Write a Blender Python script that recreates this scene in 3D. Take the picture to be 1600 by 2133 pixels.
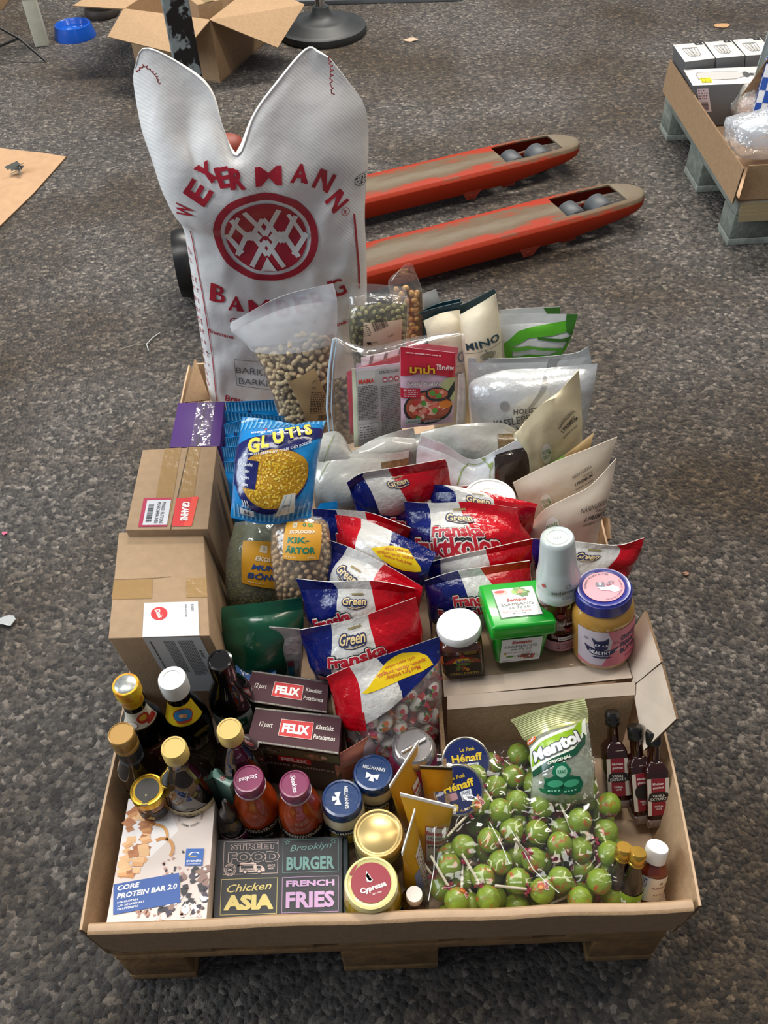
import bpy, bmesh, math, random
from mathutils import Vector, Matrix, noise, Quaternion, Euler
PI = math.pi
for o in list(bpy.data.objects): bpy.data.objects.remove(o)
sc = bpy.context.scene
COL = sc.collection

# ------------------------------------------------------------------ camera
CAM = Vector((0.42863, -0.40319, 1.49175)); YAW, PITCH, ROLL, FPX = -0.0083447, 0.8311877, -0.0484993, 1850.647
_f = Vector((math.sin(YAW)*math.cos(PITCH), math.cos(YAW)*math.cos(PITCH), -math.sin(PITCH)))
_r0 = Vector((math.cos(YAW), -math.sin(YAW), 0)); _u0 = _r0.cross(_f)
_r = _r0*math.cos(ROLL) + _u0*math.sin(ROLL); _u = _u0*math.cos(ROLL) - _r0*math.sin(ROLL)
cd = bpy.data.cameras.new('camera'); cam = bpy.data.objects.new('camera', cd); COL.objects.link(cam)
cam.matrix_world = Matrix(((_r.x, _u.x, -_f.x, CAM.x), (_r.y, _u.y, -_f.y, CAM.y), (_r.z, _u.z, -_f.z, CAM.z), (0, 0, 0, 1)))
cd.sensor_fit = 'VERTICAL'; cd.sensor_height = 36; cd.lens = FPX/2133*36; cd.clip_start = 0.01; cd.clip_end = 60
sc.camera = cam

def at(px, py, z=None, y=None):
    """a point of the photograph, on the level z or the upright plane y, as a place in the room"""
    d = _r*((px-800)/FPX) - _u*((py-1066.5)/FPX) + _f
    t = (z-CAM.z)/d.z if z is not None else (y-CAM.y)/d.y
    return CAM + d*t

# ------------------------------------------------------------------ world, lamps, exposure
w = bpy.data.worlds.new('world'); sc.world = w; w.use_nodes = True
bg = w.node_tree.nodes['Background']; bg.inputs[0].default_value = (0.80, 0.86, 1.0, 1); bg.inputs[1].default_value = 0.17
def area(name, loc, target, sx, sy, power, color):
    l = bpy.data.lights.new(name, 'AREA'); l.shape = 'RECTANGLE'; l.size = sx; l.size_y = sy; l.energy = power; l.color = color
    o = bpy.data.objects.new(name, l); COL.objects.link(o); o.location = loc
    o.rotation_euler = (Vector(target)-Vector(loc)).to_track_quat('-Z', 'Y').to_euler(); return o
area('daylight_gate', (-4.6, 0.5, 2.9), (0.2, 0.9, 0.3), 2.8, 2.6, 215, (0.84, 0.93, 1.0))
area('ceiling_lamp', (0.9, 4.6, 3.9), (0.5, 1.4, 0), 3.2, 0.6, 300, (1.0, 0.94, 0.84))
area('ceiling_lamp', (2.6, 1.5, 3.8), (0.5, 0.9, 0), 0.4, 2.4, 50, (1.0, 0.88, 0.72))
area('ceiling_lamp', (-0.6, 0.9, 3.8), (0.4, 0.9, 0), 0.7, 2.2, 62, (1.0, 0.97, 0.92))
sc.view_settings.view_transform = 'Standard'; sc.view_settings.look = 'None'
sc.view_settings.gamma = 1; sc.view_settings.use_curve_mapping = False; sc.view_settings.exposure = 0.10

# ------------------------------------------------------------------ materials
MATS = {}
def srgb(h):
    c = [int(h[i:i+2], 16)/255 for i in (0, 2, 4)]
    return tuple((x/12.92 if x <= .04045 else ((x+.055)/1.055)**2.4) for x in c) + (1,)
def mat(name, hexc='808080', rough=.5, metal=0, coat=0, noise_amt=0, noise_scale=40, bump=0, bump_scale=60, hex2=None, spec=.5, alpha=None, emit=None, trans=0):
    if name in MATS: return MATS[name]
    m = bpy.data.materials.new(name); m.use_nodes = True; nt = m.node_tree; b = nt.nodes['Principled BSDF']
    c = srgb(hexc); b.inputs['Base Color'].default_value = c; b.inputs['Roughness'].default_value = rough
    b.inputs['Metallic'].default_value = metal; b.inputs['Coat Weight'].default_value = coat; b.inputs['Coat Roughness'].default_value = .06
    b.inputs['Specular IOR Level'].default_value = spec; b.inputs['Transmission Weight'].default_value = trans
    if noise_amt or bump:
        tc = nt.nodes.new('ShaderNodeTexCoord')
    if noise_amt:
        n = nt.nodes.new('ShaderNodeTexNoise'); n.inputs['Scale'].default_value = noise_scale; n.inputs['Detail'].default_value = 5
        nt.links.new(tc.outputs['Object'], n.inputs['Vector'])
        r = nt.nodes.new('ShaderNodeValToRGB'); r.color_ramp.elements[0].position = .5-.22/max(noise_amt, .05)*.3; r.color_ramp.elements[1].position = .68
        r.color_ramp.elements[0].position = .36
        c2 = srgb(hex2) if hex2 else tuple(x*(1-noise_amt) for x in c[:3])+(1,)
        r.color_ramp.elements[0].color = c2; r.color_ramp.elements[1].color = c
        nt.links.new(n.outputs['Fac'], r.inputs[0]); nt.links.new(r.outputs[0], b.inputs['Base Color'])
    if bump:
        n2 = nt.nodes.new('ShaderNodeTexNoise'); n2.inputs['Scale'].default_value = bump_scale; n2.inputs['Detail'].default_value = 3
        nt.links.new(tc.outputs['Object'], n2.inputs['Vector'])
        bp = nt.nodes.new('ShaderNodeBump'); bp.inputs['Strength'].default_value = bump; bp.inputs['Distance'].default_value = .004
        nt.links.new(n2.outputs['Fac'], bp.inputs['Height']); nt.links.new(bp.outputs[0], b.inputs['Normal'])
    if emit: b.inputs['Emission Color'].default_value = srgb(emit); b.inputs['Emission Strength'].default_value = 1
    MATS[name] = m; return m
def ink(h, rough=.4):
    return mat('ink_'+h, h, rough)
def foil(name, h, rough=.28, bump=.5, scale=55, metal=0, coat=.35, spec=.5):   # printed plastic film with fine creases
    return mat(name, h, rough, metal, coat, bump=bump, bump_scale=scale, spec=spec)
def film(name, h='ffffff', haze=.10, gloss=.14, bump=.6, scale=45, rough=.12):   # clear plastic film
    if name in MATS: return MATS[name]
    m = bpy.data.materials.new(name); m.use_nodes = True; nt = m.node_tree; nt.nodes.clear()
    out = nt.nodes.new('ShaderNodeOutputMaterial'); tr = nt.nodes.new('ShaderNodeBsdfTransparent'); gl = nt.nodes.new('ShaderNodeBsdfGlossy')
    df = nt.nodes.new('ShaderNodeBsdfDiffuse'); m1 = nt.nodes.new('ShaderNodeMixShader'); m2 = nt.nodes.new('ShaderNodeMixShader')
    gl.inputs['Roughness'].default_value = rough; df.inputs['Color'].default_value = srgb(h); tr.inputs[0].default_value = (1, 1, 1, 1)
    tc = nt.nodes.new('ShaderNodeTexCoord'); n = nt.nodes.new('ShaderNodeTexNoise'); n.inputs['Scale'].default_value = scale; n.inputs['Detail'].default_value = 2
    nt.links.new(tc.outputs['Object'], n.inputs['Vector']); bp = nt.nodes.new('ShaderNodeBump'); bp.inputs['Strength'].default_value = bump; bp.inputs['Distance'].default_value = .006
    nt.links.new(n.outputs['Fac'], bp.inputs['Height'])
    for x in (gl, df): nt.links.new(bp.outputs[0], x.inputs['Normal'])
    fr = nt.nodes.new('ShaderNodeLayerWeight'); fr.inputs['Blend'].default_value = .3; nt.links.new(bp.outputs[0], fr.inputs['Normal'])
    mt = nt.nodes.new('ShaderNodeMath'); mt.operation = 'MULTIPLY_ADD'; mt.inputs[1].default_value = .28; mt.inputs[2].default_value = gloss*.45
    nt.links.new(fr.outputs['Fresnel'], mt.inputs[0])
    m1.inputs[0].default_value = haze*.6; nt.links.new(tr.outputs[0], m1.inputs[1]); nt.links.new(df.outputs[0], m1.inputs[2])
    nt.links.new(mt.outputs[0], m2.inputs[0]); nt.links.new(m1.outputs[0], m2.inputs[1]); nt.links.new(gl.outputs[0], m2.inputs[2])
    nt.links.new(m2.outputs[0], out.inputs[0]); MATS[name] = m; return m

def asphalt():
    m = bpy.data.materials.new('asphalt'); m.use_nodes = True; nt = m.node_tree; b = nt.nodes['Principled BSDF']; L = nt.links.new
    tc = nt.nodes.new('ShaderNodeTexCoord')
    v = nt.nodes.new('ShaderNodeTexVoronoi'); v.inputs['Scale'].default_value = 108; v.inputs['Randomness'].default_value = 1
    n = nt.nodes.new('ShaderNodeTexNoise'); n.inputs['Scale'].default_value = 85; n.inputs['Detail'].default_value = 6; n.inputs['Roughness'].default_value = .7
    big = nt.nodes.new('ShaderNodeTexNoise'); big.inputs['Scale'].default_value = 1.6; big.inputs['Detail'].default_value = 4
    warp = nt.nodes.new('ShaderNodeMapping')
    for x in (n, big): L(tc.outputs['Object'], x.inputs['Vector'])
    mx = nt.nodes.new('ShaderNodeMix'); mx.data_type = 'VECTOR'; mx.inputs[0].default_value = .012
    L(tc.outputs['Object'], mx.inputs[4]); L(n.outputs['Color'], mx.inputs[5]); L(mx.outputs[1], v.inputs['Vector'])
    # colour of the stones: per-cell value mixed over dark binder
    sep = nt.nodes.new('ShaderNodeSeparateColor'); L(v.outputs['Color'], sep.inputs[0])
    r1 = nt.nodes.new('ShaderNodeValToRGB'); e = r1.color_ramp.elements
    e[0].position = 0; e[0].color = srgb('423f3e'); e[1].position = 1; e[1].color = srgb('b5aba1')
    a = e.new(.55); a.color = srgb('6b6560'); a = e.new(.85); a.color = srgb('867e75'); L(sep.outputs[0], r1.inputs[0])
    r2 = nt.nodes.new('ShaderNodeValToRGB'); r2.color_ramp.elements[0].position = .38; r2.color_ramp.elements[1].position = .62
    r2.color_ramp.elements[0].color = (.42, .42, .42, 1); r2.color_ramp.elements[1].color = (1, 1, 1, 1); L(n.outputs['Fac'], r2.inputs[0])
    mul = nt.nodes.new('ShaderNodeMix'); mul.data_type = 'RGBA'; mul.blend_type = 'MULTIPLY'; mul.inputs[0].default_value = .85
    L(r1.outputs[0], mul.inputs[6]); L(r2.outputs[0], mul.inputs[7])
    # brown dirt in broad patches
    r3 = nt.nodes.new('ShaderNodeValToRGB'); r3.color_ramp.elements[0].position = .42; r3.color_ramp.elements[1].position = .62
    r3.color_ramp.elements[0].color = (1, 1, 1, 1); r3.color_ramp.elements[1].color = srgb('c4b196'); L(big.outputs['Fac'], r3.inputs[0])
    mul2 = nt.nodes.new('ShaderNodeMix'); mul2.data_type = 'RGBA'; mul2.blend_type = 'MULTIPLY'; mul2.inputs[0].default_value = 1
    L(mul.outputs[2], mul2.inputs[6]); L(r3.outputs[0], mul2.inputs[7]); L(mul2.outputs[2], b.inputs['Base Color'])
    b.inputs['Roughness'].default_value = .46; b.inputs['Specular IOR Level'].default_value = .75
    mh = nt.nodes.new('ShaderNodeMath'); mh.operation = 'MULTIPLY_ADD'; mh.inputs[1].default_value = -1.1; L(v.outputs['Distance'], mh.inputs[0]); L(n.outputs['Fac'], mh.inputs[2])
    bp = nt.nodes.new('ShaderNodeBump'); bp.inputs['Strength'].default_value = 1; bp.inputs['Distance'].default_value = .008
    L(mh.outputs[0], bp.inputs['Height']); L(bp.outputs[0], b.inputs['Normal']); return m

M_CARD = mat('cardboard', 'ab8c6a', .82, noise_amt=.14, noise_scale=90, bump=.15, bump_scale=300)
M_CARD2 = mat('cardboard_inside', 'c6a88a', .85, noise_amt=.1, noise_scale=60)
M_CARDW = mat('cardboard_pale', 'd2bfab', .85, noise_amt=.12, noise_scale=25)
M_CORR = mat('corrugated_edge', '8c7052', .9, noise_amt=.5, noise_scale=350)
M_BLACK = mat('black_plastic', '141416', .35)
M_WOOD = mat('pallet_wood', 'a07c50', .8, noise_amt=.35, noise_scale=30, bump=.4, bump_scale=90)
M_WOODG = mat('grey_pallet_wood', '8f958c', .85, noise_amt=.3, noise_scale=40, bump=.4, bump_scale=90)

# ------------------------------------------------------------------ mesh collector
class MB:
    def __init__(s): s.v, s.f, s.m, s.sm, s.mats = [], [], [], [], []
    def mi(s, m):
        if m not in s.mats: s.mats.append(m)
        return s.mats.index(m)
    def add(s, vs, fs, m, smooth=True, M=None):
        o = len(s.v); s.v += [(M @ Vector(v)) if M else Vector(v) for v in vs]
        if isinstance(m, list): ids = [s.mi(x) for x in m]
        else: ids = [s.mi(m)]*len(fs)
        s.f += [tuple(i+o for i in f) for f in fs]; s.m += ids; s.sm += [smooth]*len(fs); return s
    def box(s, c, d, m, M=None, bev=0):
        x, y, z = d[0]/2, d[1]/2, d[2]/2; cx, cy, cz = c
        if bev <= 0:
            vs = [(cx+a*x, cy+b*y, cz+e*z) for a in (-1, 1) for b in (-1, 1) for e in (-1, 1)]
            fs = [(0, 1, 3, 2), (4, 6, 7, 5), (0, 4, 5, 1), (2, 3, 7, 6), (0, 2, 6, 4), (1, 5, 7, 3)]
            return s.add(vs, fs, m, False, M)
        bm = bmesh.new(); bmesh.ops.create_cube(bm, size=1)
        for v in bm.verts: v.co = Vector((v.co.x*2*x, v.co.y*2*y, v.co.z*2*z))
        bmesh.ops.bevel(bm, geom=bm.edges[:], offset=bev, segments=2, affect='EDGES', profile=.5)
        bm.verts.index_update()
        s.add([v.co+Vector(c) for v in bm.verts], [[v.index for v in f.verts] for f in bm.faces], m, False, M); bm.free(); return s
    def lathe(s, prof, m, n=36, c=(0, 0, 0), M=None, rfn=None, smooth=True):
        """prof: [(r, z)] or [(r, z, material)]; rfn(angle)->radius factor"""
        vs, fs, ms = [], [], []
        for p in prof:
            for k in range(n):
                a = 2*PI*k/n; r = p[0]*(rfn(a, p) if rfn else 1); vs.append((c[0]+r*math.cos(a), c[1]+r*math.sin(a), c[2]+p[1]))
        for i in range(len(prof)-1):
            for k in range(n):
                fs.append((i*n+k, i*n+(k+1) % n, (i+1)*n+(k+1) % n, (i+1)*n+k)); ms.append(prof[i][2] if len(prof[i]) > 2 else m)
        return s.add(vs, fs, ms, smooth, M)
    def tube(s, pts, r, m, n=8, M=None, closed=False):
        pts = [Vector(p) for p in pts]; rs = r if isinstance(r, list) else [r]*len(pts)
        vs, fs = [], []; N = len(pts); prev = None
        for i, p in enumerate(pts):
            t = (pts[min(i+1, N-1)]-pts[max(i-1, 0)]).normalized()
            if prev is None: q = t.orthogonal().normalized()
            else: q = (prev - t*prev.dot(t)).normalized()
            prev = q; b = t.cross(q)
            for k in range(n):
                a = 2*PI*k/n; vs.append(p+(q*math.cos(a)+b*math.sin(a))*rs[i])
        for i in range(N-1):
            for k in range(n): fs.append((i*n+k, i*n+(k+1) % n, (i+1)*n+(k+1) % n, (i+1)*n+k))
        fs.append(tuple(range(n))[::-1]); fs.append(tuple((N-1)*n+k for k in range(n)))
        return s.add(vs, fs, m, True, M)
    def sheet(s, pts, t, m, m_edge=None, bend=None):
        """a flat board from a polygon of corner points, thickness t to its back"""
        P = [Vector(p) for p in pts]; n = (P[1]-P[0]).cross(P[2]-P[0]).normalized()
        N = len(P); vs = P+[p-n*t for p in P]
        fs = [tuple(range(N)), tuple(range(2*N-1, N-1, -1))]; ms = [m, m]
        for i in range(N): fs.append((i, i+N, (i+1) % N+N, (i+1) % N)); ms.append(m_edge or m)
        return s.add(vs, fs, ms, False)
    def ball(s, c, r, m, M=None, seg=12, ring=8, sc=(1, 1, 1), fn=None):
        vs = [(0, 0, 1)]; fs = []
        for i in range(1, ring):
            th = PI*i/ring
            for k in range(seg): vs.append((math.sin(th)*math.cos(2*PI*k/seg), math.sin(th)*math.sin(2*PI*k/seg), math.cos(th)))
        vs.append((0, 0, -1)); L = len(vs)-1
        for k in range(seg):
            fs.append((0, 1+k, 1+(k+1) % seg)); fs.append((L, L-seg+(k+1) % seg, L-seg+k))
        for i in range(ring-2):
            for k in range(seg):
                a = 1+i*seg; fs.append((a+k, a+seg+k, a+seg+(k+1) % seg, a+(k+1) % seg))
        out = []
        for v in vs:
            v = Vector(v); q = fn(v) if fn else 1
            out.append(Vector((v.x*sc[0], v.y*sc[1], v.z*sc[2]))*r*q+Vector(c))
        return s.add(out, fs, m, True, M)
    def obj(s, name, parent=None, loc=None, off=None):
        me = bpy.data.meshes.new(name)
        vs = [tuple(Vector(v)-off) for v in s.v] if off else [tuple(v) for v in s.v]
        me.from_pydata(vs, [], s.f)
        for m in s.mats: me.materials.append(m)
        me.polygons.foreach_set('material_index', s.m); me.polygons.foreach_set('use_smooth', s.sm); me.update()
        me.set_sharp_from_angle(angle=math.radians(50))
        o = bpy.data.objects.new(name, me); COL.objects.link(o)
        if parent: o.parent = parent
        if loc: o.location = loc
        return o

def tag(o, label, cat, group=None, kind=None):
    o['label'] = label; o['category'] = cat
    if group: o['group'] = group
    if kind: o['kind'] = kind
    return o
def thing(name, label, cat, loc=(0, 0, 0), rot=(0, 0, 0), group=None):
    o = bpy.data.objects.new(name, None); COL.objects.link(o); o.empty_display_size = .02
    o.location = loc; o.rotation_euler = rot; return tag(o, label, cat, group)
def structure(o): o['kind'] = 'structure'; return o
def copy_tree(o, parent=None):
    c = o.copy(); COL.objects.link(c); c.parent = parent
    if parent: c.matrix_parent_inverse = o.matrix_parent_inverse
    for ch in list(o.children): copy_tree(ch, c)
    return c

# ------------------------------------------------------------------ flat print (decals)
GL = {}
def glyph(txt, bold=0, shear=0):
    k = (txt, round(bold, 3), round(shear, 2))
    if k in GL: return GL[k]
    cu = bpy.data.curves.new('g', 'FONT'); cu.body = txt; cu.size = 1; cu.resolution_u = 2; cu.offset = bold; cu.shear = shear; cu.fill_mode = 'BOTH'
    ob = bpy.data.objects.new('g', cu); me = bpy.data.meshes.new_from_object(ob)
    vs = [(v.co.x, v.co.y) for v in me.vertices]; fs = [tuple(p.vertices) for p in me.polygons]
    bpy.data.objects.remove(ob); bpy.data.curves.remove(cu); bpy.data.meshes.remove(me)
    xs = [v[0] for v in vs] or [0]; ys = [v[1] for v in vs] or [0]
    GL[k] = (vs, fs, min(xs), max(xs), min(ys), max(ys)); return GL[k]
def blob(cx, cy, r, seed, n=9, rough=.35):
    R = random.Random(seed)
    return [(cx+r*(1+R.uniform(-rough, rough))*math.cos(2*PI*k/n), cy+r*(1+R.uniform(-rough, rough))*math.sin(2*PI*k/n)) for k in range(n)]
class Decal:
    def __init__(s): s.items = []; s.xf = (0, 0, 0, 1)
    def frame(s, ax, ay, bx, by):
        a, b = s.inv(ax, ay), s.inv(bx, by); s.xf = ((a[0]+b[0])/2, (a[1]+b[1])/2, math.atan2(b[1]-a[1], b[0]-a[0]), 1); return math.hypot(b[0]-a[0], b[1]-a[1])
    def P(s, *pts): s.xf = (0, 0, 0, 1); return [s.inv(*p) for p in pts]
    def T(s, x, y):
        ox, oy, a, k = s.xf; c, q = math.cos(a), math.sin(a); return (ox+k*(c*x-q*y), oy+k*(q*x+c*y))
    def raw(s, vs, fs, m, layer): s.items.append(([s.T(*v) for v in vs], fs, m, layer)); return s
    def poly(s, pts, m, layer=1): return s.raw(pts, [tuple(range(len(pts)))], m, layer)
    def rect(s, x0, y0, x1, y1, m, layer=1): return s.poly([(x0, y0), (x1, y0), (x1, y1), (x0, y1)], m, layer)
    def ell(s, cx, cy, rx, ry, m, layer=1, n=28, rot=0):
        c, q = math.cos(rot), math.sin(rot); P = []
        for k in range(n):
            a = 2*PI*k/n; x, y = rx*math.cos(a), ry*math.sin(a); P.append((cx+c*x-q*y, cy+q*x+c*y))
        return s.poly(P, m, layer)
    def ring(s, cx, cy, r, t, m, layer=1, ry=None, n=40, a0=0, a1=2*PI):
        k = (ry or r)/r; vs = []; fs = []
        for i in range(n+1):
            a = a0+(a1-a0)*i/n
            for q in (r, r-t): vs.append((cx+q*math.cos(a), cy+q*k*math.sin(a)))
        for i in range(n): fs.append((2*i, 2*i+2, 2*i+3, 2*i+1))
        return s.raw(vs, fs, m, layer)
    def line(s, pts, t, m, layer=1):
        for a, b in zip(pts, pts[1:]):
            dx, dy = b[0]-a[0], b[1]-a[1]; L = math.hypot(dx, dy) or 1; nx, ny = -dy/L*t/2, dx/L*t/2
            s.poly([(a[0]-nx, a[1]-ny), (b[0]-nx, b[1]-ny), (b[0]+nx, b[1]+ny), (a[0]+nx, a[1]+ny)], m, layer)
        return s
    def text(s, txt, cx, cy, h, m, layer=2, w=None, bold=.012, shear=0, rot=0, sx=1):
        """centred at cx, cy; h is the size of a capital; w squeezes to a given width"""
        extra = max(0, bold-.028); vs, fs, x0, x1, y0, y1 = glyph(txt, min(bold, .028), shear)
        if not fs: return s
        k = h/.73; kx = (w/(x1-x0+2*extra)) if w else k*sx; mx = (x0+x1)/2; c, q = math.cos(rot), math.sin(rot)
        # heavier letters: the outline pushed out in eight directions, each a hair higher than the last
        for n, (ex, ey) in enumerate([(0, 0)]+([(extra*math.cos(t*PI/4), extra*math.sin(t*PI/4)) for t in range(8)] if extra else [])):
            out = []
            for x, y in vs:
                X, Y = (x+ex-mx)*kx, (y+ey-.365)*k; out.append((cx+c*X-q*Y, cy+q*X+c*Y))
            s.raw(out, fs, m, layer+.05*n)
        return s
    def otext(s, txt, cx, cy, h, m, mo, layer=2, ow=.05, **k):
        b = k.pop('bold', .02); vs = glyph(txt, b, k.get('shear', 0)); wid = k.pop('w', None)
        if wid is None: wid = (vs[3]-vs[2])*h/.73*k.get('sx', 1)
        wo = wid*(1+2*ow/(vs[3]-vs[2])); s.text(txt, cx, cy, h, mo, layer, bold=b+ow, w=wo, **k); return s.text(txt, cx, cy, h, m, layer+1, bold=b, w=wid, **k)
    def arc(s, txt, cx, cy, r, mid, h, m, layer=2, bold=.012, span=None, inside=False, sx=1):
        k = h/.73; ws = []
        for ch in txt:
            g = glyph(ch, bold); ws.append(((g[3]-g[2]) if g[1] else .25)*k*sx+h*.14)
        tot = sum(ws); f = (span*r/tot) if span else 1; a = mid+(tot*f/r)/2*(1 if not inside else -1)
        for ch, wd in zip(txt, ws):
            st = wd*f/r/2*(1 if not inside else -1); a -= st
            g = glyph(ch, bold)
            if g[1]:
                rot = a-PI/2 if not inside else a+PI/2; c, q = math.cos(rot), math.sin(rot); mx = (g[2]+g[3])/2; out = []
                for x, y in g[0]:
                    X, Y = (x-mx)*k*sx*f, (y-.365)*k; out.append((cx+r*math.cos(a)+c*X-q*Y, cy+r*math.sin(a)+q*X+c*Y))
                s.raw(out, g[1], m, layer)
            a -= st
        return s
    def small(s, x0, y0, x1, y1, n, m, layer=2, seed=1, fill=.45):
        """lines of print too small to read"""
        R = random.Random(seed); dy = (y1-y0)/n
        for i in range(n):
            x = x0; y = y1-(i+.5)*dy; end = x1-(R.uniform(0, .25)*(x1-x0) if R.random() < .3 else 0)
            while x < end-(x1-x0)*.03:
                L = min(R.uniform(.05, .2)*(x1-x0), end-x); s.rect(x, y-dy*fill/2, x+L, y+dy*fill/2, m, layer); x += L+dy*.45
        return s
    def bars(s, x0, y0, x1, y1, m, layer=2, seed=3, vertical=False):
        R = random.Random(seed); x = 0
        while x < 1:
            q = R.choice((.012, .02, .032)); 
            if x+q > 1: break
            if vertical: s.rect(x0, y0+(y1-y0)*x, x1, y0+(y1-y0)*(x+q), m, layer)
            else: s.rect(x0+(x1-x0)*x, y0, x0+(x1-x0)*(x+q), y1, m, layer)
            x += q+R.choice((.012, .02, .03))
        return s
    def food(s, cx, cy, rx, ry, cols, n, layer=2, seed=1, size=.2, clip=True):
        R = random.Random(seed)
        for i in range(n):
            a, q = R.uniform(0, 2*PI), math.sqrt(R.random())*(1-size*.8); r = min(rx, ry)*size*R.uniform(.6, 1.3)
            s.poly(blob(cx+rx*q*math.cos(a), cy+ry*q*math.sin(a), r, seed*99+i, 8), R.choice(cols), layer+.06*(i % 12))
        return s

def bake(dec, mb, surf, eps=.00035):
    """put the flat print on a surface: surf.lines -> cuts, surf.at(s, t) -> point, normal"""
    by = {}
    if not dec.items: return
    bm = bmesh.new(); mats = []
    for vs, fs, m, layer in dec.items:
        if m not in mats: mats.append(m)
        k = mats.index(m); bv = [bm.verts.new((v[0], v[1], layer)) for v in vs]
        for f in fs:
            try: nf = bm.faces.new([bv[i] for i in f]); nf.material_index = k
            except ValueError: pass
    if surf.sl or surf.tl:
        bm.normal_update()
        xs = [v.co.x for v in bm.verts]; ys = [v.co.y for v in bm.verts]; lo = (min(xs), min(ys)); hi = (max(xs), max(ys))
        for ax, Ls in ((0, surf.sl), (1, surf.tl)):
            for c in Ls:
                if lo[ax] < c < hi[ax]:
                    co = (c, 0, 0) if ax == 0 else (0, c, 0); no = (1, 0, 0) if ax == 0 else (0, 1, 0)
                    bmesh.ops.bisect_plane(bm, geom=bm.verts[:]+bm.edges[:]+bm.faces[:], dist=1e-7, plane_co=co, plane_no=no)
    bm.verts.index_update(); out = []
    for v in bm.verts:
        p, n = surf.at(v.co.x, v.co.y); out.append(p+n*eps*(v.co.z+.6))
    fs = []; ms = []
    for f in bm.faces:
        idx = [v.index for v in f.verts]
        if f.normal.z < 0: idx.reverse()
        fs.append(idx); ms.append(mats[f.material_index])
    bm.free(); mb.add(out, fs, ms, True)
class Flat:
    sl = tl = ()
    def __init__(s, o, ex, ey):
        s.o = Vector(o); s.ex = Vector(ex).normalized(); s.ey = Vector(ey).normalized(); s.n = s.ex.cross(s.ey)
    def at(s, x, y): return s.o+s.ex*x+s.ey*y, s.n
class Cyl:
    """side of a lathe; s is arc length about angle a0 (0 = towards -y), t is height; r may be a function of height"""
    def __init__(s, r, a0=-PI/2, c=(0, 0, 0), zl=(), rr=None, M=None):
        s.r = r; s.a0 = a0; s.c = Vector(c); s.rr = rr or (r(0) if callable(r) else r)
        s.sl = [s.rr*math.radians(k) for k in range(-180, 181, 10)]; s.tl = list(zl); s.M = M
    def at(s, x, t):
        a = s.a0+x/s.rr; r = s.r(t) if callable(s.r) else s.r; n = Vector((math.cos(a), math.sin(a), 0)); p = s.c+n*r+Vector((0, 0, t))
        if s.M: p = s.M @ p; n = (s.M.to_3x3() @ n)
        return p, n

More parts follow.
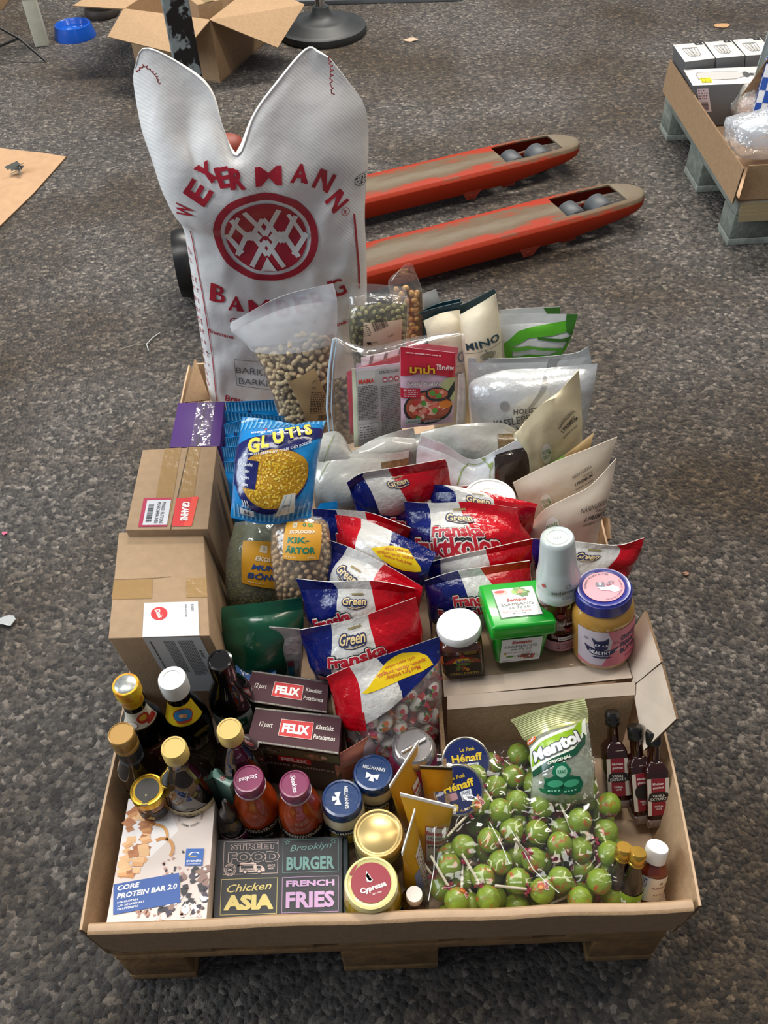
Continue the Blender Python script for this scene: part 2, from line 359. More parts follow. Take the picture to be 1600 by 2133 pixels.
# ------------------------------------------------------------------ bags and pouches
def cat_rom(P, t):
    n = len(P)-1
    if n == 0: return P[0]
    x = min(max(t, 0), 1)*n; i = min(int(x), n-1); f = x-i
    p1, p2 = P[i], P[i+1]; p0 = P[i-1] if i > 0 else p1*2-p2; p3 = P[i+2] if i+2 <= n else p2*2-p1
    return .5*((2*p1)+(p2-p0)*f+(2*p0-5*p1+4*p2-p3)*f*f+(3*p1-p0-3*p2+p3)*f**3)
class Pouch:
    """rows of room points from the bottom of the bag to its top, each row from left to right"""
    def __init__(s, rows, thick, nu=22, nv=26, wr=.0025, seed=0, seal=(.05, .08), back=.6, vs=None, open_top=0, side=3.0, wscale=26, flat_bottom=False, straight=False):
        s.nu, s.nv = nu, nv; G = []
        rr = [[cat_rom([Vector(p) for p in r], k/6) for k in range(7)] for r in rows]; dd = [0]
        for a, b in zip(rr, rr[1:]): dd.append(dd[-1]+max(1e-4, sum((p-q).length for p, q in zip(a, b))/7))
        vs = [x/dd[-1] for x in dd]
        ip = (lambda P, t: cat_rom(P, t))
        cols = []
        for i in range(nu+1): cols.append([ip([Vector(p) for p in r], i/nu) for r in rows])
        for j in range(nv+1):
            v = j/nv
            if vs:
                k = max(q for q in range(len(vs)-1) if vs[q] <= v+1e-9); tv = (k+(v-vs[k])/(vs[k+1]-vs[k]))/(len(vs)-1)
            else: tv = v
            G.append([ip(cols[i], tv) for i in range(nu+1)])
        s.W = sum((G[j][i+1]-G[j][i]).length for j in range(nv+1) for i in range(nu))/(nv+1)
        s.H = sum((G[j+1][i]-G[j][i]).length for j in range(nv) for i in range(nu+1))/(nu+1)
        N = []
        for j in range(nv+1):
            row = []
            for i in range(nu+1):
                du = G[j][min(i+1, nu)]-G[j][max(i-1, 0)]; dv = G[min(j+1, nv)][i]-G[max(j-1, 0)][i]; row.append(du.cross(dv).normalized())
            N.append(row)
        s.F, s.B = [], []
        for j in range(nv+1):
            fr, br = [], []
            for i in range(nu+1):
                u, v = i/nu, j/nv; pu = max(0, 1-abs(2*u-1)**side)**.6
                if v < seal[0]: pv = 0
                elif v > 1-seal[1]: pv = open_top
                else:
                    q = (v-seal[0])/(1-seal[0]-seal[1]); lo = min(1, q/.22) if seal[0] > 0 or not flat_bottom else 1; hi = min(1, (1-q)/.3)
                    pv = math.sin(lo*PI/2)**.8*max(open_top, math.sin(hi*PI/2)**.9)
                    if flat_bottom: pv = max(open_top, math.sin(hi*PI/2)**.9)
                h = thick*pu*pv; q = G[j][i]; n = N[j][i]; S = seed*7.3
                k = wscale; a = noise.noise(Vector((u*s.W*k+S, v*s.H*k*1.3, S)))+.5*noise.noise(Vector((u*s.W*k*2.3+S, v*s.H*k*2, S+5)))
                rd = 1-abs(noise.noise(Vector((u*s.W*k*.8+S, v*s.H*k*.5, S+9))))*2.2
                edge = .35+.65*min(1, max(pv, .3)); hw = wr*(a*.9+rd*.7)*edge*(1 if pv > .02 else .25)
                fr.append(q+n*(h*(1-back*.5)+hw)); br.append(q-n*(h*back*.6+.0012-hw*.2 if pv > .02 else .0012-hw))
            s.F.append(fr); s.B.append(br)
        s.NF = []
        for j in range(nv+1):
            row = []
            for i in range(nu+1):
                du = s.F[j][min(i+1, nu)]-s.F[j][max(i-1, 0)]; dv = s.F[min(j+1, nv)][i]-s.F[max(j-1, 0)][i]; row.append(du.cross(dv).normalized())
            s.NF.append(row)
        s.sl = [s.W*i/nu for i in range(1, nu)]; s.tl = [s.H*j/nv for j in range(1, nv)]
    def at(s, x, t):
        u = min(max(x/s.W, 0), 1)*s.nu; v = min(max(t/s.H, 0), 1)*s.nv; i = min(int(u), s.nu-1); j = min(int(v), s.nv-1); a, b = u-i, v-j
        def L(A): return (A[j][i]*(1-a)+A[j][i+1]*a)*(1-b)+(A[j+1][i]*(1-a)+A[j+1][i+1]*a)*b
        return L(s.F), L(s.NF).normalized()
    def build(s, mb, mfn, v0=0, v1=1, bfn=None, front=True, back=True, cap=True):
        """faces whose row lies in [v0, v1); mfn(u, v) -> material"""
        nu, nv = s.nu, s.nv; j0, j1 = round(v0*nv), round(v1*nv); vs, fs, ms = [], [], []; W = nu+1
        for j in range(j0, j1+1): vs += s.F[j]
        for j in range(j0, j1+1): vs += s.B[j]
        o = (j1-j0+1)*W
        for j in range(j1-j0):
            for i in range(nu):
                m = mfn((i+.5)/nu, (j+j0+.5)/nv); q = j*W+i
                if front: fs.append((q, q+1, q+W+1, q+W)); ms.append(m)
                if back: fs.append((o+q+1, o+q, o+q+W, o+q+W+1)); ms.append(bfn((i+.5)/nu, (j+j0+.5)/nv) if bfn else m)
            for i in (0, nu):
                q = j*W+i; m = mfn(i/nu, (j+j0+.5)/nv); fs.append((q, q+W, o+q+W, o+q) if i == 0 else (q, o+q, o+q+W, q+W)); ms.append(m)
        if cap and j0 == 0:
            for i in range(nu): fs.append((i, o+i, o+i+1, i+1)); ms.append(mfn(.5, 0))
        if cap and j1 == nv:
            for i in range(nu): q = (j1-j0)*W+i; fs.append((q, q+1, o+q+1, o+q)); ms.append(mfn(.5, 1))
        mb.add(vs, fs, ms, True)
def to_px(p):
    d = p-CAM; z = d.dot(_f); return (800+FPX*d.dot(_r)/z, 1066.5-FPX*d.dot(_u)/z)
def finder(s):
    """where on a bag's face (s, t) a mark seen at a place of the photograph lies"""
    G = [(to_px(s.F[j][i]), i, j) for j in range(s.nv+1) for i in range(s.nu+1)]
    def inv(px, py):
        _, i, j = min(((q[0]-px)**2+(q[1]-py)**2, i, j) for q, i, j in G); x, y = s.W*i/s.nu, s.H*j/s.nv; e = .004
        for _ in range(4):
            a = to_px(s.at(x, y)[0]); b = to_px(s.at(min(x+e, s.W), y)[0]); c = to_px(s.at(x, min(y+e, s.H))[0])
            xx, xy, yx, yy = (b[0]-a[0])/e, (b[1]-a[1])/e, (c[0]-a[0])/e, (c[1]-a[1])/e; det = xx*yy-xy*yx
            if abs(det) < 1e-3: break
            dx, dy = px-a[0], py-a[1]; x += max(-.02, min(.02, (dx*yy-dy*yx)/det)); y += max(-.02, min(.02, (xx*dy-xy*dx)/det))
            x = max(0, min(s.W-e, x)); y = max(0, min(s.H-e, y))
        return x, y
    return inv
from mathutils.bvhtree import BVHTree
class Proj:
    """print laid on a bag's face as a flat picture pressed onto it: x across, y up in the plane (ex, ey)"""
    def __init__(s, surf, ex, ey, step=.007):
        s.ex = Vector(ex).normalized(); s.ey = Vector(ey).normalized(); s.n = s.ex.cross(s.ey); nu = surf.nu
        vs = [p for r in surf.F for p in r]; fs = []
        for j in range(surf.nv):
            for i in range(nu): q = j*(nu+1)+i; fs += [(q, q+1, q+nu+2), (q, q+nu+2, q+nu+1)]
        s.bvh = BVHTree.FromPolygons(vs, fs); s.nf = surf.NF; s.surf = surf
        xs = [v.dot(s.ex) for v in vs]; ys = [v.dot(s.ey) for v in vs]
        s.sl = [min(xs)+k*step for k in range(1, int((max(xs)-min(xs))/step)+1)]; s.tl = [min(ys)+k*step for k in range(1, int((max(ys)-min(ys))/step)+1)]
        s.dn = sum(v.dot(s.n) for v in vs)/len(vs)
    def at(s, x, y):
        o = s.ex*x+s.ey*y+s.n*(s.dn+1); l, n, i, d = s.bvh.ray_cast(o, -s.n)
        if l is None: l, n, i, d = s.bvh.find_nearest(s.ex*x+s.ey*y+s.n*s.dn)
        return l, s.n
    def inv(s, px, py):
        d = _r*((px-800)/FPX)-_u*((py-1066.5)/FPX)+_f; l, n, i, k = s.bvh.ray_cast(CAM, d.normalized())
        if l is None: t = (s.dn-CAM.dot(s.n))/d.dot(s.n); l = CAM+d*t
        return l.dot(s.ex), l.dot(s.ey)
def pouch(name, label, cat, rows, thick, mfn, dec=None, group=None, seal_part=True, bfn=None, seal_name='top_seal', **k):
    s = Pouch(rows, thick, **k); mf = mfn if callable(mfn) else (lambda u, v: mfn)
    base = (Vector(rows[0][0])+Vector(rows[0][-1]))/2; root = thing(name, label, cat, base, group=group)
    st = k.get('seal', (.05, .08))[1]; vc = round((1-st)*s.nv)/s.nv if seal_part and st > 0 else 1
    mb = MB(); s.build(mb, mf, 0, vc, bfn, cap=True)
    D = Decal() if dec else None
    if dec: D.inv = finder(s); dec(D, s.W, s.H); bake(D, mb, s, eps=.0005)
    mb.obj('bag_film' if name.endswith('bag') else 'pouch_film', root, off=base)
    if vc < 1:
        m2 = MB(); s.build(m2, mf, vc, 1, bfn)
        if dec:
            pass
        m2.obj(seal_name, root, off=base)
    root['_surf'] = 0; del root['_surf']
    return root, s, base
# ================================================================== the setting
mb = MB(); mb.add([(-7, -3, 0), (8, -3, 0), (8, 9, 0), (-7, 9, 0)], [(0, 1, 2, 3)], asphalt(), False)
structure(mb.obj('floor'))

# ------------------------------------------------------------------ pallet truck
M_RED = mat('truck_red', '8a2812', .6, noise_amt=.35, noise_scale=14, hex2='7c3322')
def worn():
    if 'worn_fork' in MATS: return MATS['worn_fork']
    m = mat('worn_fork', 'c04a30', .6, spec=.2); nt = m.node_tree; b = nt.nodes['Principled BSDF']; L = nt.links.new
    tc = nt.nodes.new('ShaderNodeTexCoord'); sp = nt.nodes.new('ShaderNodeSeparateXYZ'); L(tc.outputs['Object'], sp.inputs[0])
    n = nt.nodes.new('ShaderNodeTexNoise'); n.inputs['Scale'].default_value = 9; n.inputs['Detail'].default_value = 7; n.inputs['Roughness'].default_value = .65
    mp = nt.nodes.new('ShaderNodeMapping'); mp.inputs['Scale'].default_value = (.35, 1.6, 1); L(tc.outputs['Object'], mp.inputs[0]); L(mp.outputs[0], n.inputs['Vector'])
    ab = nt.nodes.new('ShaderNodeMath'); ab.operation = 'ABSOLUTE'; L(sp.outputs[1], ab.inputs[0])
    r = nt.nodes.new('ShaderNodeMath'); r.operation = 'MULTIPLY_ADD'; r.inputs[1].default_value = -4.2; r.inputs[2].default_value = .27; L(ab.outputs[0], r.inputs[0])
    tip = nt.nodes.new('ShaderNodeMapRange'); tip.inputs[1].default_value = -.34; tip.inputs[2].default_value = 0; tip.inputs[3].default_value = 0; tip.inputs[4].default_value = .30; L(sp.outputs[0], tip.inputs[0])
    top = nt.nodes.new('ShaderNodeMapRange'); top.inputs[1].default_value = .075; top.inputs[2].default_value = .088; top.inputs[3].default_value = -.32; top.inputs[4].default_value = 0; L(sp.outputs[2], top.inputs[0])
    s1 = nt.nodes.new('ShaderNodeMath'); L(r.outputs[0], s1.inputs[0]); L(n.outputs['Fac'], s1.inputs[1])
    s2 = nt.nodes.new('ShaderNodeMath'); L(s1.outputs[0], s2.inputs[0]); L(tip.outputs[0], s2.inputs[1])
    s3 = nt.nodes.new('ShaderNodeMath'); L(s2.outputs[0], s3.inputs[0]); L(top.outputs[0], s3.inputs[1])
    cr = nt.nodes.new('ShaderNodeValToRGB'); cr.color_ramp.elements[0].position = .52; cr.color_ramp.elements[0].color = srgb('93290f'); cr.color_ramp.elements[1].position = .60; cr.color_ramp.elements[1].color = srgb('5f4c3a')
    e = cr.color_ramp.elements.new(.82); e.color = srgb('6e6455'); L(s3.outputs[0], cr.inputs[0]); L(cr.outputs[0], b.inputs['Base Color']); return m
M_ROLL = mat('roller_rubber', '484d52', .55, noise_amt=.2, noise_scale=50)
truck = thing('pallet_truck', 'red hand pallet truck with worn forks on the asphalt behind the malt sack', 'pallet truck', (.045, 1.90, 0))
ang = math.atan2(.36, .933); TR = Matrix.Rotation(ang, 4, 'Z')
for tip in ((1.262, 2.205), (1.122, 2.562)):
    mb = MB(); m = worn()
    cs = [(-.078, .034), (-.080, .070), (-.078, .082), (-.070, .089), (-.056, .091), (0, .092), (.056, .091), (.070, .089), (.078, .082), (.080, .070), (.078, .034)]
    xs = [-1.25, -.9, -.6, -.36, -.305, -.30, -.2, -.09, -.085, -.055, -.03, -.012, -.002]; sc_ = [1, 1, 1, 1, 1, 1, .99, .90, .88, .78, .62, .40, .12]
    vs = []; fs = []
    for x, k in zip(xs, sc_):
        for (y, z) in cs:
            zz = z if x < -.09 else .034+(z-.034)*(1-.12*max(0, (x+.09)/.09)) 
            if z < .05 and x > -.3: zz = .034+.030*min(1, (x+.3)/.3)
            vs.append((x, y*(k if x > -.3 else 1), zz))
    n = len(cs)
    for i in range(len(xs)-1):
        for j in range(n-1):
            if 5 <= i <= 7 and j in (4, 5): continue
            fs.append((i*n+j, (i+1)*n+j, (i+1)*n+j+1, i*n+j+1))
    mb.add(vs, fs, m, False)
    o = mb.obj('fork', truck, loc=(tip[0]-.045, tip[1]-1.90, 0)); o.rotation_euler = (0, 0, ang)
    sol = o.modifiers.new('s', 'SOLIDIFY'); sol.thickness = .006; sol.offset = 1; bv = o.modifiers.new('b', 'BEVEL'); bv.width = .003; bv.segments = 2; bv.limit_method = 'ANGLE'
    for x in (-.245, -.145):
        r = MB(); M = Matrix.Translation((x, 0, .050)) @ Matrix.Rotation(PI/2, 4, 'X')
        r.lathe([(.006, -.036), (.034, -.036), (.040, -.031), (.0405, 0), (.040, .031), (.034, .036), (.012, .036), (.006, .034)], M_ROLL, 28, M=M)
        ro = r.obj('load_roller', o, loc=(0, 0, 0))
    r = MB(); r.box((-.195, 0, .048), (.10, .012, .014), mat('link_metal', '6b6355', .5, .6)); r.box((-.195, .042, .045), (.16, .006, .03), M_RED); r.box((-.195, -.042, .045), (.16, .006, .03), M_RED)
    r.tube([(-.145, -.05, .043), (-.145, .05, .043)], .008, mat('axle_steel', '8a8a88', .35, .9)); r.tube([(-.245, -.05, .043), (-.245, .05, .043)], .008, MATS['axle_steel'])
    r.obj('roller_link', o)
    r = MB()
    for yy in (-.079, .079):
        r.sheet([(-.47, yy, .04), (-.455, yy, .012), (-.425, yy, .012), (-.40, yy, .04)][::-1], .006, M_RED); r.tube([(-.44, yy-.008, .024), (-.44, yy+.008, .024)], .006, M_RED)
        r.box((-.30, yy, .034), (.05, .006, .02), M_RED, bev=.002)
    r.obj('lug', o)
# pump body, mast and steering wheels at the heel of the forks (seen beside and through the notch of the sack)
mb = MB(); T2 = TR
def tl(x, y, z): v = TR @ Vector((x, y, 0)); return Vector((v.x, v.y, z))
mb.box((0.02, 0, .17), (.09, .50, .14), M_RED, M=TR, bev=.01); mb.box((0, 0, .30), (.16, .14, .14), M_RED, M=TR, bev=.02)
mb.lathe([(.0, .33), (.045, .33), (.045, .415), (.038, .44), (.02, .45), (0, .45)], M_RED, 24)
mb.obj('pump_body', truck)
for xx in (-.17, -.045):
    mb = MB(); M = Matrix.Translation((xx, -.03, .10)) @ Matrix.Rotation(math.radians(8), 4, 'Z') @ Matrix.Rotation(PI/2, 4, 'Y')
    mb.lathe([(.02, -.02), (.05, -.012), (.078, -.012), (.080, -.024), (.093, -.026), (.098, 0), (.093, .026), (.080, .024), (.078, .012), (.05, .012), (.02, .02)], M_BLACK, 36, M=M)
    mb.lathe([(.0, -.026), (.02, -.026), (.02, .026), (0, .026)], mat('hub_steel', '77787a', .35, .8), 16, M=M); mb.obj('steering_wheel', truck)
mb = MB(); mb.tube([(0, 0, .44), tl(-.10, .02, .44), tl(-.12, .03, .36)], .012, M_BLACK); mb.obj('pump_lever', truck)

# ------------------------------------------------------------------ post, table leg, tripod
M_PEEL = mat('peeling_paint', '16181a', .4, noise_amt=.9, noise_scale=11, hex2='7c8688'); MATS['peeling_paint'].node_tree.nodes['Color Ramp'].color_ramp.elements[0].position = .47; MATS['peeling_paint'].node_tree.nodes['Color Ramp'].color_ramp.elements[1].position = .50
M_PALEB = mat('pale_blue_paint', '9fb0b4', .5, noise_amt=.4, noise_scale=30, hex2='5a6468')
t = thing('steel_post', 'upright steel post with peeling black paint rising behind the malt sack', 'post', (-.262, 3.13, 0), (0, 0, .25))
mb = MB(); mb.box((0, 0, .75), (.085, .006, 1.5), M_PEEL); mb.box((-.045, .028, .75), (.006, .06, 1.5), M_PALEB); mb.box((.045, .028, .75), (.006, .06, 1.5), M_PEEL); mb.obj('channel', t)
mb = MB(); mb.box((0, .03, .005), (.16, .14, .01), M_PEEL, bev=.002); mb.obj('foot_plate', t)
M_CREAM = mat('cream_enamel', 'c9c7b4', .45, noise_amt=.12, noise_scale=30)
t = thing('table_leg', 'cream square steel table leg beside the blue bowl', 'table leg', (-1.045, 3.90, 0), (0, 0, .18))
mb = MB(); mb.box((0, 0, .20), (.058, .058, .40), M_CREAM, bev=.004); mb.obj('inner_tube', t)
mb = MB(); mb.box((0, 0, .52), (.078, .078, .64), M_CREAM, bev=.005); mb.box((.02, 0, .195), (.002, .002, .002), M_CREAM); mb.obj('outer_sleeve', t)
mb = MB(); mb.lathe([(0, -.012), (.011, -.012), (.011, 0), (0, 0)], mat('bolt_steel', '9a9a96', .3, .9), 10, M=Matrix.Translation((0, -.04, .27)) @ Matrix.Rotation(-PI/2, 4, 'X')); mb.obj('bolt', t)
mb = MB(); mb.tube([at(-30, 42, z=.17), at(40, 80, z=.09), at(95, 127, z=.006)], .006, M_BLACK); o1 = mb
mb.tube([at(-30, 108, z=.02), at(10, 92, z=.06), at(38, 80, z=.09)], .005, M_BLACK)
tag(mb.obj('tripod_stand', off=at(95, 127, z=0), loc=at(95, 127, z=0)), 'thin black folding tripod feet at the left edge near the table leg', 'tripod')

# ------------------------------------------------------------------ bowls
M_BLUE = mat('blue_plastic', '0f52b8', .3, coat=.3)
c = at(155, 66, z=.02); t = thing('pet_bowl', 'round blue plastic pet bowl on the asphalt beside the cream table leg', 'bowl', (c.x, c.y, 0))
mb = MB(); mb.lathe([(0, .012), (.05, .012), (.062, .022), (.068, .05), (.074, .056), (.080, .054), (.084, .04), (.094, .006), (.094, 0), (.088, 0)], M_BLUE, 40); mb.obj('bowl_body', t)
mb = MB(); mb.lathe([(0, .0125), (.05, .0125), (.0615, .022), (.064, .032)], mat('blue_glossy', '1a66cf', .15, coat=.6), 40); mb.obj('inner_dish', t)
c = at(212, 22, z=.02); t = thing('metal_bowl', 'shallow metal bowl with dark rubber base behind the blue pet bowl', 'bowl', (c.x, c.y, 0))
mb = MB(); mb.lathe([(0, .0), (.075, .0), (.082, .01), (.078, .035), (.07, .04)], mat('dark_rubber', '3d3531', .6), 36); mb.obj('rubber_base', t)
mb = MB(); mb.lathe([(.0, .03), (.05, .032), (.066, .045), (.076, .062), (.086, .066), (.088, .062), (.078, .05), (.072, .038)], mat('bright_steel', 'b9b6ae', .18, 1), 36); mb.obj('steel_dish', t)

# ------------------------------------------------------------------ open cardboard box behind the sack
cb = at(459, 173, z=0); t = thing('open_carton', 'open brown cardboard carton with flaps spread behind the sack', 'cardboard box', cb)
Z = .24; A = Vector((0, 0, 0)); Rr = Vector((.155, .40, 0)); Lf = Vector((-.37, .17, 0)); t2 = .005
def up(v, z): return Vector((v.x, v.y, z))
mb = MB()
mb.sheet([Lf, A, up(A, Z), up(Lf, Z)], t2, M_CARD); mb.sheet([A, Rr, up(Rr, Z), up(A, Z)], t2, M_CARD)
mb.sheet([Lf+Rr, Lf, up(Lf, Z), up(Lf+Rr, Z)], t2, M_CARD); mb.sheet([Rr, Lf+Rr, up(Lf+Rr, Z), up(Rr, Z)], t2, M_CARD)
mb.sheet([up(A, .006), up(Rr, .006), up(Lf+Rr, .006), up(Lf, .006)], t2, M_CARD2); mb.obj('carton_body', t)
def W_(px, py, z): return at(px, py, z=z)-cb
def flap(name, pts, parent, m=M_CARD, th=.004): MB().sheet(pts, th, m, M_CORR).obj(name, parent)
def facing(pts):
    P = [Vector(p) for p in pts]; n = (P[1]-P[0]).cross(P[2]-P[0]); return P
flap('flap', [up(A, Z), up(A, Z)+Vector((.25, .02, -.12)), up(A, Z)+Vector((.36, .25, -.04)), up(Rr, Z)], t)
flap('flap', [up(Lf, Z), up(Lf, Z)+Vector((-.05, -.15, -.05)), up(A, Z)+Vector((-.10, -.20, -.05)), up(A, Z)], t)
flap('flap', [up(Lf+Rr, Z), up(Lf+Rr, Z)+Vector((-.24, .02, .0)), up(Lf, Z)+Vector((-.20, .0, .02)), up(Lf, Z)], t)
flap('flap', [up(Rr, Z), up(Rr, Z)+Vector((.02, .22, .08)), up(Lf+Rr, Z)+Vector((-.02, .22, .08)), up(Lf+Rr, Z)], t)
c2 = cb+Vector((-.06, .27, .012)); tt = thing('small_carton', 'small sealed brown carton standing inside the open cardboard box', 'cardboard box', c2, (0, 0, .5))
mb = MB(); mb.box((0, 0, .115), (.11, .16, .23), M_CARD, bev=.003); mb.obj('carton_body', tt); mb = MB(); mb.box((0, 0, .2306), (.04, .16, .001), mat('packing_tape', '8f7a58', .3, coat=.3)); mb.obj('tape', tt)
# carton at the top left corner
mb = MB(); mb.box((0, 0, .16), (.30, .34, .32), M_CARD, bev=.003); c = at(-22, 30, z=0)
tag(mb.obj('carton', loc=(c.x-.10, c.y+.22, 0)), 'brown cardboard carton cut by the top left corner behind the table leg', 'cardboard box'); 

# ------------------------------------------------------------------ weighted stand, low rail
c = at(672, 68, z=0); t = thing('pole_base', 'round black weighted rubber base with chrome pole behind the sack', 'stand', (c.x, c.y, 0))
mb = MB(); mb.lathe([(0, 0), (.196, 0), (.200, .012), (.196, .030), (.170, .036), (.168, .039), (.148, .043), (.146, .046), (.126, .050), (.124, .053), (.10, .058), (.06, .066), (.042, .085), (.034, .11), (.0, .11)], mat('base_rubber', '35383a', .5, noise_amt=.2, noise_scale=20), 64); mb.obj('weighted_base', t)
mb = MB(); mb.lathe([(.022, .10), (.022, 1.1), (0, 1.1)], mat('chrome', 'c8cacc', .18, 1), 24); mb.obj('pole', t)
a, b = at(556, 14, z=0), at(962, 3, z=0); d = (b-a).normalized(); nrm = Vector((-d.y, d.x, 0))
t = thing('barrier_rail', 'low grey steel floor rail with a yellow end behind the round base', 'barrier', a, (0, 0, math.atan2(d.y, d.x)))
L_ = (b-a).length
mb = MB(); mb.box((.10+(L_-.10)/2, .06, .011), (L_-.10, .12, .022), mat('rail_grey', '6f747a', .5, noise_amt=.2, noise_scale=12), bev=.003); mb.obj('rail', t)
mb = MB(); mb.box((.049, .06, .0112), (.098, .12, .0224), mat('rail_yellow', 'd9b51e', .5, noise_amt=.3, noise_scale=25), bev=.003); mb.obj('yellow_end', t)

# ------------------------------------------------------------------ cardboard sheet with a ball of tape
P = [at(-60, 300, z=.004), at(30, 312, z=.012), at(90, 318, z=.008), at(138, 326, z=.006), at(70, 402, z=.006), at(0, 470, z=.006), at(-70, 530, z=.006)]
mb = MB(); mb.sheet(P[::-1], .004, mat('card_sheet', 'c09a76', .85, noise_amt=.12, noise_scale=30), M_CORR); cc = at(30, 390, z=0)
tag(mb.obj('cardboard_sheet', off=cc, loc=cc), 'flat tan cardboard sheet lying on the asphalt at the left edge', 'cardboard')
mb = MB(); R = random.Random(4); c = at(42, 360, z=.012)
for i in range(9):
    a = R.uniform(0, 6.28); r = R.uniform(.02, .042); p = Vector((r*math.cos(a)*1.3, r*math.sin(a)*.7, R.uniform(.0, .025)))
    q = Vector((-.3*p.x, -.3*p.y, R.uniform(.01, .03))); s_ = Vector((R.uniform(-.012, .012), R.uniform(-.012, .012), R.uniform(.004, .016)))
    mb.sheet([p, q, q+s_, p+s_*.9], .0006, mat('grey_tape', '777b78', .3, .3))
tag(mb.obj('tape_scrap', loc=c), 'crumpled grey tape scrap lying on the cardboard sheet', 'scrap')
def scrap(nm, lab, cat, px, py, r, m, seed, flat=.3, z=.004):
    R = random.Random(seed); p = at(px, py, z=0); n = 8; pts = [Vector((r*R.uniform(.7, 1.2)*math.cos(2*PI*k/n), r*R.uniform(.45, .8)*math.sin(2*PI*k/n), .002+R.uniform(0, r*flat))) for k in range(n)]
    mb = MB(); vs = pts+[Vector((0, 0, .003+r*flat*.5))]; vs += [v-Vector((0, 0, .0015)) for v in vs]; fs = [(k, (k+1) % n, n) for k in range(n)]+[((k+1) % n+n+1, k+n+1, 2*n+1) for k in range(n)]+[(k, k+n+1, (k+1) % n+n+1, (k+1) % n) for k in range(n)]
    mb.add(vs, fs, m, False); tag(mb.obj(nm, loc=p), lab, cat)
scrap('paper_scrap', 'pale crumpled paper scrap on the asphalt right of the round base', 'scrap', 855, 85, .030, mat('old_paper', 'b39c86', .8), 2)
scrap('cardboard_scrap', 'small tan cardboard scrap on the asphalt above the grey boxes', 'scrap', 1503, 55, .036, mat('tan_scrap', 'b08a62', .8), 5, .1)
scrap('plastic_scrap', 'crumpled clear plastic scrap on the asphalt at the left edge', 'scrap', 14, 1296, .026, mat('plastic_scrap', 'a9adad', .25, coat=.3), 7, .5)
scrap('pink_scrap', 'tiny pink plastic scrap on the asphalt at the left edge', 'scrap', 10, 1112, .008, mat('pink_scrap', 'c8607e', .5), 8)
scrap('pebble', 'small reddish pebble on the asphalt right of the peanut butter jar', 'stone', 1428, 1197, .008, mat('pebble', '94705a', .8), 9, .8)
mb = MB(); p = at(318, 712, z=0); mb.tube([Vector((-.004, -.045, .004)), Vector((-.012, -.02, .008)), Vector((.0, .012, .006)), Vector((.016, .035, .004))], .0012, mat('white_thread', 'c9cbc8', .6)); tag(mb.obj('white_thread', loc=p), 'short curled white plastic thread on the asphalt left of the sack', 'thread')
mb = MB(); p = at(278, 722, z=0); mb.tube([Vector((-.03, -.012, .003)), Vector((-.005, -.004, .006)), Vector((.02, .002, .005)), Vector((.045, .008, .003))], .001, mat('straw_thread', '9a968a', .7)); tag(mb.obj('straw', loc=p), 'thin straight grey straw on the asphalt farther left of the sack', 'straw')

# ------------------------------------------------------------------ pallet builder (short end towards -y, x across)
def pallet(name, label, loc, rz, m, m2):
    t = thing(name, label, 'pallet', loc, (0, 0, rz))
    R = random.Random(int(loc[0]*100)+7)
    for i, (x, wd) in enumerate(((.05, .1), (.4, .145), (.75, .1))):
        mb = MB(); mb.box((x, .6, .011), (wd, 1.2, .022), m, bev=.002); mb.obj('bottom_board', t)
        for y, ln in ((.0725, .145), (.6, .145), (1.1275, .145)):
            b = MB(); b.box((x, y, .061), (wd-R.uniform(0, .004), ln, .078), m2, bev=.0035); b.obj('block', t)
    for y in (.0725, .6, 1.1275): b = MB(); b.box((.4, y, .111), (.8, .145, .022), m, bev=.002); b.obj('cross_board', t)
    for x, wd in ((.0725, .145), (.2425, .10), (.4, .145), (.5575, .10), (.7275, .145)):
        b = MB(); b.box((x, .6, .133), (wd, 1.2, .022), m, bev=.002); b.obj('deck_board', t)
    return t
pallet('wooden_pallet', 'brown wooden pallet under the big cardboard tray of groceries', (.002, 0, 0), 0, M_WOOD, mat('pallet_block', '8f6c42', .85, noise_amt=.4, noise_scale=35, bump=.5, bump_scale=80))
# the right one: its short end runs along y from (1.476, 2.797) to (1.494, 1.997)
M_GR2 = mat('grey_block', '7e857c', .85, noise_amt=.35, noise_scale=35, bump=.5, bump_scale=80)
pallet('grey_pallet', 'weathered grey pallet under the cardboard tray at the right edge', (1.476, 2.797, 0), -PI/2+.022, M_WOODG, M_GR2)
RP = Matrix.Translation((1.476, 2.797, 0)) @ Matrix.Rotation(-PI/2+.022, 4, 'Z')    # local x along its end, y to the right
def rp(x, y, z): return RP @ Vector((x, y, z))
t = thing('cardboard_tray', 'shallow brown cardboard tray on the grey pallet holding grey boxes', 'cardboard tray', RP.translation+Vector((0, 0, .144)), (0, 0, -PI/2+.022))
def tray_panel(name, pts, parent, th=.005, m=None, e=None): MB().sheet(pts, th, m or M_CARD, e or M_CORR).obj(name, parent)
tray_panel('tray_bottom', [(0, 0, .006), (.8, 0, .006), (.8, 1.2, .006), (0, 1.2, .006)], t, m=M_CARD2)
_o = Vector((1.476, 2.797, .144)); _q = [at(1380, 190, z=.146), at(1525, 424, z=.146), at(1548, 352, z=.262), at(1395, 125, z=.262)]
_R = Matrix.Rotation(PI/2-.022, 4, 'Z'); tray_panel('side_panel', [_R @ (p-_o) for p in _q], t); tray_panel('side_panel', [(.8, 0, 0), (.8, 1.2, 0), (.8, 1.2, .105), (.8, 0, .11)], t)
tray_panel('side_panel', [(0, 1.2, 0), (0, 0, 0), (0, 0, .11), (0, 1.2, .105)], t); tray_panel('side_panel', [(.8, 1.2, 0), (0, 1.2, 0), (0, 1.2, .105), (.8, 1.2, .105)], t)
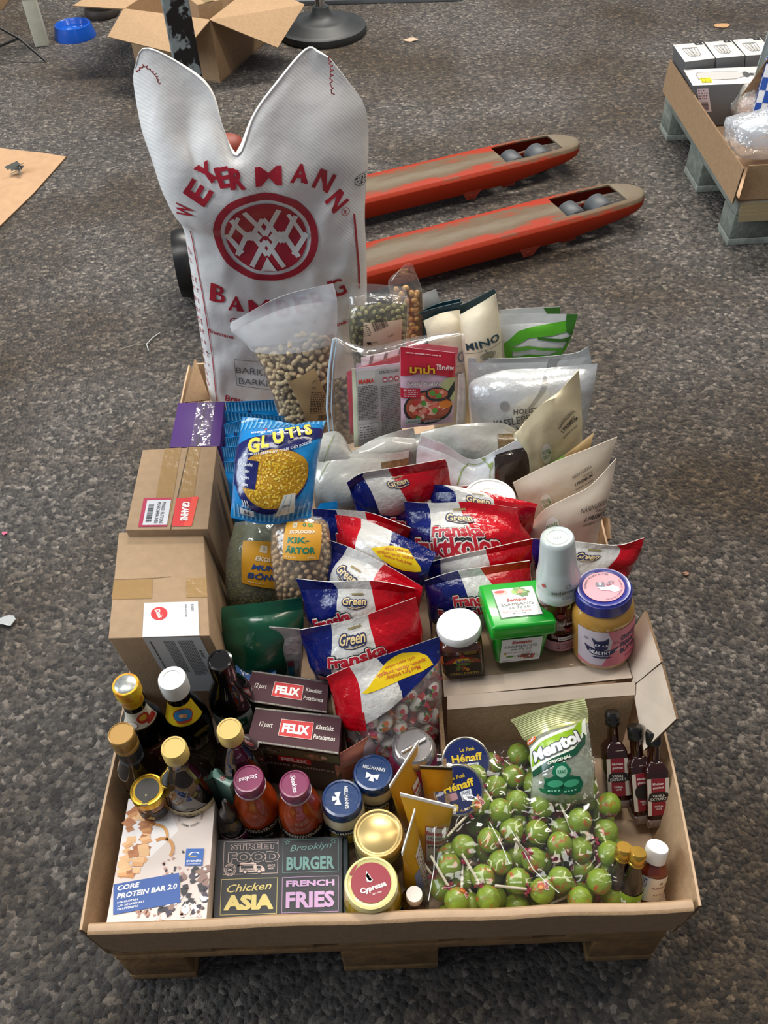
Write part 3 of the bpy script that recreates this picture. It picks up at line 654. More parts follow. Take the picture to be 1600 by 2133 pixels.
# corner flap strap on the grey pallet
mb = MB(); 
for k in range(4): mb.sheet([rp(.802+k*.004, .005, .140-k*.010), rp(.802+k*.004, .25, .146-k*.012), rp(.806+k*.004, .25, .125-k*.012), rp(.806+k*.004, .005, .120-k*.010)], .002, mat('crushed_wrap', '8a7c5e', .4, coat=.3))
tag(mb.obj('crushed_wrap', off=rp(.8, .1, .1), loc=rp(.8, .1, .1)), 'crushed brown wrapping strap at the near corner of the grey pallet', 'wrapping')
M_BW = mat('box_white', 'cfcdcb', .4, coat=.2); M_BG = mat('box_grey', '5d5f62', .45)
G1, G2 = ink('8f8e8c'), ink('686766')
def glass_art(D, w_, h_):
    for k, (cx, r) in enumerate(((w_*.42, .30), (w_*.52, .30), (w_*.62, .28))):
        D.line([(cx-w_*.22, h_*.70), (cx-w_*.17, h_*.30), (cx-w_*.08, h_*.2), (cx+w_*.02, h_*.3), (cx+w_*.06, h_*.72)], .0014, G2, 2+k*.3); D.ell(cx-w_*.08, h_*.72, w_*.14, h_*.035, G1, 1.5+k*.2)
        D.poly([(cx-w_*.21, h_*.5), (cx-w_*.17, h_*.28), (cx-w_*.08, h_*.2), (cx+w_*.02, h_*.28), (cx+w_*.05, h_*.5)], ink('b2b1af'), 1+k*.15)
    D.rect(w_*.70, h_*.86, w_*.95, h_*.985, ink('1d1d1f'), 2); D.text('M', w_*.80, h_*.92, h_*.05, ink('c8c8c8'), 3); D.text('00', w_*.9, h_*.06, h_*.03, G2, 2); D.small(w_*.04, h_*.85, w_*.2, h_*.93, 2, G1)
def bottle_art(D, w_, h_):
    O = [(w_*.12, h_*.35), (w_*.16, h_*.28), (w_*.60, h_*.28), (w_*.72, h_*.40), (w_*.88, h_*.42), (w_*.90, h_*.62), (w_*.72, h_*.66), (w_*.60, h_*.76), (w_*.16, h_*.76), (w_*.12, h_*.68)]
    D.poly(O, ink('b5b4b3'), 1); D.line(O+[O[0]], .0015, G2, 2)
    D.ell(w_*.77, h_*.53, w_*.045, h_*.17, ink('4b4d4c'), 2.5); D.ell(w_*.84, h_*.52, w_*.04, h_*.07, ink('3d3f3e'), 2.6); D.rect(w_*.14, h_*.12, w_*.28, h_*.42, ink('d8c418'), 3); D.small(w_*.15, h_*.16, w_*.27, h_*.4, 3, ink('6b6220'), 4)
def sticker_art(D, w_, h_): D.rect(w_*.05, h_*.35, w_*.20, h_*.92, ink('cfc0c6'), 1); D.small(w_*.06, h_*.65, w_*.19, h_*.9, 4, ink('7b4a55'), 2); D.bars(w_*.08, h_*.38, w_*.17, h_*.6, ink('4d3b40'), 2, vertical=True)
# bubble wrap bundle
M_BUB = film('bubble_film', 'e8f0fa', haze=.5, gloss=.4, bump=1.0, scale=75, rough=.18)
def lump(name, label, cat, c, sc3, m, seed, amp=.22, n=26, inner=None):
    mb = MB(); q = Vector(c)
    def fn(v): return 1+amp*noise.noise(v*1.6+Vector((seed, 0, 0)))+amp*.4*noise.noise(v*5+Vector((0, seed, 0)))+amp*.2*noise.noise(v*11+Vector((0, seed, 3)))
    mb.ball((0, 0, 0), 1, m, seg=n*2, ring=n, sc=sc3, fn=fn)
    if inner: t = thing(name, label, cat, q); mb.obj('bubble_film', t); i = MB(); i.ball((0, 0, 0), 1, inner, seg=16, ring=10, sc=[x*.7 for x in sc3]); i.obj('wrapped_content', t); return t
    return tag(mb.obj(name, loc=q), label, cat)
lump('bubble_wrap_bundle', 'bundle of clear bubble wrap spilling over the near tray edge', 'bubble wrap', rp(.57, .135, .236), (.140, .082, .066), M_BUB, 3, inner=mat('pale_inside', 'cdd4dc', .6))
lump('bubble_wrap_roll', 'bubble wrapped pinkish item behind the front bubble wrap bundle', 'bubble wrap', rp(.335, .16, .225), (.055, .085, .060), film('bubble_film_warm', 'f2eee4', haze=.5, gloss=.22, bump=1, scale=110, rough=.18), 8, inner=mat('pinkish_inside', 'e0b9a8', .6))
lump('pink_packet', 'pink wrapped item at the right edge in the far tray', 'packet', rp(.74, .24, .215), (.045, .04, .05), mat('pink_wrap', 'd99a9a', .5), 5, .1, 12)
# blue and white chequered carton
def chk(D, w_, h_):
    for i in range(4):
        for j in range(6):
            if (i+j) % 2 == 0: D.rect(w_*i/4, h_*j/6, w_*(i+1)/4, h_*(j+1)/6, ink('1d4fae'), 1)
t = thing('chequered_carton', 'upright blue and white chequered carton in the far tray', 'carton', at(1566, 292, z=.15)+Vector((.03, .03, 0)), (0, 0, -.30))
mb = MB(); mb.box((0, 0, .115), (.075, .06, .23), mat('carton_white', 'eceef2', .4, coat=.2), bev=.002); mb.obj('carton_body', t)
mb = MB()
for o_, ex, w_, h_ in (((-.0375, -.0304, 0), (1, 0, 0), .075, .23), ((-.0379, .03, 0), (0, -1, 0), .06, .23)):
    D = Decal(); chk(D, w_, h_); bake(D, mb, Flat(o_, ex, (0, 0, 1)))
D = Decal(); chk(D, .075, .06); bake(D, mb, Flat((-.0375, -.03, .2303), (1, 0, 0), (0, 1, 0))); mb.obj('blue_checks', t)
c = at(1600, 220, z=.155)
tag(MB().sheet([at(1522, 232, z=.20), at(1640, 225, z=.20), at(1650, 90, z=.40), at(1602, 120, z=.40)], .004, mat('tan_board', 'b3946c', .85, noise_amt=.1), M_CORR).obj('cardboard_divider', off=c, loc=c), 'slanting tan cardboard flap behind the chequered carton', 'cardboard')
c = at(1600, 150, z=.29)
tag(MB().sheet([at(1568, 172, z=.288), at(1660, 172, z=.288), at(1660, 20, z=.50), at(1602, 62, z=.46)], .004, mat('pale_blue_board', 'b5ccd6', .45)).obj('pale_blue_board', off=c, loc=c), 'pale blue white board standing on the boxes at the right edge', 'board')
# ================================================================== the big tray
class Quad:
    sl = tl = ()
    def __init__(s, a, b, c, d):   # corners: lower left, lower right, upper right, upper left
        s.p = [Vector(x) for x in (a, b, c, d)]; s.W = ((s.p[1]-s.p[0]).length+(s.p[2]-s.p[3]).length)/2; s.H = ((s.p[3]-s.p[0]).length+(s.p[2]-s.p[1]).length)/2
        s.n = (s.p[1]-s.p[0]).cross(s.p[3]-s.p[0]).normalized()
    def at(s, x, y):
        u, v = x/s.W, y/s.H; return (s.p[0]*(1-u)+s.p[1]*u)*(1-v)+(s.p[3]*(1-u)+s.p[2]*u)*v, s.n
def quad_print(parent, name, q, fn, off=Vector()):
    D = Decal(); fn(D, q.W, q.H); mb = MB(); bake(D, mb, q); return mb.obj(name, parent, off=off)

TZ = .156                                        # level of the tray floor
tray = thing('cardboard_tray', 'large brown cardboard tray on the wooden pallet holding the groceries', 'cardboard tray', (.40, .60, .145))
TO = Vector((.40, .60, .145))
def tp(name, pts, th=.006, m=M_CARD, e=M_CORR): return MB().sheet(pts, th, m, e).obj(name, tray, off=TO)
tp('tray_bottom', [(.004, .002, .152), (.808, .002, .152), (.808, 1.205, .152), (.004, 1.205, .152)], m=M_CARD2)
# front wall, a folded double board bulging a little
def wall(name, P0, P1, z0, z1, out, th, n=16, amp=.003, seed=1, dz=.004, bulge=0):
    P0, P1, out = Vector(P0), Vector(P1), Vector(out); vs = []; mb = MB(); ms = []
    for i in range(n+1):
        a = i/n; w_ = noise.noise(Vector((a*5, seed, 0)))*amp; h = noise.noise(Vector((a*7, seed, 4)))*dz
        b = P0*(1-a)+P1*a; lo = b.to_3d(); lo.z = z0; hi = b+out*(1.0+bulge*math.sin(min(1, a*2.2)*PI)*(1 if a < .45 else 0))+out.normalized()*w_; hi.z = z1+h; inn = out.normalized()*th
        vs += [lo, hi-Vector((0, 0, .003)), hi+Vector((0, 0, 0))-inn*.25, hi-inn*.8, hi-inn-Vector((0, 0, .004)), lo-inn]
    fs = []
    for i in range(n):
        for k in range(6): fs.append((i*6+k, (i+1)*6+k, (i+1)*6+(k+1) % 6, i*6+(k+1) % 6)); ms.append(M_CARD if k != 2 else M_CARD2)
    fs.append((5, 4, 3, 2, 1, 0)); fs.append(tuple(n*6+k for k in range(6))); ms += [M_CORR, M_CORR]
    mb.add(vs, fs, ms, False); o = mb.obj(name, tray, off=TO); return o
wall('front_wall', (.002, -.002, 0), (.812, -.002, 0), .145, .251, (0, -.008, 0), .016, 20, .004, 3)
wall('left_wall', (.002, 1.20, 0), (.002, -.004, 0), .145, .252, (-.012, 0, 0), .006, 20, .003, 5)
wall('right_wall', (.810, -.004, 0), (.812, 1.20, 0), .145, .250, (.014, 0, 0), .006, 24, .004, 7, bulge=.95)
wall('back_wall', (.812, 1.205, 0), (.002, 1.205, 0), .145, .250, (0, .006, 0), .006, 20, .003, 9)
tp('corner_flap', [at(386, 838, y=1.03), at(438, 832, y=1.09), at(407, 747, y=1.16)], .004)
tp('corner_flap', [at(424, 737, y=1.21), at(441, 800, y=1.16), at(444, 846, y=1.13), at(436, 734, y=1.21)], .004)
tp('corner_flap', [at(1246, 1135, z=.20), at(1270, 1122, z=.25), at(1266, 1078, z=.25), at(1240, 1075, z=.20)], .004)
M_DARKBOARD = mat('shadow_board', '6d5740', .9)

# carton that stands on its side at the right: shelf, front panel, side wall and two flaps
ca = thing('upturned_carton', 'upturned brown carton forming a shelf under the four tubs and jars', 'cardboard box', (.65, .33, TZ)); CO = Vector((.65, .33, TZ))
def cp(name, pts, th=.004, m=M_CARD, e=M_CORR): return MB().sheet(pts, th, m, e).obj(name, ca, off=CO)
SHL, SHR = .262, .292                             # level of the shelf at its left and right end
cp('shelf', [(.503, .350, SHL), (.792, .352, SHR), (.784, .485, SHR), (.500, .485, SHL)])
cp('shelf_edge_strip', [(.503, .320, SHL+.001), (.793, .322, SHR+.001), (.792, .352, SHR+.001), (.503, .350, SHL+.001)], m=M_CARDW)
cp('front_panel', [(.506, .262, TZ), (.783, .262, TZ), (.793, .296, SHR-.005), (.506, .296, SHL+.004)])
cp('front_edge_strip', [(.506, .2955, SHL+.004), (.793, .2955, SHR-.005), (.795, .312, SHR+.006), (.507, .314, SHL+.014)], m=M_CARDW)
cp('side_wall', [(.499, .14, .25), (.4985, .485, SHL+.01), (.4985, .485, TZ), (.499, .14, TZ)][::-1], .006)
cp('flap', [at(1293, 1352, z=.285), at(1319, 1428, z=.285), at(1377, 1379, z=.370), at(1343, 1272, z=.370)], m=M_CARDW)
cp('flap', [at(1318, 1431, z=.285), at(1341, 1563, z=.265), at(1409, 1497, z=.350), at(1378, 1382, z=.365)], m=M_CARDW)
mb = MB(); D = Decal(); D.rect(0, 0, .24, .035, film('clear_tape', 'f4ead8', haze=.10, gloss=.16), 1); bake(D, mb, Flat((.53, .333, SHL+.0035), (1, 0, .1), (0, 1, 0)))
mb.obj('clear_tape', ca, off=CO)

# ------------------------------------------------------------------ boxes
def cbox(name, label, cat, tops, zb, m, faces=None, group=None, inset=0, top_m=None, bev=0, part='box_body', shear=(0, 0)):
    """tops: front left, front right, back right, back left on the upper face"""
    T = [Vector(p) for p in tops]; c = sum(T, Vector())/4; B = []
    for p in T: q = p+(c-p)*inset; B.append(Vector((q.x+shear[0], q.y+shear[1], zb)))
    root = thing(name, label, cat, (c.x, c.y, zb), group=group); off = Vector((c.x, c.y, zb))
    fs = [(0, 1, 2, 3), (7, 6, 5, 4), (4, 5, 1, 0), (5, 6, 2, 1), (6, 7, 3, 2), (7, 4, 0, 3)]
    bm = bmesh.new(); vv = [bm.verts.new(v) for v in T+B]
    for f in fs: bm.faces.new([vv[i] for i in f])
    if bev: bmesh.ops.bevel(bm, geom=bm.edges[:], offset=bev, segments=2, affect='EDGES', profile=.5)
    bm.verts.index_update(); mb = MB(); bm.normal_update()
    ms = [(top_m if top_m and f.normal.z > .9 else m) for f in bm.faces]
    mb.add([v.co.copy() for v in bm.verts], [[v.index for v in f.verts] for f in bm.faces], ms, False); bm.free()
    mb.obj(part, root, off=off)
    Q = {'top': Quad(T[0], T[1], T[2], T[3]), 'front': Quad(B[0], B[1], T[1], T[0]), 'right': Quad(B[1], B[2], T[2], T[1]), 'left': Quad(B[3], B[0], T[0], T[3])}
    for k, fn in (faces or {}).items():
        nm = 'printed_'+k if not isinstance(fn, tuple) else fn[1]; quad_print(root, nm, Q[k], fn[0] if isinstance(fn, tuple) else fn, off)
    return root, Q, off

zq = .31
for k, q in enumerate((((1427, 129), (1490, 121), (1464, 88), (1402, 93)), ((1492, 121), (1552, 116), (1522, 83), (1468, 88)), ((1554, 116), (1614, 111), (1584, 78), (1526, 83)))):
    cbox('glassware_box', ['grey gift box with a glass on its white lid, nearest the tray edge', 'grey gift box with a glass on its white lid, middle of the three', 'grey gift box with a glass on its white lid, beside the pale blue board'][k], 'box', [at(*p, z=zq) for p in q], .155, M_BG, {'top': glass_art}, group='glassware boxes in the right tray', top_m=M_BW, bev=.001, shear=(.03, 0))
cbox('carafe_box', 'long white box with a yellow sticker lying before the gift boxes', 'box', [at(*p, z=.287) for p in ((1443, 178), (1600, 172), (1582, 138), (1424, 145))], .155, M_BG, {'top': bottle_art, 'front': (sticker_art, 'price_sticker')}, top_m=M_BW, bev=.001, shear=(.05, 0))
# protein bar box
CAR = [ink('c98849'), ink('dc9f62'), ink('b8713a'), ink('e3b27c')]
def core_top(D, W, H):
    D.rect(0, 0, W, H, mat('box_cream', 'd9c9bf', .4, coat=.15), 1)
    R = random.Random(5)
    D.poly([(0, H*.45), (W*.35, H*.5), (W*.62, H*.72), (W*.45, H*.98), (0, H)], ink('e9e1dc'), 1.3)
    for i in range(50):
        y = H*R.uniform(.36, .97); x = W*(.04+.30*R.random()*(1-abs(y/H-.68)*1.2)); s = W*R.uniform(.05, .078); a = R.uniform(0, 1.5)
        q = [(x+s*math.cos(a+k*PI/2)*1.1, y+s*math.sin(a+k*PI/2)*.8) for k in range(4)]; D.poly(q, CAR[i % 4], 2+.03*i); D.poly([q[0], q[1], ((q[1][0]+q[2][0])/2, (q[1][1]+q[2][1])/2), ((q[0][0]+q[3][0])/2, (q[0][1]+q[3][1])/2)], ink('eab882') if i % 2 else ink('a9642f'), 2.015+.03*i)
    D.ring(W*.46, H*.56, W*.14, W*.035, ink('c98a45'), 3.6, a0=-.6, a1=2.2)
    D.ring(W*.36, H*.66, W*.16, W*.03, ink('d79a52'), 3.6, a0=-.2, a1=1.6)
    for i in range(70):
        y = R.uniform(.02, .36); x = R.uniform(.55, .98)+(.36-y)*-.5*R.random(); x += .12*R.random()
        D.poly(blob(W*min(x, .96), H*(y+.12*max(0, x-.6)), W*R.uniform(.012, .05), i+50, 7, .5), [ink('2a2230'), ink('3c3140'), ink('1c1820'), ink('8a6a5e'), ink('e7dcd8')][i % 5], 3.7+.02*(i % 10))
    for i in range(34): D.poly(blob(W*R.uniform(.5, .8), H*R.uniform(.3, .55), W*R.uniform(.006, .02), i+150, 6, .5), [ink('2a2230'), ink('b98a7d')][i % 2], 3.7)
    for i in range(26): D.poly(blob(W*R.uniform(.25, .98), H*R.uniform(.01, .10), W*R.uniform(.008, .025), i+250, 6, .5), [ink('b07f6a'), ink('6d4e44'), ink('d0a592')][i % 3], 3.65)
    a = .16; D.xf = (W*.055, H*.055, a, 1)
    D.rect(0, 0, W*.68, H*.235, ink('1d4f9a'), 4.2); WH = ink('f2f0ee')
    D.text('CORE', W*.155, H*.198, H*.037, WH, 5, w=W*.23, bold=.035, shear=.2); D.text('PROTEIN BAR 2.0', W*.345, H*.135, H*.040, WH, 5, w=W*.62, bold=.035, shear=.2)
    for k, s in enumerate(('34% PROTEIN', 'LÅG SOCKERHALT', 'GLUTENFRI')): D.text(s, W*(.145+(.035 if k == 1 else 0)), H*(.085-.026*k), H*.015, WH, 5, w=W*(.21 if k != 1 else .27), bold=.02)
    D.xf = (0, 0, 0, 1); D.text('net 12 x 50 g', W*.84, H*.035, H*.018, WH, 5, w=W*.22, bold=.02, shear=.15)
    D.rect(W*.73, H*.425, W*.92, H*.565, ink('1f5fb0'), 5); D.text('svenskt', W*.825, H*.465, H*.020, WH, 6, w=W*.16, bold=.03); D.text('kosttillskott', W*.825, H*.440, H*.009, WH, 6, w=W*.15); D.ring(W*.825, H*.52, W*.055, W*.018, WH, 6, ry=H*.018, a0=.3, a1=3.6); D.ring(W*.815, H*.512, W*.055, W*.016, ink('e6c63a'), 6.2, ry=H*.016, a0=2.6, a1=5.6)
    K = ink('3b3634'); D.arc('SMART · ÄT RÄTT · TRÄNA SMART · ÄT RÄTT · TRÄNA ', W*.735, H*.86, W*.135, PI/2, H*.020, K, 4, span=2*PI)
    D.ring(W*.735, H*.865, W*.075, W*.022, K, 4, ry=H*.022, a0=.3, a1=3.4); D.ring(W*.725, H*.852, W*.075, W*.022, K, 4.2, ry=H*.022, a0=3.3, a1=6.4)
cbox('protein_bar_box', 'white protein bar box with caramel picture lying in the front left corner', 'box', [at(222, 1922, z=.24), at(430, 1917, z=.24), at(448, 1664, z=.24), at(268, 1664, z=.24)], TZ, mat('box_cream_side', 'cdbfb6', .45), {'top': core_top}, bev=.0008)

# street food spice box
def street_top(D, W, H):
    D.rect(0, 0, W, H, mat('box_charcoal', '2f3033', .5), 1)
    C1, C2, C3, C4 = ink('e3c9bd'), ink('6f9c95'), ink('e3cf77'), ink('c49bc4')
    for (x0, y0, x1, y1, c) in ((.06, .54, .49, .97, C1), (.53, .54, .97, .97, C2), (.05, .04, .49, .48, C3), (.53, .04, .97, .48, C4)):
        D.line([(W*x0, H*y0), (W*x1, H*y0), (W*x1, H*y1), (W*x0, H*y1), (W*x0, H*y0)], .0006, c, 2)
    bold = .03
    D.otext('STREET', W*.30, H*.90, H*.075, mat('box_charcoal'), C1, 3, ow=.045, w=W*.36, bold=.03); D.otext('FOOD', W*.30, H*.76, H*.125, mat('box_charcoal'), C1, 3, ow=.035, w=W*.40, bold=.04)
    D.ring(W*.115, H*.60, W*.048, .0006, C1, 3); D.ring(W*.115, H*.60, W*.032, .0005, C1, 3); D.arc('STREET FOOD MARKET', W*.115, H*.60, W*.040, PI/2, H*.014, C1, 3, span=6); D.line([(W*.095, H*.585), (W*.135, H*.615)], .001, C1, 3.2); D.line([(W*.095, H*.615), (W*.135, H*.585)], .001, C1, 3.2)
    # van
    D.poly([(W*.19, H*.565), (W*.39, H*.565), (W*.39, H*.60), (W*.365, H*.64), (W*.32, H*.65), (W*.32, H*.68), (W*.19, H*.68)], C1, 3); D.poly([(W*.20, H*.61), (W*.30, H*.61), (W*.30, H*.645), (W*.20, H*.645)], mat('box_charcoal'), 4); D.poly([(W*.18, H*.66), (W*.31, H*.66), (W*.30, H*.69), (W*.17, H*.645)], C1, 4.4)
    D.poly([(W*.325, H*.605), (W*.365, H*.605), (W*.355, H*.635), (W*.325, H*.64)], mat('box_charcoal'), 4); 
    for x in (.235, .345): D.ell(W*x, H*.565, W*.018, W*.018, mat('box_charcoal'), 4.5); D.ell(W*x, H*.565, W*.012, W*.012, C1, 5)
    for y in (.60, .585): D.line([(W*.2, H*y), (W*.31, H*y)], .0006, mat('box_charcoal'), 4)
    D.text('SPICE', W*.44, H*.64, H*.026, C1, 3, w=W*.06); D.text('MIX', W*.44, H*.60, H*.026, C1, 3, w=W*.04)
    D.text('Brooklyn', W*.75, H*.875, H*.085, C2, 3, w=W*.33, bold=0, shear=.35, rot=.07); D.text('BURGER', W*.75, H*.66, H*.165, C2, 3, w=W*.38, bold=.04)
    for x in (.565, .93):
        P = [(W*x+W*.022*(1 if k % 2 == 0 else .4)*math.sin(k*PI/5), H*.935+W*.022*(1 if k % 2 == 0 else .4)*math.cos(k*PI/5)) for k in range(10)]; D.line(P+[P[0]], .0007, C2, 3)
    D.text('Chicken', W*.27, H*.375, H*.10, C3, 3, w=W*.35, bold=.008, shear=.35, rot=.05); D.text('ASIA', W*.27, H*.19, H*.17, C3, 3, w=W*.39, bold=.06)
    D.text('FRENCH', W*.75, H*.40, H*.075, C4, 3, w=W*.38, bold=.045); D.text('FRIES', W*.75, H*.20, H*.19, C4, 3, w=W*.38, bold=.04)
q = [at(445, 1914, z=.205), at(713, 1905, z=.205), at(713, 1742, z=.205), at(452, 1750, z=.205)]
_, _, _ = cbox('spice_mix_box', 'charcoal spice mix gift box with pastel lettering by the front wall', 'box', q, TZ, mat('box_charcoal_side', '26282c', .5), {'top': street_top}, bev=.0008)
tp2 = [at(715, 1905, z=.200), at(726, 1905, z=.200), at(724, 1742, z=.200), at(714, 1742, z=.200)]
cbox('spice_box_sleeve', 'thin dark blue grey box standing against the right side of the spice box', 'box', tp2, TZ, mat('box_slate', '34424c', .5), bev=.0006)

# potato mash boxes
def felix_side(D, W, H):
    D.rect(0, 0, W, H, mat('mash_brown', '43202a', .55, spec=.3), 1)
    for y in (.03, .97): D.rect(0, H*(y-.03), W, H*(y+.03), ink('57514c'), 2); D.small(0, H*(y-.03), W, H*(y+.03), 1, ink('8f8a80'), 3, seed=int(y*9), fill=.5)
    D.xf = (W*.5, H*.52, 0, 1); D.rect(-W*.175, -H*.24, W*.19, H*.22, ink('c4252a'), 3); D.line([(-W*.175, -H*.24), (W*.19, -H*.24), (W*.19, H*.22), (-W*.175, H*.22), (-W*.175, -H*.24)], .0006, ink('e8dcd4'), 3.4)
    D.text('FELIX', .0005, -H*.01, H*.24, ink('f4f2ee'), 4, w=W*.30, bold=.05); D.xf = (0, 0, 0, 1)
    D.text('12 port', W*.165, H*.55, H*.15, ink('e8e2da'), 3, w=W*.15, bold=.005, shear=.15); D.text('Klassiskt', W*.825, H*.64, H*.13, ink('e8e2da'), 3, w=W*.20, bold=.012, shear=.15); D.text('Potatismos', W*.83, H*.38, H*.13, ink('e8e2da'), 3, w=W*.24, bold=.012, shear=.15)
def felix_front(D, W, H):
    D.rect(0, 0, W, H, ink('2f1d1c'), 1); D.rect(0, H*.78, W, H*.97, ink('5a6440'), 1.6); D.ell(W*.2, H*.90, W*.17, H*.07, ink('3f4a30'), 2); D.ring(W*.2, H*.90, W*.17, .0007, ink('d4cdbf'), 2.4, ry=H*.07); D.text('ca 30', W*.2, H*.925, H*.035, ink('d4cdbf'), 3, w=W*.12); D.text('POTATISAR!', W*.2, H*.885, H*.032, ink('d4cdbf'), 3, w=W*.24)
    D.food(W*.72, H*.86, W*.24, H*.09, [ink('a98a6a'), ink('c1a484'), ink('8a6c4e'), ink('d3bb9d')], 26, 2.5, 4, .3)
    D.text('12 port', W*.17, H*.74, H*.05, ink('b9a79a'), 3, w=W*.16, bold=0, shear=.15); D.rect(W*.32, H*.66, W*.68, H*.79, ink('c4252a'), 3); D.text('FELIX', W*.5, H*.725, H*.075, ink('f4f2ee'), 4, w=W*.30, bold=.05)
    D.text('Klassiskt Potatismos', W*.5, H*.58, H*.07, ink('cfc3b8'), 3, w=W*.86, bold=.005, shear=.15)
M_MASH = mat('mash_carton', '3d2325', .45, coat=.15)
cbox('mash_box', 'dark brown boxed mashed potato behind its twin with front showing', 'box', [at(505, 1460, z=.285), at(680, 1486, z=.285), at(685, 1420, z=.285), at(526, 1397, z=.285)], TZ, M_MASH, {'top': felix_side, 'front': felix_front}, bev=.0006)
cbox('mash_box', 'dark brown boxed mashed potato in front, potato picture below its top', 'box', [at(514, 1545, z=.285), at(705, 1572, z=.285), at(712, 1492, z=.285), at(533, 1474, z=.285)], TZ, M_MASH, {'top': felix_side, 'front': felix_front}, bev=.0006)
def soup(D, W, H):
    D.rect(0, 0, W, H, ink('1f5ea8'), 1); D.text('Varma', W*.33, H*.72, H*.22, ink('eef2f5'), 2, w=W*.44, bold=.02, shear=.25, rot=.06); D.text('Koppen', W*.36, H*.36, H*.22, ink('eef2f5'), 2, w=W*.5, bold=.02, shear=.25, rot=.06); D.ell(W*.78, H*.78, W*.09, H*.10, ink('e4d08a'), 2)
cbox('soup_packet', 'small blue carton of cup soup between black bottle and brown box', 'box', [at(506, 1440, z=.26), at(575, 1425, z=.262), at(574, 1381, z=.275), at(489, 1386, z=.275)], TZ, mat('soup_blue', '1a4f90', .4, coat=.2), {'top': soup}, bev=.0005)
def teal(D, W, H):
    D.ell(W*.55, H*.48, H*.30, H*.30, ink('a8484a'), 2); D.ring(W*.55, H*.48, H*.25, .0006, ink('e8d8cc'), 3); D.text('A', W*.55, H*.48, H*.26, ink('f0e4da'), 4)
cbox('teal_carton', 'slim teal carton with a round red mark between bottles', 'box', [at(437, 1615, z=.285), at(478, 1640, z=.285), at(488, 1622, z=.285), at(447, 1600, z=.285)], TZ+.002, mat('teal_card', '6f9c8d', .35, coat=.3), {'top': teal}, bev=.0006)

# cartons at the left wall
M_C1 = mat('carton_tan', 'a3886a', .82, noise_amt=.10, noise_scale=70, bump=.12, bump_scale=250)
M_TAPE = mat('brown_tape', '9a7c52', .2, coat=.5, bump=.3, bump_scale=60)
def dals_top(D, W, H):
    D.rect(W*.0, H*.34, W*.42, H*.52, M_TAPE, 1); D.rect(W*.78, H*.34, W, H*.52, M_TAPE, 1); D.line([(0, H*.525), (W*.45, H*.53), (W*.62, H*.54)], .0008, ink('6e5335'), 1.5)
    D.rect(W*.34, 0, W*.90, H*.30, mat('white_sticker', 'c6c9ce', .5), 2); D.ell(W*.50, H*.20, W*.085, H*.058, ink('c0272c'), 3); D.text('Dals', W*.50, H*.20, H*.035, ink('f5f2ee'), 4, w=W*.12, bold=.02, shear=.2, rot=-1.2)
    D.text('BUNNY', W*.84, H*.245, H*.022, ink('55585c'), 3, w=H*.06, rot=-PI/2, bold=0); D.text('Batch nr: 022503', W*.775, H*.22, H*.016, ink('55585c'), 3, w=H*.11, rot=-PI/2, bold=0)
def dals_front(D, W, H):
    D.rect(W*.34, H*.36, W*.90, H, mat('white_sticker'), 2); K = ink('4b4e52')
    D.xf = (W*.36, H*.96, -PI/2, 1); D.small(0, W*.30, H*.40, W*.45, 9, K, 3, 4, .4); D.small(0, W*.16, H*.36, W*.27, 7, K, 3, 5, .4); D.small(0, W*.02, H*.52, W*.05, 1, K, 3, 6, .4); D.bars(H*.42, W*.10, H*.52, W*.18, K, 3, 2, vertical=True); D.text('BUNNY', H*.16, W*.48, H*.02, K, 3); D.xf = (0, 0, 0, 1)
dq = [at(218, 1330, z=.397), at(437, 1324, z=.397), at(424, 1104, z=.390), at(247, 1109, z=.390)]
dq[0].x = max(dq[0].x, .001); 
cbox('carton', 'closed tan carton with white label, nearest of the three left cartons', 'cardboard box', dq, TZ, M_C1, {'top': (dals_top, 'label_and_tape'), 'front': (dals_front, 'front_label')}, bev=.0015, shear=(.024, 0))
def grahns_top(D, W, H):
    D.line([(W*.62, H), (W*.58, H*.45), (W*.55, 0)], .0016, ink('3a2c1c'), 1.4); D.rect(W*.30, H*.22, W*.52, H, M_TAPE, 1); D.rect(W*.60, H*.30, W*.78, H, M_TAPE, 1)
    D.rect(W*.15, H*.03, W*.50, H*.37, ink('a92a4e'), 2); D.rect(W*.20, H*.05, W*.50, H*.34, mat('white_sticker'), 3); D.poly([(W*.56, H*.03), (W*.80, H*.03), (W*.84, H*.37), (W*.56, H*.36)], ink('c92f32'), 2); D.poly([(W*.70, H*.03), (W*.80, H*.03), (W*.84, H*.37), (W*.76, H*.37)], ink('d9483a'), 2.5)
    D.text('GRAHNS', W*.70, H*.20, W*.09, ink('f3efe9'), 4, w=H*.22, bold=.04, rot=-PI/2); D.bars(W*.23, H*.08, W*.30, H*.30, ink('35363a'), 4, 3, vertical=True); D.text('PUNSCHPRALINER', W*.36, H*.19, W*.045, ink('35363a'), 4, w=H*.25, rot=-PI/2, bold=.01); D.text('PUNSCH BUTTONS', W*.42, H*.19, W*.045, ink('35363a'), 4, w=H*.25, rot=-PI/2, bold=.01)
gq = [at(261, 1104, z=.407), at(433, 1102, z=.407), at(452, 929, z=.412), at(297, 937, z=.412)]
cbox('carton', 'tan carton with red and white sticker, middle of the three left cartons', 'cardboard box', gq, TZ, M_C1, {'top': (grahns_top, 'sticker_and_tape')}, bev=.0012, shear=(.018, 0))
def purple_top(D, W, H):
    D.line([(W*.60, H), (W*.55, 0)], .0022, ink('2a1a30'), 1.4); D.rect(W*.42, 0, W*.80, H, film('clear_tape'), 2)
cbox('purple_carton', 'purple carton behind the two tan cartons beside the blue pasta bags', 'cardboard box', [at(353, 931, z=.385), at(458, 929, z=.385), at(468, 836, z=.385), at(371, 839, z=.385)], TZ, mat('purple_card', '4c2a70', .45, coat=.1), {'top': (purple_top, 'tape_and_seam')}, bev=.0012)

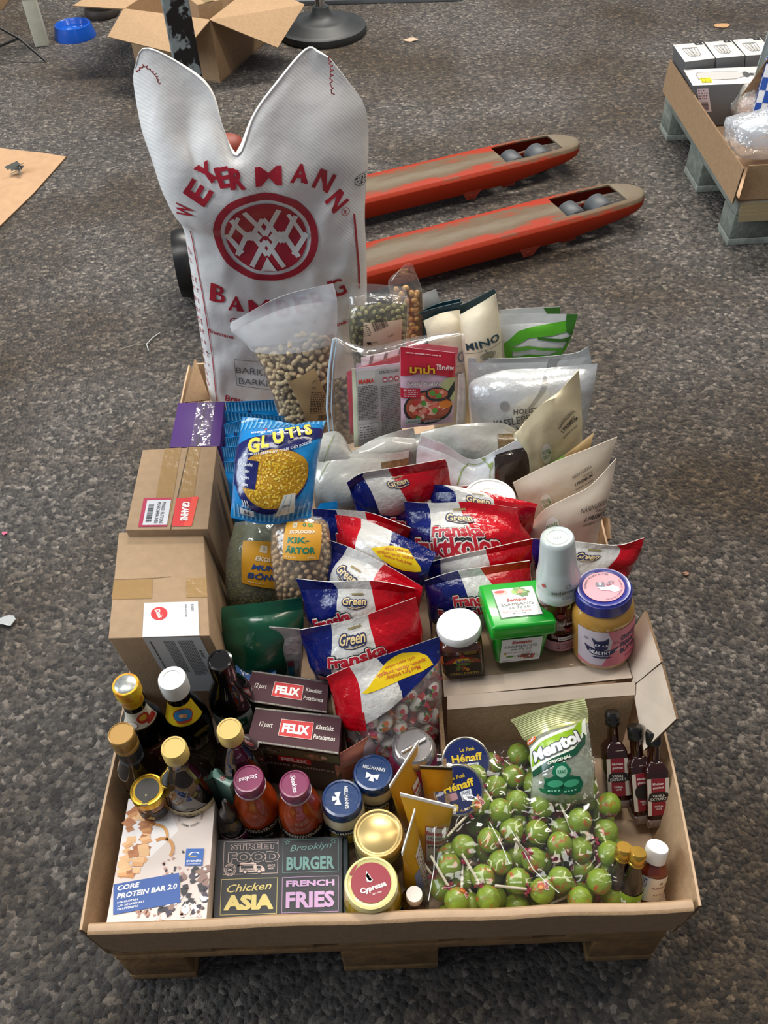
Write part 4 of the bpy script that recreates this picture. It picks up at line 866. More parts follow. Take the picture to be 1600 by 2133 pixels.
# ------------------------------------------------------------------ bottles and jars
def base_of(px, py, ztop): p = at(px, py, z=ztop); return p
def cap_ribbed(r, h, m, n=48, lip=.0, c=(0, 0, 0), amp=.03):
    mb = MB(); f = lambda a, p: 1+(amp*(.5+.5*math.cos(a*n)) if .08*h < p[1]-c[2] < .86*h else 0)
    mb.lathe([(0, 0), (r*.94, 0), (r, h*.08), (r, h*.1), (r, h*.85), (r*.97, h*.87), (r*.93, h), (r*.80, h*.995), (r*.78, h*.965), (0, h*.965)], m, n*2 if n > 20 else 48, c=c, rfn=f); return mb
GLASSD = mat('dark_glass', '0b0908', .07, coat=.6, spec=.8)
GLASSB = mat('brown_sauce_glass', '120a06', .06, coat=.6, spec=.8)
def bottle(name, label, cat, px, py, ztop, prof, glass, cap, cat_name='bottle', zb=TZ, labels=(), lean=(0, 0), group=None, n=44, body='bottle_body', scale=1):
    """prof: body as [(r, z)] from the base; cap: (MB) built at its height"""
    p = at(px, py, z=ztop); h = ztop-zb; root = thing(name, label, cat, (p.x-math.tan(lean[1])*h, p.y+math.tan(lean[0])*h, zb), (lean[0], lean[1], 0), group)
    root.scale = (scale if not isinstance(scale, tuple) else scale[0],)*2+((scale if not isinstance(scale, tuple) else scale[1]),)
    mb = MB(); mb.lathe(prof, glass, n); mb.obj(body, root)
    if cap: cap.obj('cap', root)
    for nm, fn, surf in labels:
        D = Decal(); fn(D); m = MB(); bake(D, m, surf); m.obj(nm, root)
    return root
def rof(prof):
    P = sorted([(z, r) for r, z, *_ in prof])
    def f(t):
        for (z0, r0), (z1, r1) in zip(P, P[1:]):
            if z0 <= t <= z1 and z1 > z0: return r0+(r1-r0)*(t-z0)/(z1-z0)+.0002
        return P[-1][1]
    return f
def zl(prof, step=.006): return [k*step for k in range(1, int(max(p[1] for p in prof)/step)+1)]
def surf_of(prof, r, a0=-PI/2): return Cyl(rof(prof), a0, zl=zl(prof), rr=r)

# tall sauce bottle, yellow cap
P = [(0, 0), (.030, 0), (.033, .004), (.033, .135), (.030, .150), (.020, .172), (.0165, .185), (.0150, .225), (.0145, .232)]
def lab(D):
    D.rect(-.026, .160, .026, .190, ink('d9d2c0'), 1); D.line([(-.026, .160), (.026, .160)], .0012, ink('7a5a2a'), 2); D.ell(.006, .176, .010, .009, ink('c0392b'), 2); D.ell(.006, .177, .006, .005, ink('e2b23a'), 3); D.ell(-.012, .168, .008, .006, ink('e9e4d6'), 3); D.ring(-.012, .168, .008, .0008, ink('8a2f2a'), 4, ry=.006); D.rect(.008, .163, .024, .172, ink('b33026'), 2)
def lab2(D): D.rect(-.03, .03, .03, .115, ink('6f2328'), 1); D.poly([(-.012, .075), (0, .055), (.012, .075), (0, .095)], ink('b98a4a'), 2); D.rect(-.024, .105, .024, .109, ink('c9b27a'), 2)
c = MB(); c.lathe([(.0155, .198), (.0160, .200), (.0160, .222), (.0195, .224), (.0195, .243), (.0185, .245), (.0155, .245)], mat('yellow_wrap', 'd8bd20', .35, coat=.3, noise_amt=.3, noise_scale=70, hex2='c47a1c'), 36); c.lathe([(.0156, .2449), (.015, .2455), (0, .2455)], mat('silver_seal', 'b9bdb9', .3, .6, noise_amt=.4, noise_scale=160), 30)
bottle('sauce_bottle', 'dark sauce bottle with yellow wrapped cap and silver top at the left wall', 'bottle', 261, 1425, .401, P, GLASSD, c, labels=[('neck_label', lab, surf_of(P, .020, -PI/2+.35)), ('body_label', lab2, surf_of(P, .033, -PI/2+.25))])
# white capped soy bottle
P = [(0, 0), (.031, 0), (.034, .004), (.034, .130), (.032, .145), (.026, .165), (.020, .185), (.0165, .200), (.0160, .214), (.0150, .216), (.0150, .226)]
def lab(D):
    D.rect(-.030, .158, .030, .196, ink('d6b91f'), 1); D.line([(-.030, .158), (.030, .158)], .001, ink('8a7a22'), 2); D.ell(.003, .178, .0155, .0135, ink('b03a28'), 2); D.ell(.003, .178, .0138, .0118, ink('2f78b0'), 3); D.food(.003, .178, .008, .006, [ink('e0b08a'), ink('c98d66')], 10, 4, 2, .5); D.poly([(-.008, .169), (.014, .169), (.012, .165), (-.006, .165)], ink('c03a2a'), 5); D.small(-.028, .170, -.018, .186, 2, ink('5c5010'), 2)
def lab2(D):
    for k in range(5): D.ring(.022, .118-.0*k, .012+.002*k, .0006, ink('8e7733'), 2, a0=.4, a1=2.2)
    D.rect(-.02, .02, .045, .09, ink('3a3018'), 1); D.ring(.012, .055, .02, .001, ink('a98e3c'), 2)
c = MB(); c.lathe([(.0165, .214), (.0205, .215), (.0208, .222), (.0208, .240), (.0195, .246), (.013, .2465), (.0125, .2455), (0, .2455)], mat('white_cap', 'd9dcda', .35, coat=.3), 40)
bottle('soy_bottle', 'dark soy sauce bottle with milky white cap and yellow neck label', 'bottle', 358, 1413, .401, P, GLASSD, c, labels=[('neck_label', lab, surf_of(P, .0235, -PI/2+.1)), ('body_label', lab2, surf_of(P, .034, -PI/2+.1))])
# black capped bottle
P = [(0, 0), (.032, 0), (.035, .004), (.035, .140), (.033, .158), (.024, .180), (.018, .196), (.0165, .205), (.0165, .225)]
def lab(D): D.rect(-.034, .07, .034, .138, ink('8f9a92'), 1); D.rect(-.006, .108, .022, .130, ink('12563a'), 2); D.ring(.008, .119, .008, .002, ink('cfd8cf'), 3, ry=.004); D.ell(-.012, .105, .010, .006, ink('1c4a33'), 2); D.small(-.01, .08, .026, .10, 4, ink('3f4a44'), 2)
c = MB(); c.lathe([(.0168, .205), (.0185, .206), (.0190, .240), (.0180, .2455), (.0150, .2465), (.0145, .2450), (0, .2450)], mat('black_capsule', '0c0b0b', .18, coat=.6), 36)
bottle('black_bottle', 'black glass bottle with black cap and pale label beside the blue carton', 'bottle', 458, 1375, .401, P, mat('black_glass', '070706', .08, coat=.6), c, labels=[('body_label', lab, surf_of(P, .035, -PI/2+.1))])
# gold capped bottle
P = [(0, 0), (.029, 0), (.032, .004), (.032, .110), (.028, .128), (.019, .150), (.0165, .162), (.0160, .190)]
def lab(D):
    for k in range(9): D.rect(-.028, .158+k*.0028, .028, .1592+k*.0028, ink('5b6470'), 1)
def lab2(D): D.rect(-.03, .03, .03, .10, ink('221912'), 1); D.line([(-.018, .035), (-.018, .085), (.018, .085), (.018, .035)], .0009, ink('b3924a'), 2); D.ell(0, .118, .007, .007, ink('b3924a'), 3)
c = MB(); c.lathe([(.0175, .186), (.0182, .187), (.0182, .196), (.0172, .197), (.0182, .198), (.0185, .219), (.0178, .221), (.0165, .2215), (.0160, .2205), (0, .2205)], mat('gold_cap', 'a98447', .4, .35, coat=.2), 40); c.lathe([(.0168, .158), (.0172, .16), (.0178, .184), (.0172, .186)], mat('dark_sleeve', '20242c', .4), 36)
bottle('gold_cap_bottle', 'dark bottle with embossed gold cap and ribbed collar at the left wall', 'bottle', 251, 1527, .378, P, GLASSB, c, labels=[('neck_ring', lab, surf_of(P, .0172)), ('body_label', lab2, surf_of(P, .032, -PI/2+.3))])
# two ochre capped sauce bottles
for lb, px, py, zt in (('brown sauce bottle with ochre ribbed cap, the bigger one in front', 361, 1556, .375), ('brown sauce bottle with ochre ribbed cap beside the mash boxes', 477, 1517, .372)):
    P = [(0, 0), (.036, 0), (.040, .004), (.041, .09), (.041, .112), (.038, .135), (.028, .160), (.0185, .178), (.0165, .186), (.0160, .196)]
    if '2' and px > 400: P = [(r*.93, z) for r, z in P]
    def lab(D): D.rect(-.044, .040, .044, .100, mat('cream_label', 'cdbf98', .55), 1); D.small(-.014, .078, .026, .094, 3, ink('5d5238'), 2, 3, .4); D.small(-.03, .05, .03, .072, 3, ink('7d7050'), 2, 4, .35)
    h = zt-TZ
    bottle('sauce_bottle', lb, 'bottle', px, py, zt, P, GLASSB, cap_ribbed(.0180, .027, mat('ochre_cap', 'c9ad62', .4, coat=.2), 26, c=(0, 0, h-.027), amp=.04), labels=[('body_label', lab, surf_of(P, .041))])
# honey jar
P = [(0, 0), (.021, 0), (.0235, .003), (.0235, .040), (.021, .044)]
def lab(D): D.rect(-.024, .004, .024, .026, ink('1f1c1a'), 1); D.rect(-.0045, .026, .0045, .044, ink('1f1c1a'), 1); D.poly(blob(0, .014, .005, 3, 10, .5), ink('b9a36a'), 2); D.line([(-.02, .008), (.02, .008)], .0006, ink('b9a36a'), 2)
c = MB(); c.lathe([(.0235, .040), (.0250, .041), (.0250, .053), (.0240, .056), (.0215, .0565), (.0210, .0552), (0, .0552)], mat('gold_lid', 'c9a23a', .22, .85), 44); D = Decal(); D.ell(0, 0, .0175, .0175, ink('2a2620'), 1); D.rect(-.0045, -.025, .0045, 0, ink('2a2620'), 2); D.poly([(-.002, -.008), (.002, -.008), (0, -.011)], ink('b9a36a'), 3); bake(D, c, Flat((0, 0, .0554), (1, 0, 0), (0, 1, 0)))
bottle('honey_jar', 'tiny honey jar with gold lid and black seal on the protein bar box', 'jar', 306, 1644, .297, P, mat('honey', '9a5a14', .08, coat=.6), c, zb=.2405, labels=[('label', lab, surf_of(P, .0235, -PI/2+.05))], body='glass_jar')
# ketchup jars
STK = mat('tomato_relish', '9c3a12', .12, coat=.5, noise_amt=.25, noise_scale=60); M_PLUM = mat('plum_lid', '7b2850', .3, coat=.3)
for k, (px, py, rt, lb) in enumerate(((517, 1621, -2.9, 'orange red relish bottle with plum lid standing next to the teal carton'), (613, 1632, -1.35, 'orange red relish bottle with plum lid standing next to the blue lidded jars'))):
    P = [(0, 0), (.028, 0), (.0325, .004), (.0330, .060), (.0325, .082), (.030, .098), (.0245, .116), (.0205, .128), (.0195, .140)]
    def lab(D):
        D.rect(-.036, .012, .036, .056, ink('1d1a19'), 1); R = random.Random(k); 
        for i in range(24): D.poly(blob(-.034+i*.003, .056+R.uniform(-.003, .004), .004, i+k*50, 7, .5), ink('1d1a19'), 1.2)
        for i in range(16): D.line([(-.03+i*.004, .05), (-.027+i*.004+R.uniform(-.002, .002), .06), (-.024+i*.004, .05)], .0007, ink('d8cfc4'), 2)
        D.text('Stokes', 0, .034, .012, ink('efe6dc'), 2, shear=.2)
    c = MB(); c.lathe([(.0215, .138), (.0220, .140), (.0220, .156), (.0205, .159), (.0185, .1592), (.018, .158), (0, .158)], M_PLUM, 40); c.lathe([(.0205, .134), (.0222, .1345), (.0225, .138), (.0215, .1385)], mat('clear_ring', 'b7a4a8', .2, coat=.4), 36)
    D = Decal(); D.text('Stokes', 0, .0, .0068, ink('e9d6e0'), 1, w=.027, bold=.02, shear=.25, rot=rt); bake(D, c, Flat((0, 0, .1582), (1, 0, 0), (0, 1, 0)))
    bottle('relish_bottle', lb, 'bottle', px, py, .3155, P, STK, c, labels=[('label', lab, surf_of(P, .033))])
# dropper bottle
P = [(0, 0), (.019, 0), (.0215, .003), (.0215, .060), (.019, .070), (.012, .078), (.0105, .082)]
def lab(D): D.rect(-.028, .014, .028, .050, ink('9a2a68'), 1); D.text('NICKS', 0, .040, .009, ink('f1e6ee'), 2, w=.030, bold=.05); D.rect(-.028, .0495, .028, .052, ink('e8e0e4'), 2)
c = MB(); c.lathe([(.0125, .080), (.0135, .082), (.0135, .094), (.011, .100), (.006, .106), (.0045, .126), (.0035, .131), (0, .132)], mat('black_cap', '121213', .25, coat=.4), 32)
bottle('dropper_bottle', 'small black dropper bottle with magenta label behind the spice box', 'bottle', 466, 1665, .292, P, mat('black_glass'), c, labels=[('label', lab, surf_of(P, .0215))])
# mayonnaise jars
MAYO = mat('mayonnaise', 'cfc6ab', .15, coat=.6); M_NAVY = mat('navy_lid', '1d3c6e', .25, coat=.5, bump=.08, bump_scale=140)
for k, (px, py, rt, lb) in enumerate(((712, 1662, -PI/2+.05, 'mayonnaise jar with navy lid standing behind the spice box'), (777, 1606, -.25, 'mayonnaise jar with navy lid next to the yellow mustard tubes'))):
    P = [(0, 0), (.029, 0), (.032, .004), (.032, .070), (.030, .080), (.0275, .085), (.0275, .090)]
    def lab(D): D.rect(-.030, .012, .030, .062, ink('1c2c4a'), 1); D.text('HELLMANN\'S', 0, .054, .0075, ink('e9e6da'), 2, w=.044, bold=.03); D.rect(-.022, .018, .022, .046, ink('d9b94a'), 2)
    c = MB(); c.lathe([(.0285, .086), (.0300, .0865), (.0302, .100), (.0285, .1045), (.0255, .1050), (.0245, .1035), (.0, .1035)], M_NAVY, 48)
    D = Decal(); D.xf = (0, 0, rt, 1); D.text('HELLMANN\'S', 0, .007, .0052, ink('dfe4ea'), 1, w=.034, bold=.03); D.poly([(-.010, -.001), (-.002, -.004), (.002, -.004), (.010, -.001), (.009, -.011), (.002, -.007), (-.002, -.007), (-.009, -.011)], ink('dfe4ea'), 1); D.poly([(-.002, -.007), (.002, -.007), (.004, -.014), (-.004, -.014)], ink('dfe4ea'), 1.2); bake(D, c, Flat((0, 0, .1037), (1, 0, 0), (0, 1, 0)))
    bottle('mayonnaise_jar', lb, 'jar', px, py, .2605+(.0 if k == 0 else .004), P, MAYO, c, labels=[('label', lab, surf_of(P, .032))], body='glass_jar')
# plain gold lid jar
P = [(0, 0), (.032, 0), (.035, .004), (.035, .070), (.033, .078), (.0325, .084)]
def lab(D): D.rect(-.05, .012, .05, .058, ink('7a6a4c'), 1); D.small(-.02, .02, .02, .05, 4, ink('d6c9a4'), 2)
c = MB(); c.lathe([(.0335, .080), (.0360, .081), (.0362, .092), (.0345, .0965), (.0320, .0968), (.0300, .0945), (.0275, .0945), (.0265, .0955), (0, .0955)], mat('pale_gold_lid', 'c2aa70', .33, .55), 56)
bottle('pickle_jar', 'jar with plain pale gold lid behind the cream lidded jar', 'jar', 788, 1734, .2525, P, mat('pickle_content', '8d8a5c', .1, coat=.6), c, labels=[('label', lab, surf_of(P, .035))], body='glass_jar')
# olive jar with cream lid
P = [(0, 0), (.036, 0), (.041, .005), (.0425, .045), (.042, .075), (.039, .090), (.036, .098), (.0355, .108)]
def lab(D): D.rect(-.06, .014, .06, .050, ink('2f7fb5'), 1); D.rect(-.06, .050, .06, .058, ink('e0d34a'), 1)
c = MB(); c.lathe([(.0365, .100), (.0385, .101), (.0388, .114), (.0370, .1195), (.0340, .1200), (.0325, .1185), (0, .1185)], mat('cream_lid', 'd8cf8c', .35, coat=.3), 56)
CR = ink('8e1228', .35); W_ = ink('f4efe6'); D = Decal(); D.ell(0, 0, .0285, .0285, CR, 1, n=44); D.xf = (0, 0, .28, 1)
D.poly([(-.026, .021), (-.014, .033), (-.011, .030), (-.023, .018)], CR, 1.5)
D.text('Cypressa', .001, -.007, .0075, W_, 3, w=.038, bold=.035); D.text('EST. 1964', .004, -.0165, .0022, W_, 3, w=.013)
for a, x, L in ((-1.9, -.008, .014), (-1.55, -.001, .016), (-1.15, .006, .013), (-.6, .010, .009), (-.2, .009, .008)):
    cx, cy = x-.002, .010; dx, dy = math.cos(a+PI), math.sin(a+PI); P0 = (cx*.5, .002); P1 = (cx*.5+dx*L, .002+dy*L); nx, ny = -dy*.0026, dx*.0026; mx = ((P0[0]+P1[0])/2, (P0[1]+P1[1])/2); D.poly([P0, (mx[0]+nx, mx[1]+ny), P1, (mx[0]-nx, mx[1]-ny)], W_, 3.2)
bake(D, c, Flat((0, 0, .1187), (1, 0, 0), (0, 1, 0)))
bottle('olive_jar', 'wide jar with cream lid and round crimson sticker at the front wall', 'jar', 773, 1838, .2610, P, mat('olive_oil', 'a58a1e', .08, coat=.6, noise_amt=.3, noise_scale=40), c, labels=[('label', lab, surf_of(P, .0425))], body='glass_jar', scale=(.96, .875))
# small bottle with white cap at front
P = [(0, 0), (.019, 0), (.022, .003), (.022, .045), (.019, .054), (.012, .062), (.011, .066)]
c = MB(); c.lathe([(.0118, .060), (.0122, .061), (.0122, .078), (.0115, .080), (0, .080)], mat('white_cap2', 'e6e2dc', .35, coat=.2), 32)
bottle('syrup_bottle', 'small dark brown bottle with white cap right of the cream lidded jar', 'bottle', 863, 1862, .228, P, mat('brown_syrup', '2a0f0a', .08, coat=.6), c, labels=[], scale=(.95, .9))
# round pink jar with silver lid
P = [(0, 0), (.030, 0), (.037, .006), (.041, .030), (.041, .060), (.037, .085), (.032, .100), (.031, .104)]
c = MB(); c.lathe([(.0315, .100), (.0335, .102), (.0335, .107), (.029, .118), (.026, .1190), (.0250, .1175), (0, .1175)], mat('silver_lid', 'b6b0ae', .22, .8), 48); c.box((0, 0, .1195), (.044, .006, .004), mat('silver_lid'), M=Matrix.Rotation(.5, 4, 'Z'), bev=.0018)
def lab(D): D.text('olia', .016, .052, .009, ink('e3b9c8'), 1, shear=.2, bold=.02); D.rect(-.040, .03, -.024, .075, ink('c9a9b2'), 1); D.small(-.038, .035, -.026, .07, 4, ink('6d3048'), 2)
bottle('pink_jar', 'round magenta jar with silver lid beside the salmon coloured packet', 'jar', 862, 1546, .285, P, mat('magenta_plastic', '9c2a58', .25, coat=.5), c, labels=[('label', lab, surf_of(P, .041))])
# pate tins
def tin(label, c, nrm, spin, art):
    q = Vector((0, 0, 1)).rotation_difference(Vector(nrm).normalized()); root = thing('pate_tin', label, 'tin', c); root.rotation_mode = 'QUATERNION'; root.rotation_quaternion = q @ Quaternion((0, 0, 1), spin)
    mb = MB(); mb.lathe([(0, 0), (.0345, 0), (.0365, .0008), (.0368, .003), (.0355, .004), (.0352, .006), (.0355, .036), (.0368, .0375), (.0368, .0395), (.0352, .040), (.0345, .0385), (.0, .0385)], mat('tin_steel', 'b4b2aa', .28, .9), 56); mb.obj('tin_body', root)
    s = MB(); s.lathe([(.0358, .006), (.0358, .0355)], mat('tin_navy', '16245c', .3, coat=.4), 56)
    D = Decal(); D.rect(-.012, .010, .006, .032, ink('d9dde2'), 1); D.small(-.010, .012, .004, .030, 5, ink('2a3566'), 2); D.text('ROPIL', -.032, .021, .013, ink('e6c52e'), 1, bold=.03); D.ell(.03, .021, .008, .006, ink('e6c52e'), 1); bake(D, s, Cyl(.0359, 0, rr=.0359)); s.obj('wrapper', root)
    D = Decal(); art(D); t_ = MB(); bake(D, t_, Flat((0, 0, .0387), (1, 0, 0), (0, 1, 0))); t_.obj('printed_lid', root); return root
def henaff(D):
    Y = ink('e6c52e'); D.ell(0, 0, .0335, .0335, mat('tin_navy'), 1, n=48); D.text('Le Paté', .004, .018, .0055, Y, 2, w=.022); D.text('Hénaff', .002, .006, .011, Y, 2, w=.046, bold=.03)
    D.rect(.001, -.016, .018, -.003, ink('d9dde2'), 2, ); D.text('FILIERE', .0095, -.006, .003, ink('2a3566'), 3); D.text('LOCALE &', .0095, -.010, .003, ink('2a3566'), 3); D.text('HUMAINE', .0095, -.014, .003, ink('2a3566'), 3); D.rect(-.022, -.012, -.004, -.002, ink('b98a92'), 2); D.arc('CHATEAUX FRANCE BRETAGNE', 0, 0, .029, -PI/2, .0026, Y, 2, span=2.2, inside=True); D.ell(-.012, -.022, .005, .005, Y, 2.4); D.ell(-.012, -.022, .003, .003, ink('d9dde2'), 3)
tin('navy pâté tin leaning in front of its twin, yellow lettering on its lid', at(958, 1640, z=.222), (-.12, -.50, .85), .22, henaff)
tin('navy pâté tin tilted behind its twin against the carton panel', at(965, 1592, z=.215), (.05, -.35, .9), .1, henaff)

# mustard tubes: oval foot on the cap, flat crimp on top
def tube(label, foot, top_l, top_r, m, art, crimp, group=None, rx=.019, r2=.013, name='mustard_tube', back=None):
    A, B = Vector(top_l), Vector(top_r); F = Vector(foot); root = thing(name, label, 'tube', F); mb = MB(); n = 40; N = 16; mid = (A+B)/2; ax = (B-A)/2; hh = (mid-F); e = ax.normalized(); dn = hh.normalized(); q = e.cross(dn).normalized()
    rows = []
    for j in range(N+1):
        t = j/N; c_ = F+hh*(.10+.9*t); w = rx*(1-t)+ax.length*t; d = rx*(1-t**1.5)+.0006
        rows.append([c_+e*math.cos(2*PI*k/n)*w+q*math.sin(2*PI*k/n)*d for k in range(n)])
    vs = [v for r in rows for v in r]; fs = [(j*n+k, j*n+(k+1) % n, (j+1)*n+(k+1) % n, (j+1)*n+k) for j in range(N) for k in range(n)]; fs.append(tuple(range(n))[::-1])
    mb.add(vs, fs, m, True); fr = []
    class S:
        pass
    s_ = S(); Hh = hh.length*.9; Wd = ax.length*2; s_.sl = [Wd*k/16-Wd/2 for k in range(1, 16)]; s_.tl = [Hh*k/N for k in range(1, N)]
    sg = 1 if q.y < 0 else -1
    def f(x, y):
        t = min(max(y/Hh, 0), 1); w = rx*(1-t)+ax.length*t; d = rx*(1-t**1.5)+.0006; k = max(-.98, min(.98, x/w)); c_ = F+hh*(.10+.9*t); nn = (q*sg+e*k*.3).normalized(); return c_+e*k*w+q*sg*math.sqrt(1-k*k)*d, nn
    s_.at = f; D = Decal(); art(D, Wd, Hh); bake(D, mb, s_); mb.obj('tube_body', root, off=F)
    c2 = MB(); nn = q*.0009; up_ = dn*.006; P = [A-nn, B-nn, B+nn, A+nn]; c2.add(P+[p+up_ for p in P], [(0, 1, 5, 4), (1, 2, 6, 5), (2, 3, 7, 6), (3, 0, 4, 7), (4, 5, 6, 7)], crimp, False); c2.obj('crimped_end', root, off=F)
    c3 = MB(); M = Matrix.Translation(F) @ Vector((0, 0, 1)).rotation_difference(dn).to_matrix().to_4x4(); c3.lathe([(0, 0), (rx*.9, 0), (rx*.95, .002), (rx*.95, hh.length*.10), (0, hh.length*.10)], mat('tube_cap', 'c9c4bb', .4), 28, M=M); c3.obj('cap', root, off=F); return root
M_MUST = mat('mustard_tube', 'c48f1e', .35, coat=.25, bump=.15, bump_scale=30); WE = mat('tube_crimp', 'e9e4dc', .4)
def john(D, W, H):
    D.rect(-.001, H*.10, W*.42, H*.66, ink('d9d7d2'), 1); D.line([(-.001, H*.10), (-.001, H*.66), (W*.42, H*.66), (W*.42, H*.10)], .0010, ink('a33d2c'), 2); R_ = ink('b3292a'); K = ink('2b2522')
    D.text("Johnny's", W*.19, H*.57, .0068, R_, 3, w=W*.42, bold=.03, shear=.15); D.text('HEARED', W*.17, H*.49, .0036, K, 3, w=W*.26); D.text('SENAP', W*.18, H*.42, .0062, R_, 3, w=W*.34, bold=.04); D.text('STARK', W*.20, H*.345, .0050, K, 3, w=W*.34, bold=.03); D.ring(W*.24, H*.23, .007, .0006, K, 3, ry=.004); D.rect(W*-.3, H*.0, W*.42, H*.07, ink('b0702a'), 1)
tube('yellow mustard tube standing back, white crimp slanting to upper right', (.4425, .165, TZ), at(812, 1642, z=.285), at(872, 1548, z=.285), M_MUST, john, WE)
tube('yellow mustard tube with front label showing below its wide white crimp', (.468, .108, TZ), at(834, 1657, z=.288), at(945, 1684, z=.288), M_MUST, john, WE)
def john2(D, W, H): D.rect(-W*.1, H*.12, W*.3, H*.70, ink('cfcac2'), 1); D.small(-W*.08, H*.2, W*.28, H*.66, 9, ink('8f4a3c'), 2); D.rect(-W*.30, H*.1, -W*.12, H*.5, ink('8b90b8'), 1)
tube('yellow mustard tube seen edge on, nearest the white capped bottle', (.446, .062, TZ), at(838, 1782, z=.262), at(865, 1690, z=.285), M_MUST, john2, WE)
def bourbon(D, W, H): K = ink('2a1d0c'); D.ell(0, H*.40, W*.30, H*.085, K, 1); D.ring(0, H*.42, W*.34, .0006, K, 1.4, ry=H*.14); D.text('BOURBON', 0, H*.40, .0042, ink('c79a34'), 3, w=W*.5, bold=.03); D.line([(0, H*.36), (0, H*.44)], .0007, ink('c79a34'), 3)
tube('golden sauce tube with black crimp leaning on the pâté tins', (.490, .150, TZ), at(875, 1601, z=.285), at(942, 1604, z=.285), mat('gold_tube', 'b98a24', .22, .35, coat=.4, noise_amt=.2, noise_scale=30, hex2='a8741a'), bourbon, mat('black_crimp', '1a1513', .35), name='sauce_tube')
# salmon coloured packet between mash box and pink jar
pouch('salmon_packet', 'wavy salmon and grey plastic packet edge between mash box and pink jar', 'packet', [[at(708, 1640, z=.17), at(760, 1610, z=.17), at(825, 1590, z=.17)], [at(698, 1598, z=.245), at(745, 1570, z=.25), at(822, 1532, z=.25)], [at(705, 1572, z=.27), at(762, 1538, z=.275), at(820, 1500, z=.275)]], .006, lambda u, v: foil('salmon_film', 'b9735e', .3) if u < .55 else foil('lilac_grey_film', 'b7a6ab', .3), wr=.003, seed=3, seal_part=False, nu=16, nv=12)
# ================================================================== bags and pouches
def Z(px, py, z): return at(px, py, z=z)
def Y(px, py, y): return at(px, py, y=y)

# ------------------------------------------------------------------ the malt sack
M_SACK = mat('woven_sack', 'e9e8e6', .42, coat=.12, bump=.35, bump_scale=38)
def weave():
    nt = M_SACK.node_tree; b = nt.nodes['Principled BSDF']; tc = nt.nodes.new('ShaderNodeTexCoord'); wv = nt.nodes.new('ShaderNodeTexWave'); wv.wave_type = 'BANDS'; wv.bands_direction = 'DIAGONAL'
    wv.inputs['Scale'].default_value = 75; wv.inputs['Distortion'].default_value = 1.5; nt.links.new(tc.outputs['Object'], wv.inputs['Vector'])
    old = nt.nodes['Bump']; bp = nt.nodes.new('ShaderNodeBump'); bp.inputs['Strength'].default_value = .10; bp.inputs['Distance'].default_value = .002
    nt.links.new(wv.outputs['Fac'], bp.inputs['Height']); nt.links.new(old.outputs[0], bp.inputs['Normal']); nt.links.new(bp.outputs[0], b.inputs['Normal'])
    b.inputs['Subsurface Weight'].default_value = .0
weave()
SR = mat('sack_red', 'b01f33', .45, coat=.1, noise_amt=.12, noise_scale=60)
rows = [
 [Vector((.055, 1.10, .158)), Vector((.15, 1.10, .158)), Vector((.24, 1.10, .158)), Vector((.33, 1.10, .158)), Vector((.425, 1.10, .158))],
 [Y(434, 815, 1.10), Y(500, 830, 1.10), Y(600, 830, 1.10), Y(690, 815, 1.10), Y(764, 800, 1.10)],
 [Y(419, 700, 1.10), Y(500, 700, 1.10), Y(600, 690, 1.10), Y(690, 680, 1.10), Y(764, 670, 1.10)],
 [Y(400, 585, 1.10), Y(490, 580, 1.10), Y(590, 570, 1.10), Y(680, 560, 1.10), Y(764, 550, 1.10)],
 [Y(383, 480, 1.10), Y(480, 475, 1.10), Y(580, 468, 1.10), Y(675, 460, 1.10), Y(760, 452, 1.10)],
 [Y(352, 428, 1.09), Y(450, 430, 1.08), Y(560, 425, 1.09), Y(670, 400, 1.10), Y(763, 385, 1.11)],
 [Y(318, 340, 1.09), Y(370, 350, 1.08), Y(420, 360, 1.08), Y(470, 385, 1.07), Y(520, 400, 1.07), Y(575, 380, 1.08), Y(630, 345, 1.09), Y(690, 315, 1.10), Y(768, 295, 1.12)],
 [Y(292, 265, 1.10), Y(345, 275, 1.09), Y(400, 300, 1.09), Y(445, 325, 1.07), Y(492, 350, 1.06), Y(545, 315, 1.08), Y(600, 265, 1.10), Y(670, 235, 1.11), Y(760, 222, 1.12)],
 [Y(278, 172, 1.11), Y(335, 190, 1.10), Y(398, 220, 1.10), Y(448, 270, 1.08), Y(492, 333, 1.06), Y(538, 255, 1.08), Y(590, 195, 1.10), Y(650, 165, 1.12), Y(722, 165, 1.12)],
 [Y(280, 146, 1.11), Y(302, 100, 1.11), Y(378, 134, 1.11), Y(438, 185, 1.10), Y(466, 270, 1.08), Y(494, 322, 1.06), Y(529, 238, 1.08), Y(580, 168, 1.10), Y(638, 103, 1.12), Y(662, 108, 1.12), Y(688, 122, 1.12)],
]
